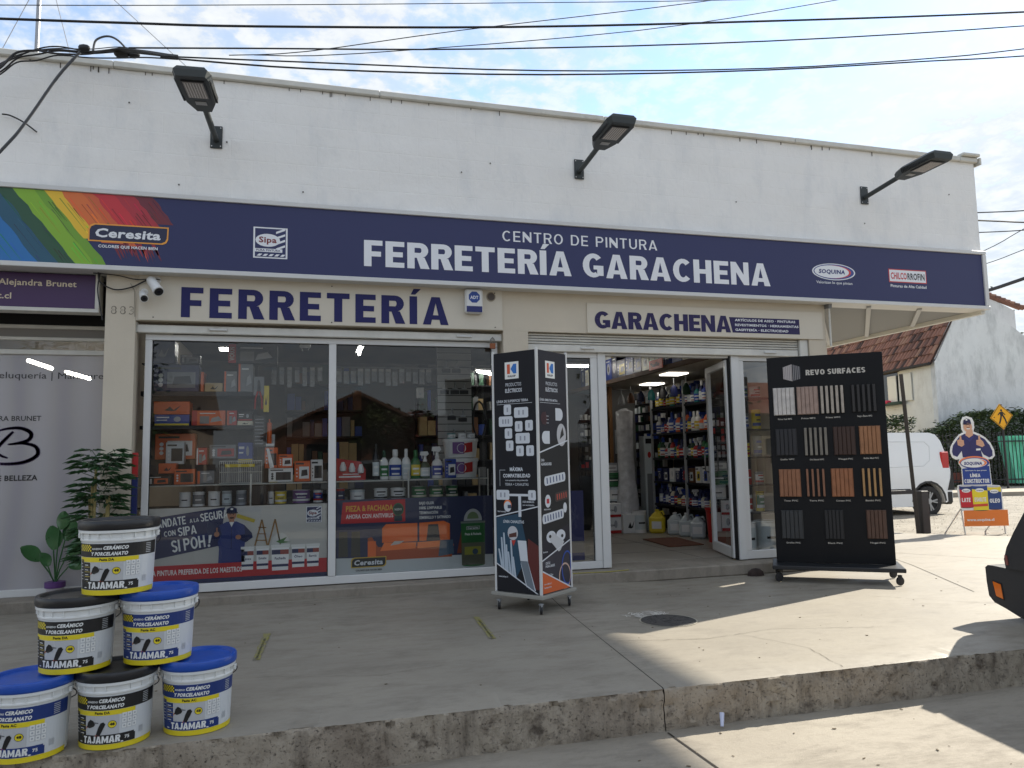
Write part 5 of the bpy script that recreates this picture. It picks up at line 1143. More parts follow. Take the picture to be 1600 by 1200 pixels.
# ================================================================ STANDS ON THE PAVEMENT
def caster(par, x, y, z0, r=.036, hub='silver'):
    """small swivel wheel under a stand: fork and wheel"""
    b = MB(); M = Matrix.Translation((x,y,r+z0)) @ Matrix.Rotation(R(90),4,'X') @ Matrix.Rotation(R(35),4,'Y')
    b.lathe([(0,-.012),(r*.62,-.012),(r,-.009),(r,.009),(r*.62,.012),(0,.012)], mat('caster_rubber', S(34,34,36), .6), M=M, n=18)
    b.lathe([(0,.0125),(r*.5,.0125),(r*.5,.014),(0,.014)], cm(hub,.3), M=M, n=12); b.lathe([(0,-.014),(r*.5,-.014),(r*.5,-.0125),(0,-.0125)], cm(hub,.3), M=M, n=12); o = b.build('wheel', None, par)
    b = MB(); b.lathe([(.022,0),(.022,.008),(.012,.012)], cm(hub,.3), (x,y,z0+2*r+.004), 12); 
    for s in (-1,1):
        q = Vector((x,y,0))+Vector((math.sin(R(-35))*0+.017*s*math.cos(R(55)), .017*s*math.sin(R(55)),0)); b.box(q.x-.012,q.y-.002,z0+r*.6,q.x+.012,q.y+.002,z0+2*r+.006, cm(hub,.3))
    b.build('fork', None, par)
h = .235
kal = thing('display_stand', 'tall four sided rolling stand showing switches and cable on dark panels', 'display stand', (2.0,6.47,.004), R(38))
b = MB(); b.box(-.27,-.27,.125,.27,.27,.155, mat('grey_board_base', S(150,148,140), .6), b=.004); b.build('base_board', None, kal)
b = MB(); b.box(-h+.004,-h+.004,.1555,h-.004,h-.004,2.235, mat('stand_core', S(22,24,34), .5)); b.build('core', None, kal)
for sx in (-1,1):
    for sy in (-1,1):
        b = MB(); b.box(sx*h-.011,sy*h-.011,.156,sx*h+.011,sy*h+.011,2.25, M_alu, b=.003); b.build('corner_profile', None, kal)
for sx in (-1,1):
    for sy in (-1,1): caster(kal, sx*.22, sy*.22, 0)
b = MB(); b.tube([(0,-.03,2.235),(0,-.03,2.27),(.12,.1,2.30)], .0, M_alu, 6) if False else None
DB = ink(5,6,18,.7); WL = ink(206,210,216); GB = ink(60,66,90); BR_ = ink(200,80,50); BC = ink(50,90,180)
def logo(p, u, v):
    p.rect(u-.075,v-.075,u+.075,v+.075,W1,3); p.rect(u-.05,v-.03,u-.018,v+.055,ink(206,84,44),4); p.poly([(u-.012,v+.012),(u+.02,v+.055),(u+.052,v+.055),(u+.052,v-.03),(u+.02,v-.03)],ink(30,110,190),4)
    p.text('KALOP',u,v-.06,.018,INK_k,w=.085,align='c',bold=.05,layer=4)
def plate(p,u,v,w,hh=.075,k=1):
    p.poly([(u-w/2+.01,v-hh/2),(u+w/2-.01,v-hh/2),(u+w/2,v-hh/2+.01),(u+w/2,v+hh/2-.01),(u+w/2-.01,v+hh/2),(u-w/2+.01,v+hh/2),(u-w/2,v+hh/2-.01),(u-w/2,v-hh/2+.01)],WL,3)
    for i in range(k): p.rect(u-w*.3+w*.6*(i+.5)/k-.008,v-.02,u-w*.3+w*.6*(i+.5)/k+.008,v+.02,ink(150,154,164),4)
W2 = 2*h
# left face (local -x)
p = Print(.0008); p.rect(.012,.165,W2-.012,2.23,DB,1)
logo(p,.21,2.07); p.text('PRODUCTOS',W2/2-.01,1.93,.03,WL,w=.17,align='c',bold=0); p.text('ELÉCTRICOS',W2/2-.01,1.875,.034,WL,w=.18,align='c',bold=.03)
p.text('LÍNEA DE SUPERFICIE TERRA',.04,1.79,.022,WL,w=.34,bold=.02); p.line(.04,1.775,.42,1.775,.003,WL,2)
for (X,Y,w,k) in ((195,620,.08,1),(300,650,.15,2),(180,722,.15,3),(280,770,.08,1),(358,765,.08,1),(200,828,.08,1),(308,874,.15,2),(208,935,.08,1),(286,982,.08,1),(362,982,.08,1)):
    plate(p, .03+(X-105)/300*.42, 2.235-(Y/5.456-20)/380*2.07, w, .09 if w < .1 else .09, k)
p.text('MÁXIMA',.24,1.19,.032,WL,w=.14,align='c',bold=.04); p.text('COMPATIBILIDAD',.24,1.135,.032,WL,w=.29,align='c',bold=.04); p.text('con accesorios de protección',.24,1.105,.014,WL,w=.24,align='c'); p.text('TERRA + CANALETAS',.24,1.065,.022,WL,w=.25,align='c',bold=.0)
p.curve([(.12,1.20),(.06,1.20),(.06,1.06)],.003,WL)
plate(p,.09,.985,.14,.085,2); plate(p,.40,.985,.08,.085,1); p.rect(.155,.975,.37,.995,WL,3); p.rect(.255,.80,.285,.975,WL,3)
p.ell(.14,.895,.042,.052,ink(230,120,60),2,16); p.ell(.14,.885,.04,.045,WL,3,16); p.rect(.14,.87,.18,.90,ink(60,70,90),4)
p.text('DISEÑO MINIMALISTA',.30,.92,.016,WL,w=.12,bold=.02); p.text('con terminación',.30,.895,.014,WL,w=.12); p.text('Fácil montaje',.03,.835,.014,WL,w=.09)
p.poly([(.012,.79),(W2-.012,.885),(W2-.012,.895),(.012,.80)],WL,4)
p.poly([(.012,.40),(.012,.785),(W2-.2,.83),(W2-.12,.5),(W2-.3,.2)],ink(20,62,86),1.5); p.poly([(W2-.16,.3),(W2-.12,.62),(W2-.012,.56),(W2-.012,.2),(W2-.1,.2)],ink(90,26,22),1.7)
p.text('LÍNEA CANALETAS',.09,.745,.024,WL,w=.22,bold=.02); p.ell(.19,.66,.055,.06,ink(190,190,194),3,20); p.poly([(.15,.65),(.23,.67),(.23,.63),(.15,.62)],ink(80,36,30),4); p.poly([(.17,.60),(.22,.60),(.195,.55)],ink(180,50,40),3)
for i,(u0,u1,a,b_) in enumerate(((.03,.06,.52,.36),(.06,.075,.62,.34),(.085,.10,.66,.33),(.11,.12,.56,.30),(.13,.15,.50,.30),(.16,.175,.60,.25),(.18,.20,.46,.28))): p.poly([(u0,a),(u0+.016,a),(u1+.022,b_),(u1,b_)],ink(176,188,200),3)
p.poly([(.24,.60),(.33,.60),(.345,.42),(.42,.19),(.33,.19),(.27,.40)],WL,3); p.poly([(.265,.43),(.34,.43),(.41,.19),(.34,.19)],ink(110,120,130),4)
p.poly([(.012,.40),(.012,.388),(W2-.04,.165),(W2-.02,.165)],WL,5); p.text('www.kalop.cl',.03,.28,.014,WL,w=.1,bold=.02,layer=5)
p.poly([(.012,.165),(.012,.387),(W2-.05,.166)],DB,4)
p.build('left_panel_print', kal, plane_map((-h-.0045,h,0),(0,-1,0),(0,0,1)))
# right face (local -y)
p = Print(.0008); p.rect(.012,.165,W2-.012,2.23,ink(26,24,36,.6),1); p.poly([(.012,1.4),(.012,.6),(W2-.012,.72),(W2-.012,1.5)],ink(18,19,22,.6),1.5)
logo(p,.20,2.07); p.text('PRODUCTOS',.22,1.93,.03,WL,w=.18,align='c',bold=0); p.text('ELÉCTRICOS',.22,1.875,.034,WL,w=.19,align='c',bold=.03)
p.text('LÍNEA EMBUTIR MITRA',.03,1.79,.02,WL,w=.28,bold=.02); p.line(.03,1.775,.35,1.775,.003,WL,2)
p.poly([(.06,1.68),(.12,1.70),(.12,1.58),(.06,1.60)],ink(60,24,34),3); p.ell(.09,1.64,.05,.055,ink(60,24,34),3,16); p.ell(.34,1.68,.05,.055,WL,3,16); p.rect(.27,1.625,.34,1.735,WL,3.3); p.rect(.10,1.42,.17,1.53,WL,3.3); p.ell(.10,1.475,.05,.055,WL,3,16)
p.ell(.36,1.50,.075,.10,ink(186,186,190),3,22); p.poly([(.33,1.46),(.40,1.50),(.38,1.57),(.35,1.52)],INK_k,4)
for k in range(3): p.line(.125,1.60+.03*k,.16,1.60+.03*k,.004,WL,4)
p.poly([(.012,1.34),(W2-.012,1.445),(W2-.012,1.457),(.012,1.352)],WL,4)
p.text('LÍNEA',.03,1.27,.02,WL,w=.05); p.text('ALARGADORES',.03,1.235,.024,WL,w=.16,bold=.03)
def strip(u,v,w,n,c=WL,s=ink(60,80,120),rot=R(6)):
    d=Vector((math.cos(rot),math.sin(rot))); q=Vector((-d.y,d.x))
    P0=Vector((u,v)); pts=[P0-q*.04,P0+d*w-q*.04,P0+d*w+q*.04,P0+q*.04]; p.poly([tuple(a) for a in pts],c,3); p.ell(u,v,.02,.04,c,2.8,12); p.ell(u+d.x*w,v+d.y*w,.02,.04,c,2.8,12)
    for k in range(n): a=P0+d*(w*(k+.5)/n); p.poly([tuple(a-q*.025-d*.008),tuple(a-q*.025+d*.008),tuple(a+q*.025+d*.008),tuple(a+q*.025-d*.008)],s,4)
strip(.09,1.10,.30,6); strip(.25,.955,.18,5,ink(50,40,40),ink(170,70,56)); p.ell(.12,.93,.045,.055,WL,3,18); p.rect(.10,.91,.14,.95,ink(180,40,50),4); p.ell(.39,.86,.03,.045,WL,3,14); strip(.05,.78,.30,7)
p.text('Multicontacto',.06,.855,.014,WL,w=.1)
p.ell(.16,.625,.075,.05,WL,3,18); p.ell(.31,.625,.075,.05,WL,3,18); p.poly([(.13,.60),(.18,.66),(.36,.57),(.30,.50),(.27,.49)],ink(190,192,196),4); p.ell(.14,.63,.02,.015,INK_k,5,8); p.ell(.33,.62,.02,.015,INK_k,5,8)
p.text('Extensiones',.03,.50,.014,WL,w=.07)
p.poly([(.012,.43),(W2-.012,.57),(W2-.012,.582),(.012,.442)],WL,5); p.poly([(.012,.165),(.012,.43),(W2-.012,.57),(W2-.012,.165)],ink(30,32,52,.35),2.5)
p.text('CINTAS',.06,.40,.022,WL,w=.07,layer=5); p.text('PASACABLES',.06,.375,.02,WL,w=.14,bold=.03,layer=5); p.text('10·15·20m',.07,.30,.02,WL,w=.10,layer=5); p.text('5·10·20m',.07,.235,.02,WL,w=.10,layer=5)
for t0,cx,cy,a,b_,c in ((0,.40,.34,.085,.14,ink(40,80,170)),(0,.36,.27,.09,.11,ink(206,176,160))): p.curve([(min(W2-.014,cx+a*math.cos(k*.3)),max(.17,cy+b_*math.sin(k*.3))) for k in range(22)],.014,c,5.2)
p.poly([(.012,.165),(.012,.345),(W2-.03,.165)],ink(206,96,44),6); p.poly([(.012,.345),(.012,.357),(W2-.012,.17),(W2-.03,.165)],WL,6.5); p.text('www.kalop.cl',.03,.235,.014,WL,w=.11,bold=.02,layer=7); p.text('/kalopchile',.03,.205,.014,WL,w=.11,bold=.02,layer=7)
p.build('right_panel_print', kal, plane_map((-h,-h-.0045,0),(1,0,0),(0,0,1)))
# the pale rolled thing behind the top of the stand
t = thing('rolled_tube', 'white plastic tube end poking above the tall rolling stand', 'tube', (2.15,6.75,2.2))
b = MB(); b.lathe([(.0,0),(.033,0),(.034,.002),(.034,.4),(.0,.4)], cm('white'), M=Matrix.Rotation(R(35),4,'Z') @ Matrix.Rotation(R(82),4,'Y'), n=16); b.build('tube_body', None, t)
b = MB(); b.lathe([(0,-.001),(.027,-.001),(.027,.0)], cm('brown'), M=Matrix.Rotation(R(35),4,'Z') @ Matrix.Rotation(R(82),4,'Y'), n=14); b.build('dark_hole', None, t)

rev = thing('sample_board', 'large black rolling board with rows of slatted wall panel samples', 'display board', (4.82,7.05,.004), R(-35))
M_rb = mat('matt_black_board', S(9,10,14), .6, spec=.3, var=.05, vscale=3)
b = MB(); b.box(.033,0,.168,1.163,.035,2.325, M_rb, b=.003); b.build('board', None, rev)
b = MB(); b.box(-.01,-.27,.125,1.215,.30,.165, mat('base_black', S(30,32,36), .45), b=.006); b.build('base_board', None, rev)
b = MB(); b.box(.04,.036,.166,.07,.25,.36, M_rb); b.box(1.12,.036,.166,1.15,.25,.36, M_rb); b.build('rear_brace', None, rev)
for x, y in ((.05,-.22),(1.16,-.22),(.05,.25),(1.16,.25)): caster(rev, x, y, 0, .042, 'black')
SM = [(.086,1.706,.292,1.992,'f',(196,190,184)),(.322,1.707,.523,1.994,'f',(158,134,122)),(.551,1.708,.772,1.995,'g',(168,158,146)),(.851,1.712,1.075,1.992,'g',(44,42,42)),
 (.089,1.280,.293,1.554,'f',(36,36,40)),(.370,1.274,.591,1.562,'g',(120,114,104)),(.656,1.275,.857,1.562,'f',(58,38,30)),(.903,1.279,1.094,1.561,'f',(150,104,70)),
 (.103,.848,.307,1.129,'f',(140,94,66)),(.368,.848,.544,1.132,'g',(132,92,70)),(.612,.848,.813,1.131,'f',(146,94,62)),(.902,.850,1.079,1.131,'g',(170,132,86)),
 (.102,.413,.310,.701,'f',(48,50,52)),(.524,.416,.699,.706,'f',(26,27,30)),(.920,.426,1.098,.708,'f',(84,60,48))]
nm = ['Prime Oak MPC','Prime MPC','Prime WPC','Negro Ébano MPC','Grafito WPC','Gris Natural WPC','Wengué PVC','Roble Miel PVC','Teca PVC','Terra PVC','Cerezo PVC','Bambú PVC','Grafito PVC','Black PVC','Nogal PVC']
ln = ['pale grey fluted sample','pinkish beige fluted sample','beige slat sample with dark gaps','black slat sample','black fluted sample','grey brown slat sample','dark brown fluted sample','honey brown fluted sample','reddish brown fluted sample','brown slat sample','warm orange brown fluted sample','light tan slat sample','charcoal fluted sample','plain black fluted sample','dull brown fluted sample']
for i,(u0,v0,u1,v1,ty,c) in enumerate(SM):
    m = mat('sample_wood_%d' % i, S(*c), .5, var=.18 if sum(c) > 140 else .06, vscale=14)
    b = MB(); b.box(u0-.004,-.006,v0-.003,u1+.004,-.0005,v1+.003, mat('felt_black', S(16,16,18), .9) if ty == 'g' else m); sp_ = b.build('wall_sample', None, rev); sp_['label'] = ln[i]
    n = 5 if ty == 'g' and i < 8 else 4 if ty == 'g' else 5; w = (u1-u0)
    for k in range(n):
        a = u0+w*(k/(n-1 if ty == 'g' else n))*(1 if ty != 'g' else .88); ww = w*.12 if ty == 'g' else w/n-.004
        b = MB(); b.box(a,-.024,v0,a+ww,-.0065,v1, m, b=.003); b.build('slat', None, sp_)
p = Print(.0008); RW = ink(196,190,180)
btext(p,'REVO SURFACES',.42,2.118,.056,RW,w=.575,s=.26,gap=.12,space=.35)
p.poly([(.195,2.09),(.285,2.062),(.285,2.243),(.195,2.215)],ink(180,172,170)); p.poly([(.29,2.062),(.368,2.085),(.368,2.21),(.29,2.243)],ink(60,60,66))
for k in range(5): p.line(.205+.018*k,2.088-.004*k,.205+.018*k,2.216+.004*k,.003,ink(90,84,84),3)
for k in range(4): p.line(.30+.018*k,2.07+.004*k,.30+.018*k,2.235-.006*k,.006,ink(150,146,146),3)
RF = plane_map((0,-.0005,0),(1,0,0),(0,0,1))
for i,(u0,v0,u1,v1,ty,c) in enumerate(SM): q = Print(.0008); q.text(nm[i],(u0+u1)/2,v0-.052,.016,RW,w=.14,align='c',bold=.02); q.build('caption', rev, RF)
p.build('board_lettering', rev, plane_map((0,-.0005,0),(1,0,0),(0,0,1)))

# ================================================================ PAINT BUCKETS STACKED IN A PYRAMID
M_pw = mat('bucket_white_plastic', S(226,228,226), .32, coat=.1)
def tub_big(main, lidc, words):
    """adhesive bucket: body, rim, lid, printed label, bail handle"""
    t = thing('paint_bucket', 'x', 'bucket', (0,0,0), 0, 'adhesive buckets stacked in a pyramid')
    r0, r1, hb = .148, .160, .292
    rad = lambda z: r0+(r1-r0)*min(1,max(0,z/hb))
    b = MB(); b.lathe([(r0-.008,0),(r0,.006),(rad(.235),.235),(r1,.24),(r1+.003,.244),(r1+.003,.25),(r1,.254),(r1,.276)], M_pw, n=48); b.build('body', None, t)
    b = MB()
    for k in range(20):
        a = 2*math.pi*k/20; b.box(-.0015,r1-.001,.254,.0015,r1+.008,.283, M_pw, Matrix.Rotation(a,4,'Z'))
    b.lathe([(r1+.0,.277),(r1+.011,.279),(r1+.012,.291),(r1+.004,.293)], M_pw, n=48); b.build('rim', None, t)
    ml = mat('bucket_lid_'+lidc, S(*{'black':(34,34,36),'blue':(28,78,172)}[lidc]), .34, var=.12, vscale=9, bump=.12, bscale=30)
    b = MB(); b.lathe([(r1+.004,.288),(r1+.013,.294),(r1+.016,.300),(r1+.016,.326),(r1+.012,.334),(r1+.002,.336),(r1-.006,.333),(r1-.012,.322),(r1-.02,.321),(r1-.05,.324),(.05,.323),(0,.324)], ml, n=56); b.build('lid', None, t)
    b = MB()
    for s in (-1,1): b.box(s*(r1+.004)-.006,-.014,.25,s*(r1+.004)+.012*s,.014,.275, M_pw, b=.003)
    pts = [((r1+.012)*math.cos(R(a)), -(.012+.09*math.sin(R(a)))*1.0+(-.08*math.sin(R(a))), .262-.085*math.sin(R(a))) for a in range(0,181,12)]
    b.tube(pts, .0028, mat('bail_wire', S(50,50,52), .4, .7), 6); b.build('handle', None, t) if False else None
    b2 = MB(); 
    for s in (-1,1): b2.box(s*(r1+.008)-.007,-.014,.25,s*(r1+.008)+.007,.014,.275, M_pw, b=.003)
    pts = [((r1+.018)*math.cos(R(a)), (r1+.03)*math.sin(R(a))*.98, .262-.10*math.sin(R(a))) for a in range(0,181,10)]
    b2.tube(pts, .0028, mat('bail_wire', (0,0,0)), 6); b2.build('handle', None, t)
    D_ = ink(*main); YE = ink(226,206,40,.35); W3 = ink(226,228,226,.35); G3 = ink(176,180,184,.35); BK = ink(26,26,28,.35)
    p = Print(.0006); U0, U1 = -.235, .235
    p.rect(U0,.002,U1,.235,ink(206,210,212,.35),1,30); p.rect(U0,.001,U1,.024,YE,2,30)
    p.rect(U0,.172,U1,.232,D_,2,30); p.poly([(-.17,.150),(.105,.150),(.13,.171),(-.17,.171)],YE,3) if False else p.rect(-.17,.150,.12,.171,YE,3,18)
    for i in range(11):
        for j in range(4):
            if (i+j)%2 == 0: p.rect(-.168+.0075*i,.198+.0075*j,-.1605+.0075*i,.2055+.0075*j,YE,3)
            else: p.rect(-.168+.0075*i,.198+.0075*j,-.1605+.0075*i,.2055+.0075*j,BK,3)
    p.text('ADHESIVO',-.082,.2055,.0085,W3,w=.048,bold=.03,shear=.2,layer=4); p.text('CERÁMICO',-.030,.2055,.0165,W3,w=.102,bold=.055,shear=.25,layer=4); p.text('Y PORCELANATO',-.088,.179,.0165,W3,w=.158,bold=.055,shear=.25,layer=4)
    p.text(words,-.045,.1555,.0115,BK,w=.062,bold=.04,layer=4)
    p.rect(-.135,.058,-.092,.148,D_,3,3); p.rect(-.17,.058,-.138,.160,D_,3,3)
    for k in range(4): p.rect(-.131,.062+.0215*k,-.094,.064+.0215*k,ink(200,180,80),4,2); p.rect(-.128,.070+.0215*k,-.104,.073+.0215*k,W3,4,2)
    for k in range(6): p.rect(-.165,.070+.014*k,-.146,.073+.014*k,W3,4,2)
    p.rect(-.091,.058,.055,.148,ink(186,188,190),2.6,8)
    p.poly([(-.091,.148),(-.04,.148),(-.036,.118),(-.091,.075)],ink(206,206,204),3)
    # two gloved hands
    p.poly([(-.085,.100),(-.070,.096),(-.050,.104),(-.044,.112),(-.052,.128),(-.066,.134),(-.078,.122)],BK,5); p.poly([(-.091,.092),(-.083,.098),(-.078,.106),(-.088,.104)],ink(180,110,80),4); p.poly([(-.052,.124),(-.028,.120),(-.030,.116),(-.050,.116)],ink(110,112,116),4.4)
    p.poly([(-.040,.068),(-.024,.062),(-.008,.094),(.000,.112),(-.008,.122),(-.020,.118),(-.030,.098)],BK,4.8); p.poly([(-.046,.058),(-.028,.058),(-.026,.066),(-.038,.072)],ink(170,70,50),4.2)
    p.ell(.027,.110,.0175,.0165,BK,4,18); p.ell(.027,.110,.0155,.0145,YE,4.6,18); p.text('48',.027,.105,.012,BK,w=.02,align='c',bold=.05,layer=5.2)
    for i in range(3):
        for j in range(3):
            a, c_ = .066+.0215*i, .086+.0235*j; p.rect(a-.001,c_-.001,a+.019,c_+.0205,G3,3,1); p.rect(a,c_,a+.018,c_+.0195,W3,3.6,1); p.ell(a+.009,c_+.010,.0045,.0045,G3,4.2,8)
    p.rect(-.165,.0255,.118,.066,D_,4,24); p.rect(.118,.0255,.124,.059,D_,4,1)
    btext(p,'TAJAMAR',-.105,.031,.030,W3,w=.165,s=.27,gap=.05,shear=.05,layer=5); p.text('75',.078,.040,.014,W3,w=.02,bold=.03,layer=5); p.ell(.068,.030,.006,.003,W3,5,8); p.rect(-.132,.033,-.116,.037,W3,5)
    for k in range(7): p.rect(.142+.0035*k,.050,.1435+.0035*k,.078,G3,3)
    for k in range(6): p.rect(.155,.180+.008*k,.185,.183+.008*k,G3,4,2)
    p.build('label', t, lambda u,v,hh: Vector(((rad(v)+.0004+hh)*math.sin(u/.153), -(rad(v)+.0004+hh)*math.cos(u/.153), v)))
    return t
bk = tub_big((28,28,30),'black','Pasta DA'); bb = tub_big((26,52,116),'blue','Pasta AC')
SC = 1.035
bks = [(bk,(-.845,4.16,.672),R(-2),'black lidded bucket alone on top of the pyramid'),
 (bk,(-1.02,4.175,.336),R(-6),'black lidded bucket at the left of the middle row'),
 (bb,(-.665,4.215,.336),R(-3),'blue lidded bucket at the right of the middle row'),
 (bb,(-1.185,4.10,0),R(-8),'blue lidded bucket at the left of the bottom row, cut by the picture edge'),
 (bk,(-.835,4.155,0),R(-4),'black lidded bucket in the middle of the bottom row'),
 (bb,(-.478,4.225,0),R(-2),'blue lidded bucket at the right of the bottom row')]
seen = set()
for src, loc, rz, lab in bks:
    o = src if src.name not in seen else copy_tree(src); seen.add(src.name)
    place(o, (loc[0],loc[1],loc[2]*SC+.002), rz, lab); o.scale = (SC,SC,SC)

# ================================================================ PLANTS
M_leafd = mat('dark_leaf', S(50,82,48), .4, var=.35, vscale=14); M_leafb = mat('glossy_leaf', S(44,92,46), .3, var=.2, vscale=8, coat=.3)
M_cane = mat('cane', S(150,136,86), .6, var=.2, vscale=20)
pl = thing('bamboo_palm', 'tall potted palm with narrow drooping leaflets in front of the white pillar', 'plant', (-1.64,7.22,.05))
b = MB(); b.lathe([(.10,0),(.14,.22),(.15,.23),(.14,.24),(0,.21)], ink(60,56,54), n=20); b.build('pot', None, pl)
rr = random.Random(21); cb = MB(); lb = MB()
for k in range(5):
    a = rr.uniform(0,6.28); top = 1.45-.13*k
    pts = [(.03*math.cos(a),.03*math.sin(a),.2),(.05*math.cos(a),.05*math.sin(a),top*.55),(.09*math.cos(a)+.02,.06*math.sin(a),top-.08)]
    if k == 0: pts = [(.07,-.02,.2),(.075,-.02,.7),(.08,-.02,1.0)]
    cb.tube(pts, .012 if k else .017, M_cane, 6)
for k in range(120):
    a = rr.uniform(0,6.283); z = rr.uniform(.45,1.36); r = rr.uniform(.02,.06)
    L = rr.uniform(.08,.20); el = rr.uniform(-.1,.8)
    base = Vector((r*math.cos(a)+.02,r*math.sin(a)*.8,z)); hub = base+Vector((math.cos(a)*L*.6*math.cos(el), math.sin(a)*L*.6*math.cos(el), L*.6*math.sin(el)))
    cb.tube([base, hub], .003, M_leafd, 4)
    nL = rr.randint(5,8)
    for j in range(nL):
        th = a+(j-(nL-1)/2)*.42; l2 = rr.uniform(.10,.18); dr = rr.uniform(.2,.6)
        d1 = Vector((math.cos(th),math.sin(th),.25-dr*.3)).normalized(); d2 = Vector((math.cos(th),math.sin(th),-dr)).normalized(); s_ = Vector((-math.sin(th),math.cos(th),rr.uniform(-.3,.3)))*rr.uniform(.009,.016)
        m1 = hub+d1*l2*.5; tip = m1+d2*l2*.5
        lb.add([hub, m1+s_, tip, m1-s_], [(0,1,2),(0,2,3)], M_leafd)
cb.build('stems', None, pl); lb.build('leaflets', None, pl, recalc=False)['kind'] = 'stuff'
pl = thing('rubber_plant', 'small plant with broad glossy leaves in a purple pot on the salon ledge', 'plant', (-2.10,7.80,.142))
b = MB(); b.lathe([(.055,0),(.075,.10),(.08,.105),(.08,.13),(.072,.135),(0,.12)], mat('pot_white', S(190,186,192), .4), n=24); b.build('pot', None, pl)
b = MB(); b.lathe([(.081,.085),(.084,.088),(.084,.135),(.078,.138)], mat('pot_purple', S(84,48,110), .4), n=24); b.build('pot_rim', None, pl)
for k,(dx_,dz,sz,tw) in enumerate(((-.16,.33,.20,-.9),(-.02,.42,.22,-.1),(.10,.50,.20,.35),(.04,.60,.17,.2),(.14,.38,.20,.8),(.16,.27,.16,1.2),(-.05,.28,.14,-.5))):
    b = MB(); st = [(0,0,.12),(dx_*.3,-.01*k,dz*.5+.05),(dx_*.75,-.02-.01*k,dz)]; b.tube(st, .006, M_leafb, 6)
    c = Vector(st[-1]); ax = Vector((math.sin(tw),-.15,math.cos(tw))).normalized(); sd = Vector((math.cos(tw),-.25,-math.sin(tw))).normalized(); nn = ax.cross(sd)
    rows = []; n = 7
    for i in range(n+1):
        t_ = i/n; w = sz*.36*math.sin(math.pi*min(1,t_*.92+.06))**.7; cc_ = c+ax*(t_*sz)+nn*(.02*math.sin(t_*3)); rows.append([cc_-sd*w+nn*.015, cc_, cc_+sd*w+nn*.015])
    vs = [p_ for r_ in rows for p_ in r_]; b.add(vs, [(i*3+j,i*3+j+1,i*3+j+4,i*3+j+3) for i in range(n) for j in range(2)], M_leafb, True)
    b.build('leaf', None, pl, recalc=False)

# ================================================================ MARKS ON THE PAVEMENT
def tape(x, y0, y1, lab, dxx):
    t = thing('floor_tape', lab, 'tape', (x,(y0+y1)/2,0)); b = MB(); n = 12; rr = random.Random(int(y0*100+x*10))
    M_t = mat('worn_yellow_tape', S(150,144,66), .6, var=.25, vscale=30, stain=(S(124,118,104), 30, .44, .54, (1,1,1)))
    for i in range(n):
        ya, yb = y0+(y1-y0)*i/n, y0+(y1-y0)*(i+1)/n; xa, xb = x+dxx*i/n, x+dxx*(i+1)/n; w = .027*rr.uniform(.8,1.05)
        b.face([(xa-w,ya,gz(xa,ya)+.004),(xa+w,ya,gz(xa,ya)+.004),(xb+w,yb,gz(xb,yb)+.004),(xb-w,yb,gz(xb,yb)+.004)], M_t)
    b.build('tape_strip', None, t, world=True, recalc=False)
    p = Print(.0008); [p.text(s, .02+k*.125, -.008, .016, ink(70,70,30), w=.11, bold=.02) for k, s in enumerate(('DISTANCIA','MANTENGA','DISTANCIA','SOCIAL','1 METRO'))]
    p.build('tape_lettering', t, (lambda f: (lambda u,v,hh: f(u,v,hh)-Vector(t.location)))(plane_map((x,y0,gz(x,y0)+.0045),(dxx/(y1-y0),1,0),(-1,0,0))))
tape(-.26, 5.45, 6.25, 'worn yellow floor tape strip nearest the buckets', .04)
tape(1.37, 5.48, 6.28, 'worn yellow floor tape strip in front of the tall switch stand', .06)
t = thing('manhole_cover', 'round dark manhole cover in the pavement between the two stands', 'manhole cover', (2.83,5.58,.003))
b = MB(); b.lathe([(.215,0),(.215,.003),(.205,.004),(.205,.0025),(0,.0025)], mat('cast_iron', S(66,64,62), .6, var=.25, vscale=14, bump=.8, bscale=60), n=40); b.build('cover', None, t)
b = MB(); 
for k in range(40):
    a0, a1 = 2*math.pi*k/40, 2*math.pi*(k+1)/40
    b.face([(.218*math.cos(a0),.218*math.sin(a0),.0012),(.228*math.cos(a0),.228*math.sin(a0),.0012),(.228*math.cos(a1),.228*math.sin(a1),.0012),(.218*math.cos(a1),.218*math.sin(a1),.0012)], ink(176,170,154))
b.build('cement_ring', None, t, recalc=False)
b = MB(); rr = random.Random(9)
for k in range(46):
    a = rr.uniform(0,6.28); r_ = .19*math.sqrt(rr.random()); x, y = r_*math.cos(a), r_*math.sin(a); b.box(x-.016,y-.004,.0025,x+.016,y+.004,.0045, mat('cast_iron', (0,0,0)), Matrix.Rotation(rr.choice((0,1.57)),4,'Z'))
b.build('raised_pattern', None, t)['kind'] = 'stuff'
t = thing('paint_mark', 'scribbled pale spray paint ring beside the manhole cover', 'paint mark', (2.78,5.86,.004)); b = MB(); rr = random.Random(2)
for k in range(90):
    a = rr.uniform(0,6.28); r_ = rr.uniform(.03,.15); x, y = .19*r_/.15*math.cos(a), .12*r_/.15*math.sin(a); l = rr.uniform(.01,.035); th = a+1.57+rr.uniform(-.5,.5); l *= 1.4
    d = Vector((math.cos(th),math.sin(th),0))*l; q = Vector((-d.y,d.x,0)).normalized()*.004; c = Vector((x,y,.0005+.00001*k)); b.face([c-d-q,c+d-q,c+d+q,c-d+q], ink(206,202,194))
b.build('paint_marks', None, t, recalc=False)['kind'] = 'stuff'
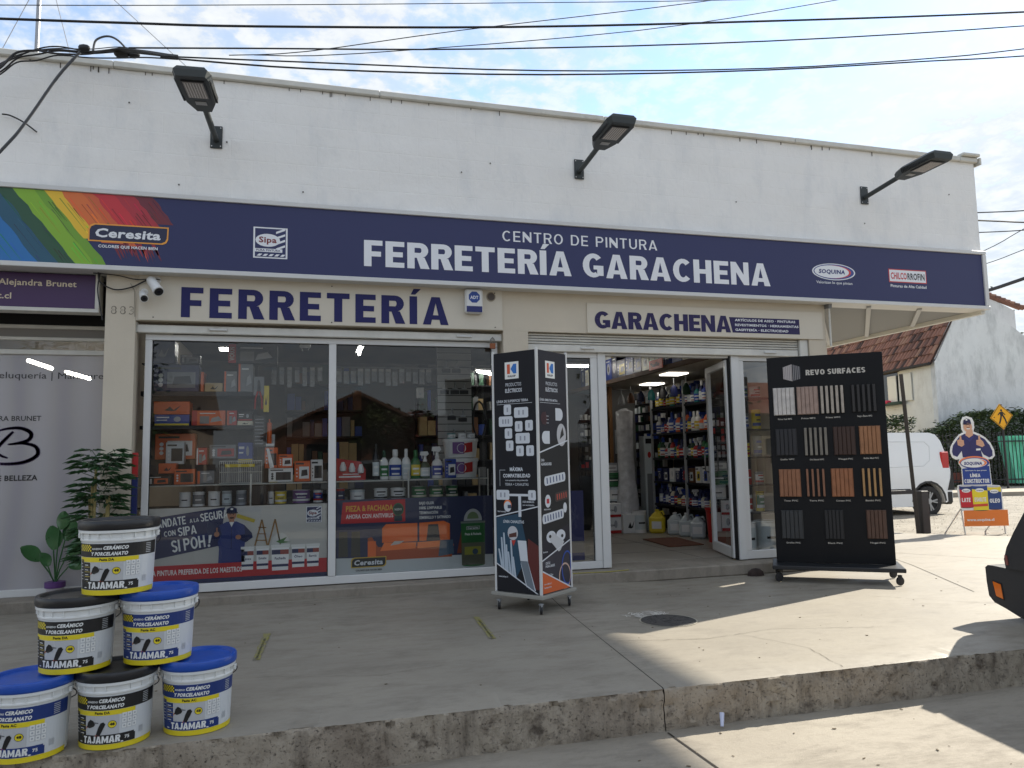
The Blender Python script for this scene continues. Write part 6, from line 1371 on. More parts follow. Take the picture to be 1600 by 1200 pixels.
# litter
t = thing('paper_tube', 'small white and blue paper scrap at the foot of the kerb', 'litter', (2.30,3.93,-.228)); b = MB(); b.tube([(0,0,.012),(.02,.03,.075)], [.009,.014], ink(190,196,220), 8); b.build('scrap', None, t)
b = MB(); rr = random.Random(31)
for k in range(60):
    x, y = rr.uniform(-1,5), rr.uniform(2.6,3.95); s_ = rr.uniform(.002,.007)
    b.box(-s_*1.6,-s_*.6,0,s_*1.6,s_*.6,s_*.5, mat('litter_brown', S(110,98,80), .9), Matrix.Translation((x,y,-.2275)) @ Matrix.Rotation(rr.uniform(0,3),4,'Z'))
for k in range(60):
    x, y = rr.uniform(-1,7), rr.uniform(4.2,7.2); s_ = rr.uniform(.002,.006)
    b.box(-s_,-s_,0,s_*1.5,s_,s_*.6, mat('litter_brown', (0,0,0)), Matrix.Translation((x,y,gz(x,y)+.001)) @ Matrix.Rotation(rr.uniform(0,3),4,'Z'))
tag(b.build('crumbs'), 'scattered dry leaf bits and crumbs on street and pavement', 'litter', kind='stuff')
t = thing('black_rag', 'dark crumpled rag against the step behind the sample board', 'rag', (4.75,7.28,.0)); b = MB(); b.lathe([(.10,0),(.09,.04),(.05,.07),(0,.08)], mat('rag_brown', S(52,40,36), .9, var=.3, vscale=20), n=10, ay=.6); b.build('rag_body', None, t)

# ================================================================ VEHICLES
def arc(cy, cz, r, a0, a1, n=9): return [(cy+r*math.cos(R(a0+(a1-a0)*k/n)), cz+r*math.sin(R(a0+(a1-a0)*k/n))) for k in range(n+1)]
def wheel(par, l, side, z, r, w=.2, rim='silver', spokes=5):
    """wheel in the x(length)-z plane; side = y of outer face, facing -y if negative side"""
    s = -1 if side < 0 else 1; M = Matrix.Translation((l,side,z)) @ Matrix.Rotation(R(90)*(1 if s < 0 else -1),4,'X')
    b = MB(); b.lathe([(r*.66,-w),(r*.92,-w),(r,-w*.85),(r,-w*.15),(r*.93,-.004),(r*.68,0),(r*.66,-.02)], mat('tyre_rubber', S(34,34,35), .75), M=M, n=36); wo_ = b.build('wheel', None, par); wo_.name = 'wheel'
    b = MB(); b.lathe([(r*.67,-.02),(r*.665,-.004),(r*.63,-.006),(r*.62,-.05),(0,-.06)], mat('wheel_rim_dark', S(60,60,62), .5, .4), M=M, n=36); b.build('rim', None, wo_)  # dark grey dish of the rim behind the spokes
    b = MB()
    for k in range(spokes):
        for d in (-.16,.16):
            a = 2*math.pi*k/spokes+d; c, s_ = math.cos(a), math.sin(a); q = Vector((-s_,c,0))*r*.035
            a0 = 2*math.pi*k/spokes; A = Vector((math.cos(a0),math.sin(a0),0))*r*.14; B = Vector((c,s_,0))*r*.64
            vs = [A-q+Vector((0,0,-.008)),A+q+Vector((0,0,-.008)),B+q*1.3+Vector((0,0,-.006)),B-q*1.3+Vector((0,0,-.006))]
            vs2 = [v-Vector((0,0,.03)) for v in vs]; P_s = [M @ v for v in vs+vs2]; b.add(P_s, [(0,1,2,3),(0,4,5,1),(1,5,6,2),(2,6,7,3),(3,7,4,0)], cm(rim,.3))
    b.lathe([(r*.18,-.03),(r*.18,-.005),(r*.08,0),(0,0)], cm(rim,.3), M=M, n=16); b.build('spokes', None, wo_)
def side_body(b, up, lo, W, belt, tum, m, topm=None):
    """car body: lower outline (l,z) at half width W, upper outline narrowing with height above the belt line"""
    def w(z): return W-max(0, z-belt)*tum
    for poly in (lo, up):
        if not poly: continue
        tr = tessellate_polygon([[Vector((p[0],p[1],0)) for p in poly]])
        for s in (-1,1):
            for t_ in tr: b.face([(poly[i][0], s*w(poly[i][1]), poly[i][1]) for i in t_], m)
        n = len(poly)
        for i in range(n):
            j = (i+1)%n; a, c = poly[i], poly[j]
            if abs(a[1]-belt) < 1e-6 and abs(c[1]-belt) < 1e-6: continue
            b.face([(a[0],-w(a[1]),a[1]),(c[0],-w(c[1]),c[1]),(c[0],w(c[1]),c[1]),(a[0],w(a[1]),a[1])], m, True)
M_van = mat('white_van_paint', S(222,226,230), .25, coat=.6); M_trim = mat('black_bumper_plastic', S(36,37,39), .6); M_tint = mat('dark_window_glass', S(22,26,30), .08, coat=.3)
van = thing('delivery_van', 'white panel van parked sideways behind the black sample board', 'van', (11.62,14.35,-.1), R(-3))
# local: length x from -2.1 (front) to 2.1 (rear), half width .9, centre at origin
lo = [(2.12,.38),(2.10,.98),(-2.05,.98),(-2.15,.75),(-2.15,.35),(-1.85,.25)]+arc(-1.35,.32,.39,180,0)+[(-.94,.22),(1.10,.22)]+arc(1.52,.32,.40,180,0)+[(1.94,.28)]
up = [(2.10,.98),(2.07,1.25),(1.97,1.62),(1.86,1.76),(1.70,1.80),(-.55,1.82),(-.9,1.76),(-1.45,1.2),(-2.05,.98)]
b = MB(); side_body(b, up, lo, .88, .98, .13, M_van); vb = b.build('body', None, van)
b = MB(); b.box(1.95,-.89,.24,2.15,.89,.55, M_trim, b=.05); b.prism([(2.00,.55),(2.165,.55),(2.165,.70),(2.12,1.02),(2.085,.80)], -.892, -.70, M_trim, 'y'); b.prism([(2.00,.55),(2.165,.55),(2.165,.70),(2.12,1.02),(2.085,.80)], .70, .892, M_trim, 'y'); b.build('rear_bumper', None, van)
b = MB(); b.box(-.92,-.893,.50,1.06,-.878,.60, M_trim, b=.006); b.build('side_moulding', None, van)
b = MB()
for s in (-1,1):
    pts = arc(1.52,.32,.44,180,0); pt2 = arc(1.52,.32,.395,180,0)
    for k in range(len(pts)-1): b.add([(pts[k][0],s*.884,pts[k][1]),(pts[k+1][0],s*.884,pts[k+1][1]),(pt2[k+1][0],s*.884,pt2[k+1][1]),(pt2[k][0],s*.884,pt2[k][1])],[(0,1,2,3)],M_trim)
b.build('wheel_arch', None, van)
b = MB(); b.box(1.12,-.72,.2,1.94,.72,.75, mat('wheel_well', S(12,12,13), .9)); b.box(-1.75,-.72,.2,-.95,.72,.75, mat('wheel_well', (0,0,0))); b.build('wheel_well', None, van)
b = MB(); 
def vrim(pts, off, w_, m): 
    n = len(pts)
    for i in range(n):
        j = (i+1)%n; a = Vector((pts[i][0], -(.88-max(0,pts[i][1]-.98)*.13)-off, pts[i][1])); c = Vector((pts[j][0], -(.88-max(0,pts[j][1]-.98)*.13)-off, pts[j][1])); b.tube([a,c], w_, m, 5)
vrim([(-.15,1.05),(1.45,1.08),(1.62,1.2),(1.66,1.5),(1.55,1.60),(-.15,1.62)], -.002, .008, mat('van_crease', S(196,200,204), .35)); vrim([(-.25,.62),(-.25,1.70)], -.001, .004, M_trim); b.build('panel_crease', None, van)
b = MB(); b.box(1.90,-.874,.93,2.10,-.78,1.38, mat('tail_lamp_red', S(176,24,30), .2, coat=.6), Matrix.Translation((0,0,0)), b=.02); b.build('tail_lamp', None, van); b = MB(); b.box(1.90,.78,.93,2.10,.874,1.38, mat('tail_lamp_red', (0,0,0)), b=.02); b.build('tail_lamp', None, van)
b = MB(); b.lathe([(.085,0),(.085,.004),(.078,.006),(0,.006)], M_van, M=Matrix.Translation((1.15,-.879,.86)) @ Matrix.Rotation(R(90),4,'X'), n=20); b.build('fuel_cap', None, van)
b = MB(); b.prism([(-.62,1.02),(-1.42,1.02),(-1.40,1.18),(-.93,1.68),(-.62,1.70)], -.875, -.80, M_tint, 'y'); b.build('front_side_window', None, van)
wheel(van, 1.52, -.885, .32, .325); wheel(van, -1.35, -.885, .32, .325); wheel(van, 1.52, .885, .32, .325); wheel(van, -1.35, .885, .32, .325)
# dark off-roader at the right picture edge: local x = towards its nose
suv = thing('parked_suv', 'front corner of a black off road car with orange side marker at the right edge', 'car', (6.08,2.45,-.232), R(90))
M_suv = mat('black_car_paint', S(20,21,23), .22, coat=.7); M_cap = mat('bumper_cap_plastic', S(46,47,50), .62, var=.06, vscale=40, bump=.1, bscale=300)
def yz(y, z): return (y-2.45, z+.232)
lo = [yz(4.42,.06),yz(4.50,.30),yz(4.60,.42),yz(4.61,.52),yz(4.56,.62),yz(4.49,.74),yz(4.43,.85),yz(4.2,.90),yz(.6,.90),yz(.45,.6),yz(.45,.1)]+[yz(*q) for q in arc(1.15,.16,.44,205,-25)][0:0]+arc(1.15-2.45,.40,.44,200,-20)+[yz(1.7,.05),yz(2.9,.05)]+arc(3.45-2.45,.40,.45,200,-20)
up = [yz(4.2,.90),yz(3.1,1.02),yz(2.75,1.50),yz(2.55,1.60),yz(.75,1.60),yz(.55,1.50),yz(.6,.90)]
b = MB(); side_body(b, up, lo, .86, .9+.232, .12, M_suv); b.build('body', None, suv)
cap = [yz(4.815,.385),yz(4.812,.28),yz(4.80,.17),yz(4.755,.125),yz(4.66,.095),yz(4.53,.045),yz(4.40,.045),yz(4.40,.40),yz(4.63,.40),yz(4.74,.405),yz(4.79,.405)]
b = MB(); b.prism(cap, -.885, .885, M_cap, 'y'); b.build('front_bumper', None, suv)
b = MB(); b.prism([yz(4.62,.401),yz(4.63,.47),yz(4.60,.56),yz(4.53,.68),yz(4.40,.88),yz(4.30,.88),yz(4.30,.401)], .855, .90, M_cap, 'y'); b.build('fender_flare', None, suv); b = MB(); b.prism([yz(4.62,.401),yz(4.63,.47),yz(4.60,.56),yz(4.53,.68),yz(4.40,.88),yz(4.30,.88),yz(4.30,.401)], -.90, -.855, M_cap, 'y'); b.build('fender_flare', None, suv)
b = MB(); b.prism([yz(4.752,.285),yz(4.685,.272),yz(4.672,.165),yz(4.73,.178)], .8855, .892, mat('amber_lens', S(226,112,20), .15, coat=.5), 'y'); b.build('side_marker', None, suv); b = MB(); b.prism([yz(4.762,.295),yz(4.677,.280),yz(4.662,.155),yz(4.738,.168)], .8851, .888, INK_k, 'y'); b.build('marker_frame', None, suv)
b = MB(); b.tube([(4.61-2.45,.90,.60+.232-.1),(4.60-2.45,.902,.66)], .012, ink(120,60,50), 6); b.build('turn_lamp_edge', None, suv)
b = MB(); b.prism([yz(3.05,1.06),yz(2.72,1.46),yz(1.7,1.5),yz(1.7,1.06)], -.82, .82, M_tint, 'y', Matrix.Scale(1.03,4,(0,1,0))); b.prism([yz(1.6,1.06),yz(1.6,1.5),yz(.85,1.5),yz(.8,1.06)], -.82, .82, M_tint, 'y', Matrix.Scale(1.03,4,(0,1,0))); b.build('side_window', None, suv)
b = MB(); b.box(3.35-2.45,.90,1.26,3.5-2.45,1.10,1.42, M_cap, b=.03); b.build('door_mirror', None, suv)
b = MB(); b.box(-1.8,-.7,.3,1.5,.7,.8, mat('wheel_well', (0,0,0))); b.build('underbody', None, suv)
for l in (1.0,-1.3):
    for s in (-.87,.87): wheel(suv, l, s, .385, .385, .24)
# grey pickup parked behind the viewer, seen mirrored in the panes
pk = thing('parked_pickup', 'grey pickup truck mirrored in the right display pane', 'pickup', (2.1,-4.0,-.225))
M_pk = mat('grey_pickup_paint', S(120,124,128), .25, .3, coat=.5)
lo = [(-2.5,.45),(-2.5,1.0),(2.1,1.0),(2.45,.9),(2.52,.5),(2.3,.35)]+arc(1.5,.38,.42,0,180)+[(1.0,.32),(-1.1,.32)]+arc(-1.55,.38,.42,0,180)+[(-2.1,.4)]
up = [(-.9,1.0),(-.75,1.55),(.35,1.60),(1.15,1.05),(2.1,1.0)]
b = MB(); side_body(b, up, lo, .9, 1.0, .2, M_pk); b.build('body', None, pk)
b = MB(); b.prism([(-.72,1.06),(-.62,1.48),(.28,1.52),(.85,1.08)], -.86, .86, M_tint, 'y', Matrix.Scale(1.02,4,(0,1,0))); b.build('side_window', None, pk)
b = MB(); b.box(-1.9,-.7,.3,1.9,.7,.75, mat('wheel_well', (0,0,0))); b.build('underbody', None, pk)
for l in (1.5,-1.55):
    for s in (-.9,.9): wheel(pk, l, s, .37, .37, .22)

# ================================================================ SIDE STREET: POST, CUT-OUT, SIGN, FENCE, HEDGE, HOUSE
M_post = mat('dark_post_metal', S(44,42,44), .6, .1, var=.08, vscale=10)
t = thing('gate_post', 'black metal post with a thick foot and one side rail beside the sample board', 'post', (9.95,10.42,-.062))
part('post', lambda b: b.tube([(9.91,10.42,-.06),(9.78,10.42,2.60)], .042, M_post, 4, smooth=False), par=t)
part('foot_post', lambda b: b.box(9.965,10.36,-.06,10.12,10.48,.64, M_post, Matrix.Translation((0,0,0)), b=.01), par=t)
part('side_rail', lambda b: b.box(8.4,10.40,.595,9.86,10.44,.66, M_post, b=.006), par=t)
part('inner_post', lambda b: b.box(8.38,10.38,-.06,8.44,10.46,1.4, M_post), par=t)
# cut-out of a smiling painter
cu = thing('advertising_cutout', 'flat cut out of a painter in navy overalls giving two thumbs up above paint cans', 'sign', (10.671,9.865,-.06), YAW*-1)
k_ = .001895*1.04
cv = lambda X, Y: ((X-915)*k_, (1098-Y)*k_*.975)
p = Print(.0012); WH = ink(224,226,228); NVY = ink(44,44,98); NVD = ink(34,34,78); SKN = ink(206,160,134); 
out = [(850,100),(815,112),(798,150),(800,210),(812,238),(775,258),(735,300),(700,355),(690,405),(705,450),(735,468),(765,462),(752,500),(765,520),(775,540),(775,680),(732,685),(725,730),(745,880),(755,900),(1080,905),(1095,895),(1090,760),(1095,730),(1078,690),(1015,685),(1008,500),(1000,470),(1030,468),(1058,440),(1055,390),(1030,330),(985,280),(945,255),(895,232),(905,200),(905,150),(890,115)]
b = MB(); b.prism([cv(*q) for q in out], 0, .012, WH, 'y'); b.build('board', None, cu)
C = lambda pts, m, l: p.poly([cv(*q) for q in pts], m, l)
C([(775,272),(820,250),(850,262),(890,250),(935,270),(985,300),(1020,350),(1040,400),(1038,440),(1010,455),(965,430),(945,395),(955,450),(790,450),(785,395),(745,445),(712,430),(705,400),(715,350)],NVY,1)
C([(840,215),(888,215),(890,262),(855,285),(825,262)],SKN,2); p.ell(*cv(850,192),36*k_,44*k_,SKN,3,22)
C([(812,172),(818,135),(845,120),(872,130),(882,165),(850,158)],NVD,4); p.ell(*cv(845,168),36*k_,6*k_,ink(24,24,56),5,14); p.ell(*cv(843,132),9*k_,7*k_,WH,5.5,12)
p.ell(*cv(852,208),17*k_,5*k_,WH,5,12); p.ell(*cv(852,199),15*k_,3*k_,ink(90,60,48),5,10); p.ell(*cv(836,184),4*k_,3*k_,INK_k,5,8); p.ell(*cv(866,184),4*k_,3*k_,INK_k,5,8); C([(850,186),(858,200),(846,200)],ink(180,130,106),4.5)
for s, X in ((1,782),(-1,938)):
    C([(X-26,345),(X-30,305),(X-10,296),(X+26,305),(X+28,345),(X+5,360)] if s > 0 else [(X-28,345),(X-26,305),(X+12,300),(X+30,320),(X+40,352),(X+20,366)],SKN,3); C([(X-8,305),(X-8,268),(X+6,264),(X+10,305)],SKN,3.5)
    for q in range(3): p.line(*cv(X-22,318+12*q),*cv(X+22,316+12*q),.002,ink(160,116,96),4.4)
C([(905,378),(942,376),(942,392),(905,394)],WH,2); p.line(*cv(858,290),*cv(860,448),.003,NVD,2); C([(825,262),(855,300),(890,262),(895,280),(856,318),(818,278)],ink(54,54,116),3)
p.ell(*cv(880,500),128*k_,58*k_,ink(232,130,80),4,30,0,math.pi); p.ell(*cv(884,500),120*k_,46*k_,ink(44,60,140),5,30); p.ell(*cv(878,498),108*k_,38*k_,WH,6,30); p.ell(*cv(900,498),84*k_,30*k_,ink(232,130,80),6.5,26); p.ell(*cv(868,498),96*k_,33*k_,WH,7,28)
p.text('SOQUINA',*cv(868,515),26*k_,ink(36,44,120),w=150*k_,align='c',bold=.05,shear=.15,layer=8)
C([(778,545),(1003,525),(1006,680),(780,680)],ink(32,62,140),3); p.text('Valorizan lo que pintan',*cv(885,566),9*k_,WH,w=180*k_,align='c',bold=.02,layer=8)
btext(p,'LÍNEA',*cv(880,618),28*k_,WH,w=84*k_,s=.24,align='c',layer=5); btext(p,'CONSTRUCTOR',*cv(890,668),34*k_,WH,w=204*k_,s=.24,align='c',layer=5)
for (x0,x1,y0,y1,c,cp,wd,wc) in ((740,850,690,870,(190,30,48),(30,52,110),'LATEX',WH),(968,1082,700,888,(34,62,120),(220,200,60),'OLEO',WH),(842,970,688,895,(226,206,50),(40,66,130),'ESMALTE',WH)):
    l = 6 if wd == 'ESMALTE' else 4
    C([(x0,y0),(x1,y0+4),(x1,y1),(x0+4,y1)],ink(*c),l); p.ell(*cv((x0+x1)/2,y1-2),(x1-x0)/2*k_,8*k_,ink(60,60,62),l-.4,16); C([(x0,y0),(x1,y0),(x1,y0+45),(x0,y0+30)],ink(*cp),l+.5); p.ell(*cv((x0+x1)/2,y0),(x1-x0)/2*k_,7*k_,ink(190,190,196),l+.7,16); p.ell(*cv((x0+x1)/2,y0+40),36*k_,16*k_,WH,l+.9,18); p.text('Soquina',*cv((x0+x1)/2,y0+46),10*k_,ink(40,50,120),w=52*k_,align='c',bold=.03,layer=l+1.4)
    btext(p,'LATEX' if wd == 'LATEX' else 'OLEO' if wd == 'OLEO' else 'ESMALTE',*cv((x0+x1)/2,y0+135),34*k_,wc,w=(x1-x0)*.74*k_,s=.26,align='c',layer=l+1.4)
C([(845,845),(965,840),(965,862),(845,866)],ink(200,70,50),7.2)
p.build('figure_print', cu, plane_map((0,-.0003,0),(1,0,0),(0,0,1)))
b = MB(); b.box(*[v for v in (cv(765,1030)[0],-.004,cv(765,1028)[1])],cv(1125,900)[0],.008,cv(765,895)[1],ink(224,122,50)); b.build('orange_foot_panel', None, cu)
p = Print(.001); p.text('www.soquina.cl',*cv(783,985),22*k_,WH,w=225*k_,bold=.04,layer=2); p.build('foot_lettering', cu, plane_map((0,-.0045,0),(1,0,0),(0,0,1)))
for X0, X1 in ((748,772),(1085,1112)):
    b = MB(); b.tube([(*[cv(X0,880)[0]],.018,cv(0,880)[1]),(cv(X1,1090)[0],.06 if X0 > 900 else .03,0)], .011, mat('leg_white_tube', S(190,192,196), .4, .3), 8); b.build('stand_leg', None, cu)
    b = MB(); b.tube([(cv(X0,880)[0],.018,cv(0,880)[1]),(cv(X0,1080)[0],.5,0)], .011, mat('leg_white_tube', (0,0,0)), 8); b.build('rear_strut', None, cu)

ps = thing('pedestrian_sign', 'yellow diamond warning sign with a walking figure on a dark pole', 'road sign', (21.80,19.15,.06), YAW*-1)
hs = .40; ys = .018
b = MB(); b.prism([(0,-hs*1.05),(hs*.93,0),(0,hs*1.05),(-hs*.93,0)], -.006, .002, mat('sign_yellow', S(232,168,20), .4), 'y', Matrix.Translation((0,0,2.30)) @ Matrix.Rotation(R(-6),4,'Y')); b.build('plate', None, ps)
p = Print(.002); K2 = INK_k; q = lambda pts: [(a*.62, b_*.62) for a, b_ in pts]
for a, c_ in (((0,-.385),(.345,0)),((.345,0),(0,.385)),((0,.385),(-.345,0)),((-.345,0),(0,-.385))): p.line(*a,*c_,.014,K2,2)
p.ell(.02,.20,.035,.035,K2,2,14); p.poly([(-.05,.15),(.05,.16),(.07,.02),(-.03,.0)],K2,2); p.line(.05,.02,.10,-.10,.05,K2,2.3); p.line(.10,-.10,.12,-.24,.045,K2,2.5); p.line(-.01,.02,-.06,-.12,.05,K2,2.7); p.line(-.06,-.12,-.11,-.22,.045,K2,2.9); p.line(.04,.15,.12,.04,.03,K2,3.1); p.line(-.03,.14,-.11,.06,.03,K2,3.3); p.ell(-.24,.0,.02,.02,K2,2,10)
p.build('walking_figure', ps, (lambda M: (lambda u,v,hh: M @ Vector((u,-.0065-hh,v))))(Matrix.Translation((0,0,2.30)) @ Matrix.Rotation(R(-6),4,'Y')))
b = MB(); b.tube([(.05,.03,0),(.02,.03,2.7)], .035, M_post, 10); b.build('pole', None, ps)

# fence of spiked bars along the far sidewalk
fe = thing('iron_fence', 'black iron fence with pointed bars in front of the hedge', 'fence', tuple(far(0,3.0,.06)))
M_fe = mat('fence_black', S(26,26,28), .5)
base = Vector(fe.location); mb_ = MB(); mb_.box(-.012,-.006,0,.012,.006,1.72, M_fe); mb_.add([(-.03,-.006,1.70),(.03,-.006,1.70),(0,0,1.84),(.03,.006,1.70),(-.03,.006,1.70)], [(0,1,2),(1,3,2),(3,4,2),(4,0,2)], M_fe); first = mb_.build('fence_bar', None, fe)
n_ = 0
for k in range(-34, 84):
    o = first if n_ == 0 else first.copy()
    if n_: COL.objects.link(o); o.parent = fe
    n_ += 1; pos = dR*(k*.13); o.location = pos; o.rotation_euler = (0,0,R(-10.5))
for z in (.22,1.5): part('rail', lambda b: b.box(-4.5,-.02,z,11,.02,z+.04, M_fe, Matrix.Translation(base) @ Matrix.Rotation(R(-10.5),4,'Z')), par=fe)
# teal container and a red-brown box behind the bars
t = thing('teal_container', 'faded teal ribbed container behind the black fence at the right edge', 'container', tuple(far(4.05,3.08,.06)))
q0 = Matrix.Translation(Vector(t.location)) @ Matrix.Rotation(R(-10.5),4,'Z')
M_teal = mat('teal_paint', S(120,222,188), .6, var=.12, vscale=3)
part('box_side', lambda b: b.prism([(-.05,1.70),(3.0,1.72),(3.0,.1),(.25,.1)], -.0, .4, M_teal, 'y', q0), par=t)
for k in range(12): part('rib', lambda b: b.prism([(-.03+.25*k+(.0),1.69),(.05+.25*k,1.69),(.05+.25*k+.02,.12),(-.01+.25*k+.02,.12)] if k > 1 else [(-.03+.25*k,1.69),(.05+.25*k,1.69),(.05+.25*k+.14,.5),(-.01+.25*k+.14,.5)], -.035, -.001, M_teal, 'y', q0), par=t)
t = thing('brown_crate', 'low reddish brown crate behind the fence bars', 'crate', tuple(far(2.1,3.5,.06))); part('crate_body', lambda b: b.box(-.1,-.1,.15,.55,.3,.48, mat('rust_brown', S(110,58,46), .7), Matrix.Translation(Vector(t.location)) @ Matrix.Rotation(R(-10.5),4,'Z'), b=.01), par=t)
# hedges made of leaf-sized faces
M_hd = mat('hedge_leaf', S(58,74,40), .55, var=.45, vscale=6); M_hl = mat('hedge_leaf_light', S(84,100,54), .5, var=.35, vscale=6); M_tw = mat('twig_brown', S(58,48,38), .9)
def foliage(b, n, fn, size, mats, rr):
    for _ in range(n):
        c = fn(); a, e = rr.uniform(0,6.28), rr.uniform(-.9,1.3); u_ = Vector((math.cos(a),math.sin(a),math.sin(e)*.6)).normalized(); w_ = u_.cross(Vector((rr.uniform(-1,1),rr.uniform(-1,1),1))).normalized(); s_ = size*rr.uniform(.6,1.4)
        m_ = mats[0] if rr.random() < .7 else mats[1]
        b.add([c-u_*s_, c+w_*s_*.45, c+u_*s_, c-w_*s_*.45], [(0,1,2,3)], m_)
def hedge(name, label, s0, s1, t0, t1, z0, top, n, seed):
    rr = random.Random(seed); t = thing(name, label, 'hedge', tuple(far((s0+s1)/2,(t0+t1)/2,.05))); o_ = Vector(t.location); b = MB()
    def fn():
        s = rr.uniform(s0,s1); d = rr.random(); h_ = top(s)*(1+.12*fnoise(s*2.1,seed)+.05*fnoise(s*7,seed))
        z = h_*(1-(rr.random()**2.2)); tt = t0+(t1-t0)*rr.random()**1.6
        return far(s, tt, z0+max(.02,z)+rr.uniform(-.05,.1))-o_
    foliage(b, n, fn, .065, (M_hd, M_hl), rr); b.build('foliage', None, t, recalc=False)
    b = MB(); 
    for k in range(int((s1-s0)*6)):
        s = s0+(s1-s0)*(k+.5)/((s1-s0)*6); b.tube([far(s,(t0+t1)/2,.02)-o_, far(s+rr.uniform(-.1,.1),(t0+t1)/2,z0+top(s)*.8)-o_], .02, M_tw, 4)
    b.box(0,0,0,.01,.01,.01, M_tw); b.build('stems', None, t)['kind'] = 'stuff'
hedge('hedge','dark hedge behind the fence, rising to the right behind the yellow sign',1.0,11,3.95,5.1,.05,lambda s: 1.65+.9*max(0,min(1,(s-1.6)/2.2)),20000,3)
hedge('hedge','dark clipped hedge under the shuttered window',-9,.9,3.15,4.4,.05,lambda s: 2.25+.15*math.sin(s*1.3),16000,4)

# house with tiled roof and tall gable wall
hs0 = Vector((22.66,22.49,0)); Mh = Matrix(((dR.x,dL.x,0,hs0.x),(dR.y,dL.y,0,hs0.y),(0,0,1,0),(0,0,0,1)))   # local: x along gable, y along the left wall
house = thing('neighbour_house', 'whitewashed house with red clay tile roof and tall stained gable wall', 'house', (hs0.x,hs0.y,0))
M_hw = mat('whitewash_wall', S(226,225,218), .85, var=.05, vscale=1.3, bump=.8, bscale=9, stain=(S(200,196,186), 1.7, .5, .8, (1,1,.7)))
M_hg = mat('stained_gable_wall', S(218,220,220), .85, var=.06, vscale=1.1, bump=.9, bscale=7, stain=(S(172,175,175), 1.7, .46, .74, (1.4,1.4,.5)))
# gable plane (local y=0), outline (x,z)
pk_x = 1.60; rl = lambda x: 4.64+(6.40-4.64)/.93*(x-.05); 
gab = [(0,0),(9.0,0),(9.0,2.0),(5.5,4.18),(3.65,5.56),(2.05,6.76),(1.30,7.0),(.98,6.40),(.05,4.64),(0,4.6)]
part('gable_wall', lambda b: b.prism(gab, 0, .25, M_hg, 'y', Mh), par=house)
part('front_wall', lambda b: b.prism([(.251,0),(10,0),(10,4.66),(.251,4.66)], 0, .25, M_hw, 'x', Mh), par=house)
part('plinth', lambda b: None) if False else None
rf = part('roof', lambda b: b.prism([(-.12,4.50),(-.05,4.64),(.98,6.40),(1.30,7.0),(1.36,6.96),(5.5,4.1),(5.5,4.0),(.3,4.5)], .252, 10, mat('roof_underlay', S(70,44,34), .9), 'y', Mh), par=house)
part('rake_coping', lambda b: [b.tube([Mh @ Vector((x0,.1,z0+.03)), Mh @ Vector((x1,.1,z1+.03))], .05, M_hg, 6) for (x0,z0,x1,z1) in ((.05,4.66,1.30,7.02),(1.30,7.02,5.5,4.20))], par=house)
part('gutter', lambda b: b.tube([Mh @ Vector((-.20,.02,4.53)), Mh @ Vector((-.20,10,4.53))], .055, M_post, 8), par=house)
# clay tiles: one curved piece, copied along the visible slope
M_tl = [mat('clay_tile_%d' % i, S(*c), .8, var=.2, vscale=6, stain=(S(70,52,44), 3, .55, .8, (1,1,1))) for i, c in enumerate(((140,100,84),(126,90,76),(106,76,66),(150,114,94),(74,56,50)))]
sl_v = Vector((1.10,0,1.88+.0)).normalized(); L_s = .46
protos = []
for i in range(5):
    b = MB(); n = 6; vs = []
    for e, (rad_, dz) in enumerate(((.092,.028),(.074,.0))):
        for k in range(n+1): a = math.pi*k/n; vs.append((e*L_s, -rad_*math.cos(a), rad_*math.sin(a)*1.15+dz))
    for e, (rad_, dz) in enumerate(((.074,.020),(.056,-.006))):
        for k in range(n+1): a = math.pi*k/n; vs.append((e*L_s, -rad_*math.cos(a), rad_*math.sin(a)*1.15+dz))
    m_ = n+1; fs = [(k,k+1,m_+k+1,m_+k) for k in range(n)]+[(2*m_+k,2*m_+k+1,k+1,k) for k in range(n)]
    b.add(vs, fs, M_tl[i], True); protos.append(b.build('tile', None, rf, recalc=False))
nrow, ncol = 6, 42; used = [0]*5; rr = random.Random(77)
Rt = Matrix.Identity(3)
ex = (dR*sl_v.x+Vector((0,0,sl_v.z))); ey = dL.copy(); ez = ex.cross(ey).normalized()
e0 = Vector((-.14,0,4.50))
cnt = 0
for rI in range(nrow):
    for cI in range(ncol):
        if cnt >= 290: break
        i = rr.choice((0,0,0,1,1,2,3,4)); src = protos[i]; o = src if not used[i] else src.copy()
        if used[i]: COL.objects.link(o); o.parent = rf
        used[i] += 1; cnt += 1
        lx = Mh @ (e0+sl_v*(rI*.40)+Vector((0,.12+cI*.225,0))) + ez*(.02+rr.uniform(0,.012))
        rz_ = Matrix((ex, ey, ez)).transposed() @ Matrix.Rotation(R(rr.uniform(-2.5,2.5)),3,'Z')
        o.matrix_parent_inverse = Matrix.Identity(4); o.location = lx-Vector(house.location); o.rotation_euler = rz_.to_euler()
for i in range(5):
    if not used[i]: bpy.data.objects.remove(protos[i])
# valley tiles between the columns and the ridge side, joined
b = MB()
for cI in range(43):
    a = Mh @ (e0+Vector((0,.01+cI*.225,0))); c = a+ex*2.6; w_ = dL*.06
    b.add([a-w_+ez*.012, a+w_+ez*.012, c+w_+ez*.012, c-w_+ez*.012],[(0,1,2,3)], M_tl[4])
b.v = [(v[0]-house.location[0], v[1]-house.location[1], v[2]) for v in b.v]; b.build('valley_tiles', None, rf, recalc=False)['kind'] = 'stuff'
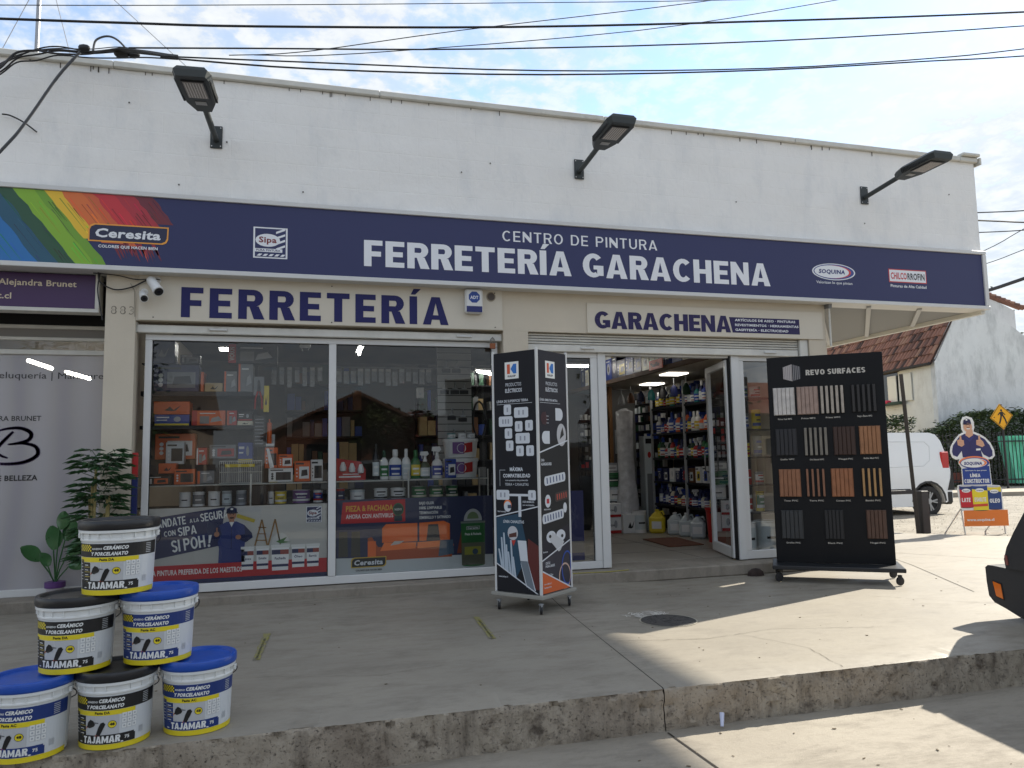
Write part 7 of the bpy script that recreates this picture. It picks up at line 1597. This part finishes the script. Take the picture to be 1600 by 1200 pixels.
# window with shutters and flower box on the front wall (local x=0, y along)
wd = part('window', lambda b: b.box(-.01,2.30,3.30,.03,3.35,4.47, M_tint, Mh), par=house)
part('window_frame', lambda b: (b.box(-.05,2.20,4.47,.02,3.45,4.60, mat('old_wood_lintel', S(96,84,70), .8), Mh), b.box(-.04,3.30,3.30,.02,3.40,4.469, M_hw, Mh)), par=wd) if False else part('lintel', lambda b: b.box(-.05,2.20,4.47,.02,3.45,4.56, mat('old_wood_lintel', S(96,84,70), .8), Mh), par=house)
for y0, y1 in ((2.36,2.95),(1.38,2.02)): part('shutter', lambda b: b.box(-.07,y0,3.27,-.03,y1,4.34, mat('cream_shutter', S(222,220,208), .6), Mh, b=.01), par=house)
part('flower_box', lambda b: b.box(-.30,1.85,3.16,-.02,3.30,3.27, mat('green_box', S(38,62,50), .7), Mh), par=house)
part('red_flowers', lambda b: b.box(-.32,2.62,3.20,-.12,3.35,3.36, mat('flower_red', S(190,40,70), .7, var=.3, vscale=20), Mh, b=.05), par=house)
# higher wing behind
part('rear_wing', lambda b: b.prism([(3.0,2.0),(7.50,2.0),(7.46,7.50),(6.3,8.08),(3.0,9.3)], 5.0, 6.2, M_hg, 'y', Mh), par=house)
wc_ = part('wing_coping', lambda b: b.tube([Mh @ Vector((3.0,5.0,9.38)), Mh @ Vector((7.72,5.0,7.62))], .11, M_tl[1], 7), par=house)
for k in range(16): part('coping_tile', lambda b: b.lathe([(.10,0),(.13,.30)], M_tl[(k*3)%4], M=Matrix.Translation(Mh @ Vector((4.3+.22*k,4.98,8.93-.082*k))) @ Matrix.Rotation(R(100),4,'Y'), n=8), par=house)
# lower cream house visible just past the corner under the canopy
t = thing('distant_house', 'small cream house with dark eaves just past the corner of the shop', 'house', (14.0,26,0)); part('wall', lambda b: b.box(13.2,26,-.2,18.5,33,5.6, mat('cream_house_wall', S(206,190,150), .8)), par=t); part('eave', lambda b: b.prism([(12.9,5.6),(18.9,5.6),(15.9,7.4)], 25.6, 33.4, mat('dark_eave', S(64,60,58), .8), 'y'), par=t)

# ================================================================ WIRES
G1 = 'overhead wires crossing above the shop'
def wire(lab, y, pts, r, name='overhead_wire', group=G1, sub=4): cable(name, lab, [(x, y+(0.0), z) for x, z in pts], r, 'wire', group, sub)
wire('thin topmost wire across the upper picture edge', 4.0, [(-3.5,3.24),(-1.41,3.54),(-.24,3.72),(1.18,3.95),(2.67,4.2),(6,4.8)], .0022)
wire('thick highest black wire crossing the whole sky', 4.0, [(-3.5,3.25),(-1.41,3.47),(-.85,3.53),(-.24,3.60),(1.17,3.80),(2.9,4.09),(5.08,4.48),(8,5.05)], .0062)
wire('upper of three wires leaving the cable bundle to the right', 6.5, [(-1.37,4.71),(-.38,4.84),(1.65,5.11),(4.7,5.61),(8.23,6.29),(12,7.1)], .0068)
wire('middle of three wires leaving the cable bundle to the right', 6.5, [(-1.13,4.67),(.15,4.78),(2.22,4.97),(4.69,5.31),(6.77,5.69),(8.2,6.0),(12,6.9)], .0065)
wire('lowest of three wires leaving the cable bundle to the right', 6.5, [(-1.13,4.66),(.15,4.72),(2.22,4.93),(4.68,5.29),(6.77,5.66),(8.19,5.91),(12,6.65)], .0075)
wire('thin slanting wire rising from the bundle, left one', 6.52, [(-.6,4.76),(.04,4.88),(1.41,5.27),(3.97,5.95),(8,7.1)], .004)
wire('thin slanting wire rising from the bundle, right one', 6.54, [(-.4,4.80),(.48,4.93),(3.23,5.54),(5.45,6.18),(9,7.3)], .004)
cable('service_cable', 'grey cable running diagonally down across the upper wall at the left', [(-1.83,6.9,4.83),(-1.99,6.9,4.59),(-2.21,6.9,4.17),(-2.39,6.9,3.89),(-3.1,6.9,2.9)], .012, 'cable', m=mat('grey_cable', S(70,72,76), .6))
for k, (dz, dy_, r_) in enumerate(((0,0,.010),(.020,.02,.006),(-.022,-.02,.008),(.034,.03,.004),(-.038,.02,.006),(-.012,.04,.007))):
    rr = random.Random(k); J = lambda: rr.uniform(-.032,.032)
    cable('bundle_cable', ['thickest cable in the tangled bundle at the top left','second cable of the tangled bundle, just above the thickest','third cable of the bundle, just below the thickest','thin uppermost cable of the bundle','thin lowest cable of the bundle','rearmost cable of the bundle'][k],
      [(-2.75,7.1+dy_,4.52+dz*2),(-2.49,7.1+dy_,4.72+dz*1.5),(-2.37,7.1+dy_,4.84+dz+J()),(-2.22,7.1+dy_,4.885+dz+J()),(-2.06,7.1+dy_,4.935+dz+J()),(-1.81,7.1+dy_,4.95+dz+J()*.5),(-1.55,7.0+dy_,4.945+dz+J()),(-1.30,6.8+dy_,4.85+dz+J()*.5),(-1.0,6.52,4.69+dz*.5)], r_, 'cable', 'tangled cables at the parapet corner')
cable('loop_cable', 'grey cable arching above the bundle', [(-1.78,7.1,4.96),(-1.76,7.1,5.06),(-1.67,7.1,5.11),(-1.58,7.1,5.08),(-1.48,7.1,4.97)], .009, 'cable', m=mat('grey_cable', (0,0,0)))
for k, (x, z, s_) in enumerate(((-1.54,4.95,1.3),(-1.84,4.955,.9),(-1.44,4.945,.9))):
    t = thing('cable_clamp', ['largest black clamp on the cable bundle','black clamp left of the arching cable','small black clamp right of the largest one'][k], 'clamp', (x,7.06,z)); b = MB(); b.lathe([(.015,-.05*s_),(.032*s_,-.035*s_),(.036*s_,0),(.028*s_,.035*s_),(.012,.05*s_)], M_cab, M=Matrix.Rotation(R(80),4,'Y'), n=10); b.build('clamp_body', None, t)
cable('wall_cable', 'short black cable end on the upper wall at the left edge', [(-2.55,7.38,4.42),(-2.48,7.36,4.405),(-2.38,7.37,4.36),(-2.28,7.40,4.29)], .007)
t = thing('antenna_mast', 'thin grey mast with guy wires standing behind the parapet', 'mast', (-3.12,10,4.62)); part('mast_tube', lambda b: b.tube([(-3.13,10,4.62),(-3.12,10,8.2)], .025, mat('mast_grey', S(150,152,156), .5, .5), 8), par=t)
for (x0,z0,x1,z1) in ((-3.12,7.3,-3.46,6.42),(-3.0,7.3,-2.74,6.3),(-3.12,7.9,-1.5,6.45)): part('guy_wire', lambda b: b.tube([(x0,10,z0),(x1+(x1-x0)*.6,10,z1+(z1-z0)*.6)], .005, mat('mast_grey', (0,0,0)), 5), par=t)
for k, (a, c_, r_) in enumerate((((24.9,10.28),(29,10.78),.022),((24.9,10.0),(29,10.2),.03),((24.9,9.56),(29,10.05),.02),((24.8,8.72),(29,10.75),.016),((24.8,8.25),(29,9.7),.016),((24.6,7.16),(29,8.5),.075))):
    wire('%s wire in the sky right of the shop corner' % ['topmost thin','second highest','third highest thin','fourth','fifth','thick lowest'][k], 22.0+.1*k, [(a[0]-8,a[1]-(c_[1]-a[1])*1.6),(a[0],a[1]),((a[0]+c_[0])/2,(a[1]+c_[1])/2-.03),(c_[0],c_[1])], r_, 'distant_wire', 'wires in the sky right of the shop')

# ================================================================ BEYOND THE FRAME: an added board to shade the pavement and what the panes mirror
t = thing('added_shade_board', 'large added board on two posts, unseen beyond the right picture edge, shading the pavement', 'shade_panel', (16.1,5.0,-.06))  # made-up blocker out of view, added to shade the left pavement and kerb
part('panel', lambda b: b.box(16.0,4.6,9.97,16.2,11.0,15.6, mat('shade_board_grey', S(150,150,148), .7)), par=t)
for y in (4.6,3.2): part('post', lambda b: b.tube([(16.12,y,-.06),(16.12,y if y > 4 else 4.4,9.8)], .14, M_post, 12), par=t)
part('beam', lambda b: b.box(16.02,4.2,9.72,16.18,11.0,9.969, M_post), par=t)
def simple_house(x0, x1, y, dep, eave, ridge, wall, roof, lab, win=True, gable=True):
    t = thing('street_house', lab, 'house', ((x0+x1)/2,y,-.2))
    m = mat('house_wall_%d' % (sum(wall)), S(*wall), .8, var=.08, vscale=2); mr = mat('house_roof_%d' % sum(roof), S(*roof), .8, var=.15, vscale=4)
    part('wall', lambda b: b.box(x0,y-dep,-.23,x1,y,eave, m) if not gable else b.prism([(x0,-.23),(x1,-.23),(x1,eave),((x0+x1)/2,ridge-.1),(x0,eave)], y-dep, y, m, 'y'), par=t)
    def rf_(b):
        xm = (x0+x1)/2
        if gable:
            for s in (-1,1):
                a = xm+s*(x1-x0)/2; b.prism([(xm,ridge),(a+s*.5,eave-.28),(a+s*.5,eave-.16),(xm,ridge+.12)], y-dep-.3, y+.5, mr, 'y')
        else:
            b.prism([(y+.5,eave-.05),(y-dep/2,ridge),(y-dep-.5,eave-.05)], x0-.4, x1+.4, mr, 'x')
    part('roof', rf_, par=t)
    if win:
        for k in range(2):
            xx = x0+(x1-x0)*(.28+.40*k); part('window', lambda b: b.box(xx-.5,y,.9,xx+.5,y+.02,2.0, M_tint), par=t)
simple_house(-.9,5.3,-15,9,2.5,3.95,(128,84,62),(120,84,66),'brown gabled house mirrored beside the window mullion')
simple_house(6.0,11,-17,8,2.6,4.1,(70,66,66),(60,58,60),'dark grey gabled house mirrored in the right pane')
simple_house(15,24,-15,8,3.2,5.0,(150,140,120),(120,70,54),'cream house across the street', gable=False)
simple_house(-14,-4,-16,8,3.0,4.8,(140,126,110),(110,96,84),'low house across the street at the left', gable=False)
simple_house(-30,-16,-14,8,3.4,5.4,(150,150,146),(110,66,52),'whitish house across the street at the far left', gable=False)
t = thing('yard_fence', 'slatted yard fence across the street', 'fence', (0,-11,-.2)); part('fence_panel', lambda b: [b.box(-20+.35*k,-11.05,-.2,-19.75+.35*k,-11,1.3, mat('fence_wood', S(110,96,84), .8)) for k in range(130)], par=t)['kind'] = 'stuff'
def tree(x, y, h_, r_, lab, col=(60,78,42), seed=1, n=3500):
    rr = random.Random(seed); t = thing('street_tree', lab, 'tree', (x,y,-.2)); b = MB(); b.tube([(0,0,0),(.1,0,h_*.35),(.05,.1,h_*.7)], [.2,.14,.06], M_tw, 8)
    for k in range(6): a = k*1.05; b.tube([(.08,0,h_*(.35+.04*k)),(r_*.5*math.cos(a),r_*.5*math.sin(a),h_*(.6+.04*k))], [.07,.03], M_tw, 6)
    b.build('trunk', None, t); b = MB()
    cl_ = [Vector((rr.gauss(0,r_*.5),rr.gauss(0,r_*.5),h_*.68+rr.gauss(0,r_*.42))) for _ in range(26)]
    def fn():
        c = rr.choice(cl_); return c+Vector((rr.gauss(0,r_*.2),rr.gauss(0,r_*.2),rr.gauss(0,r_*.17)))
    ml = mat('tree_leaf_%d' % sum(col), S(*col), .55, var=.4, vscale=3); foliage(b, n, fn, .13, (ml, M_hl), rr); b.build('crown', None, t, recalc=False)
tree(5.0,-13.4,3.9,1.0,'reddish leaved tree mirrored in the right pane',(110,58,44),2)
tree(2.9,-14.3,4.3,.8,'light green tree mirrored beside the mullion',(90,96,50),3)
tree(-7,-12.8,6.5,2.2,'round green tree across the street at the left',(62,80,44),4); tree(14.5,-12.5,7,2.4,'tall green tree across the street at the right',(62,80,44),5); tree(-16,-12,7,2.4,'broad green tree far across the street',(62,80,44),6)
tree(30,30,9,3,'green tree beyond the side street',(60,80,42),8)
# hairline cracks and scuffs in the pavement
def crack(pts, w=.0022, seed=1):
    rr = random.Random(seed); b = MB(); P_ = [Vector(q) for q in pts]; out = []
    for a, c in zip(P_, P_[1:]):
        n = max(2, int((c-a).length/.05))
        for k in range(n): t = k/n; out.append(a+(c-a)*t+Vector((rr.uniform(-.012,.012),rr.uniform(-.012,.012))))
    out.append(P_[-1])
    for a, c in zip(out, out[1:]):
        d = (c-a).normalized(); q = Vector((-d.y,d.x))*w*rr.uniform(.4,1.3)
        b.face([(a.x-q.x,a.y-q.y,gz(a.x,a.y)+.003),(c.x-q.x,c.y-q.y,gz(c.x,c.y)+.003),(c.x+q.x,c.y+q.y,gz(c.x,c.y)+.003),(a.x+q.x,a.y+q.y,gz(a.x,a.y)+.003)])
    struct(b.build('pavement_crack', mat('crack_dark', S(74,68,60), .95), recalc=False))
crack([(2.2,5.1),(2.8,4.95),(3.4,5.05),(4.3,4.8)], .0018, 1); crack([(-.4,7.25),(.3,7.3),(.9,7.22),(1.8,7.28)], .003, 2); crack([(3.1,5.0),(3.3,4.5),(3.2,4.03)], .0014, 3)
crack([(5.0,5.9),(5.6,5.3),(6.2,4.9)], .0016, 4); crack([(-.2,5.0),(.5,4.8),(.9,4.9)], .0012, 5)
# small flaws of the upper wall: patches, plugged holes and a dirty gap above the sign
rr = random.Random(44); M_hole = mat('plugged_hole', S(96,92,88), .9)
for k in range(9):
    x, z = rr.uniform(-2.3,8), rr.uniform(3.9,4.8); part('plugged_hole', lambda b: b.lathe([(.008,0),(.008,.004),(0,.004)], M_hole, M=Matrix.Translation((x,7.414,z)) @ Matrix.Rotation(R(90),4,'X'), n=8))
for k in range(0):
    x, z = rr.uniform(-2.3,8), rr.uniform(3.9,4.75); w_ = rr.uniform(.04,.12)
    part('chipped_plaster', lambda b: b.prism([(x+w_*math.cos(a*.8975)*s9, z+w_*.5*math.sin(a*.8975)*s9) for a, s9 in enumerate((1,.8,.95,.75,1,.85,.9))], 7.410, 7.42, mat('raised_plaster', S(226,226,222), .85)))
def dirty(b):
    x = -2.7
    while x < 8.3:
        L_ = rr.uniform(.05,.3)
        if rr.random() < (.85 if x < 1 else .4): b.box(x,7.395,3.7955,x+L_,7.415,3.7955+rr.uniform(.004,.012 if x < 0 else .007), mat('dirty_gap', S(92,84,74), .95))
        x += L_
part('gap_dirt', dirty)['kind'] = 'stuff'
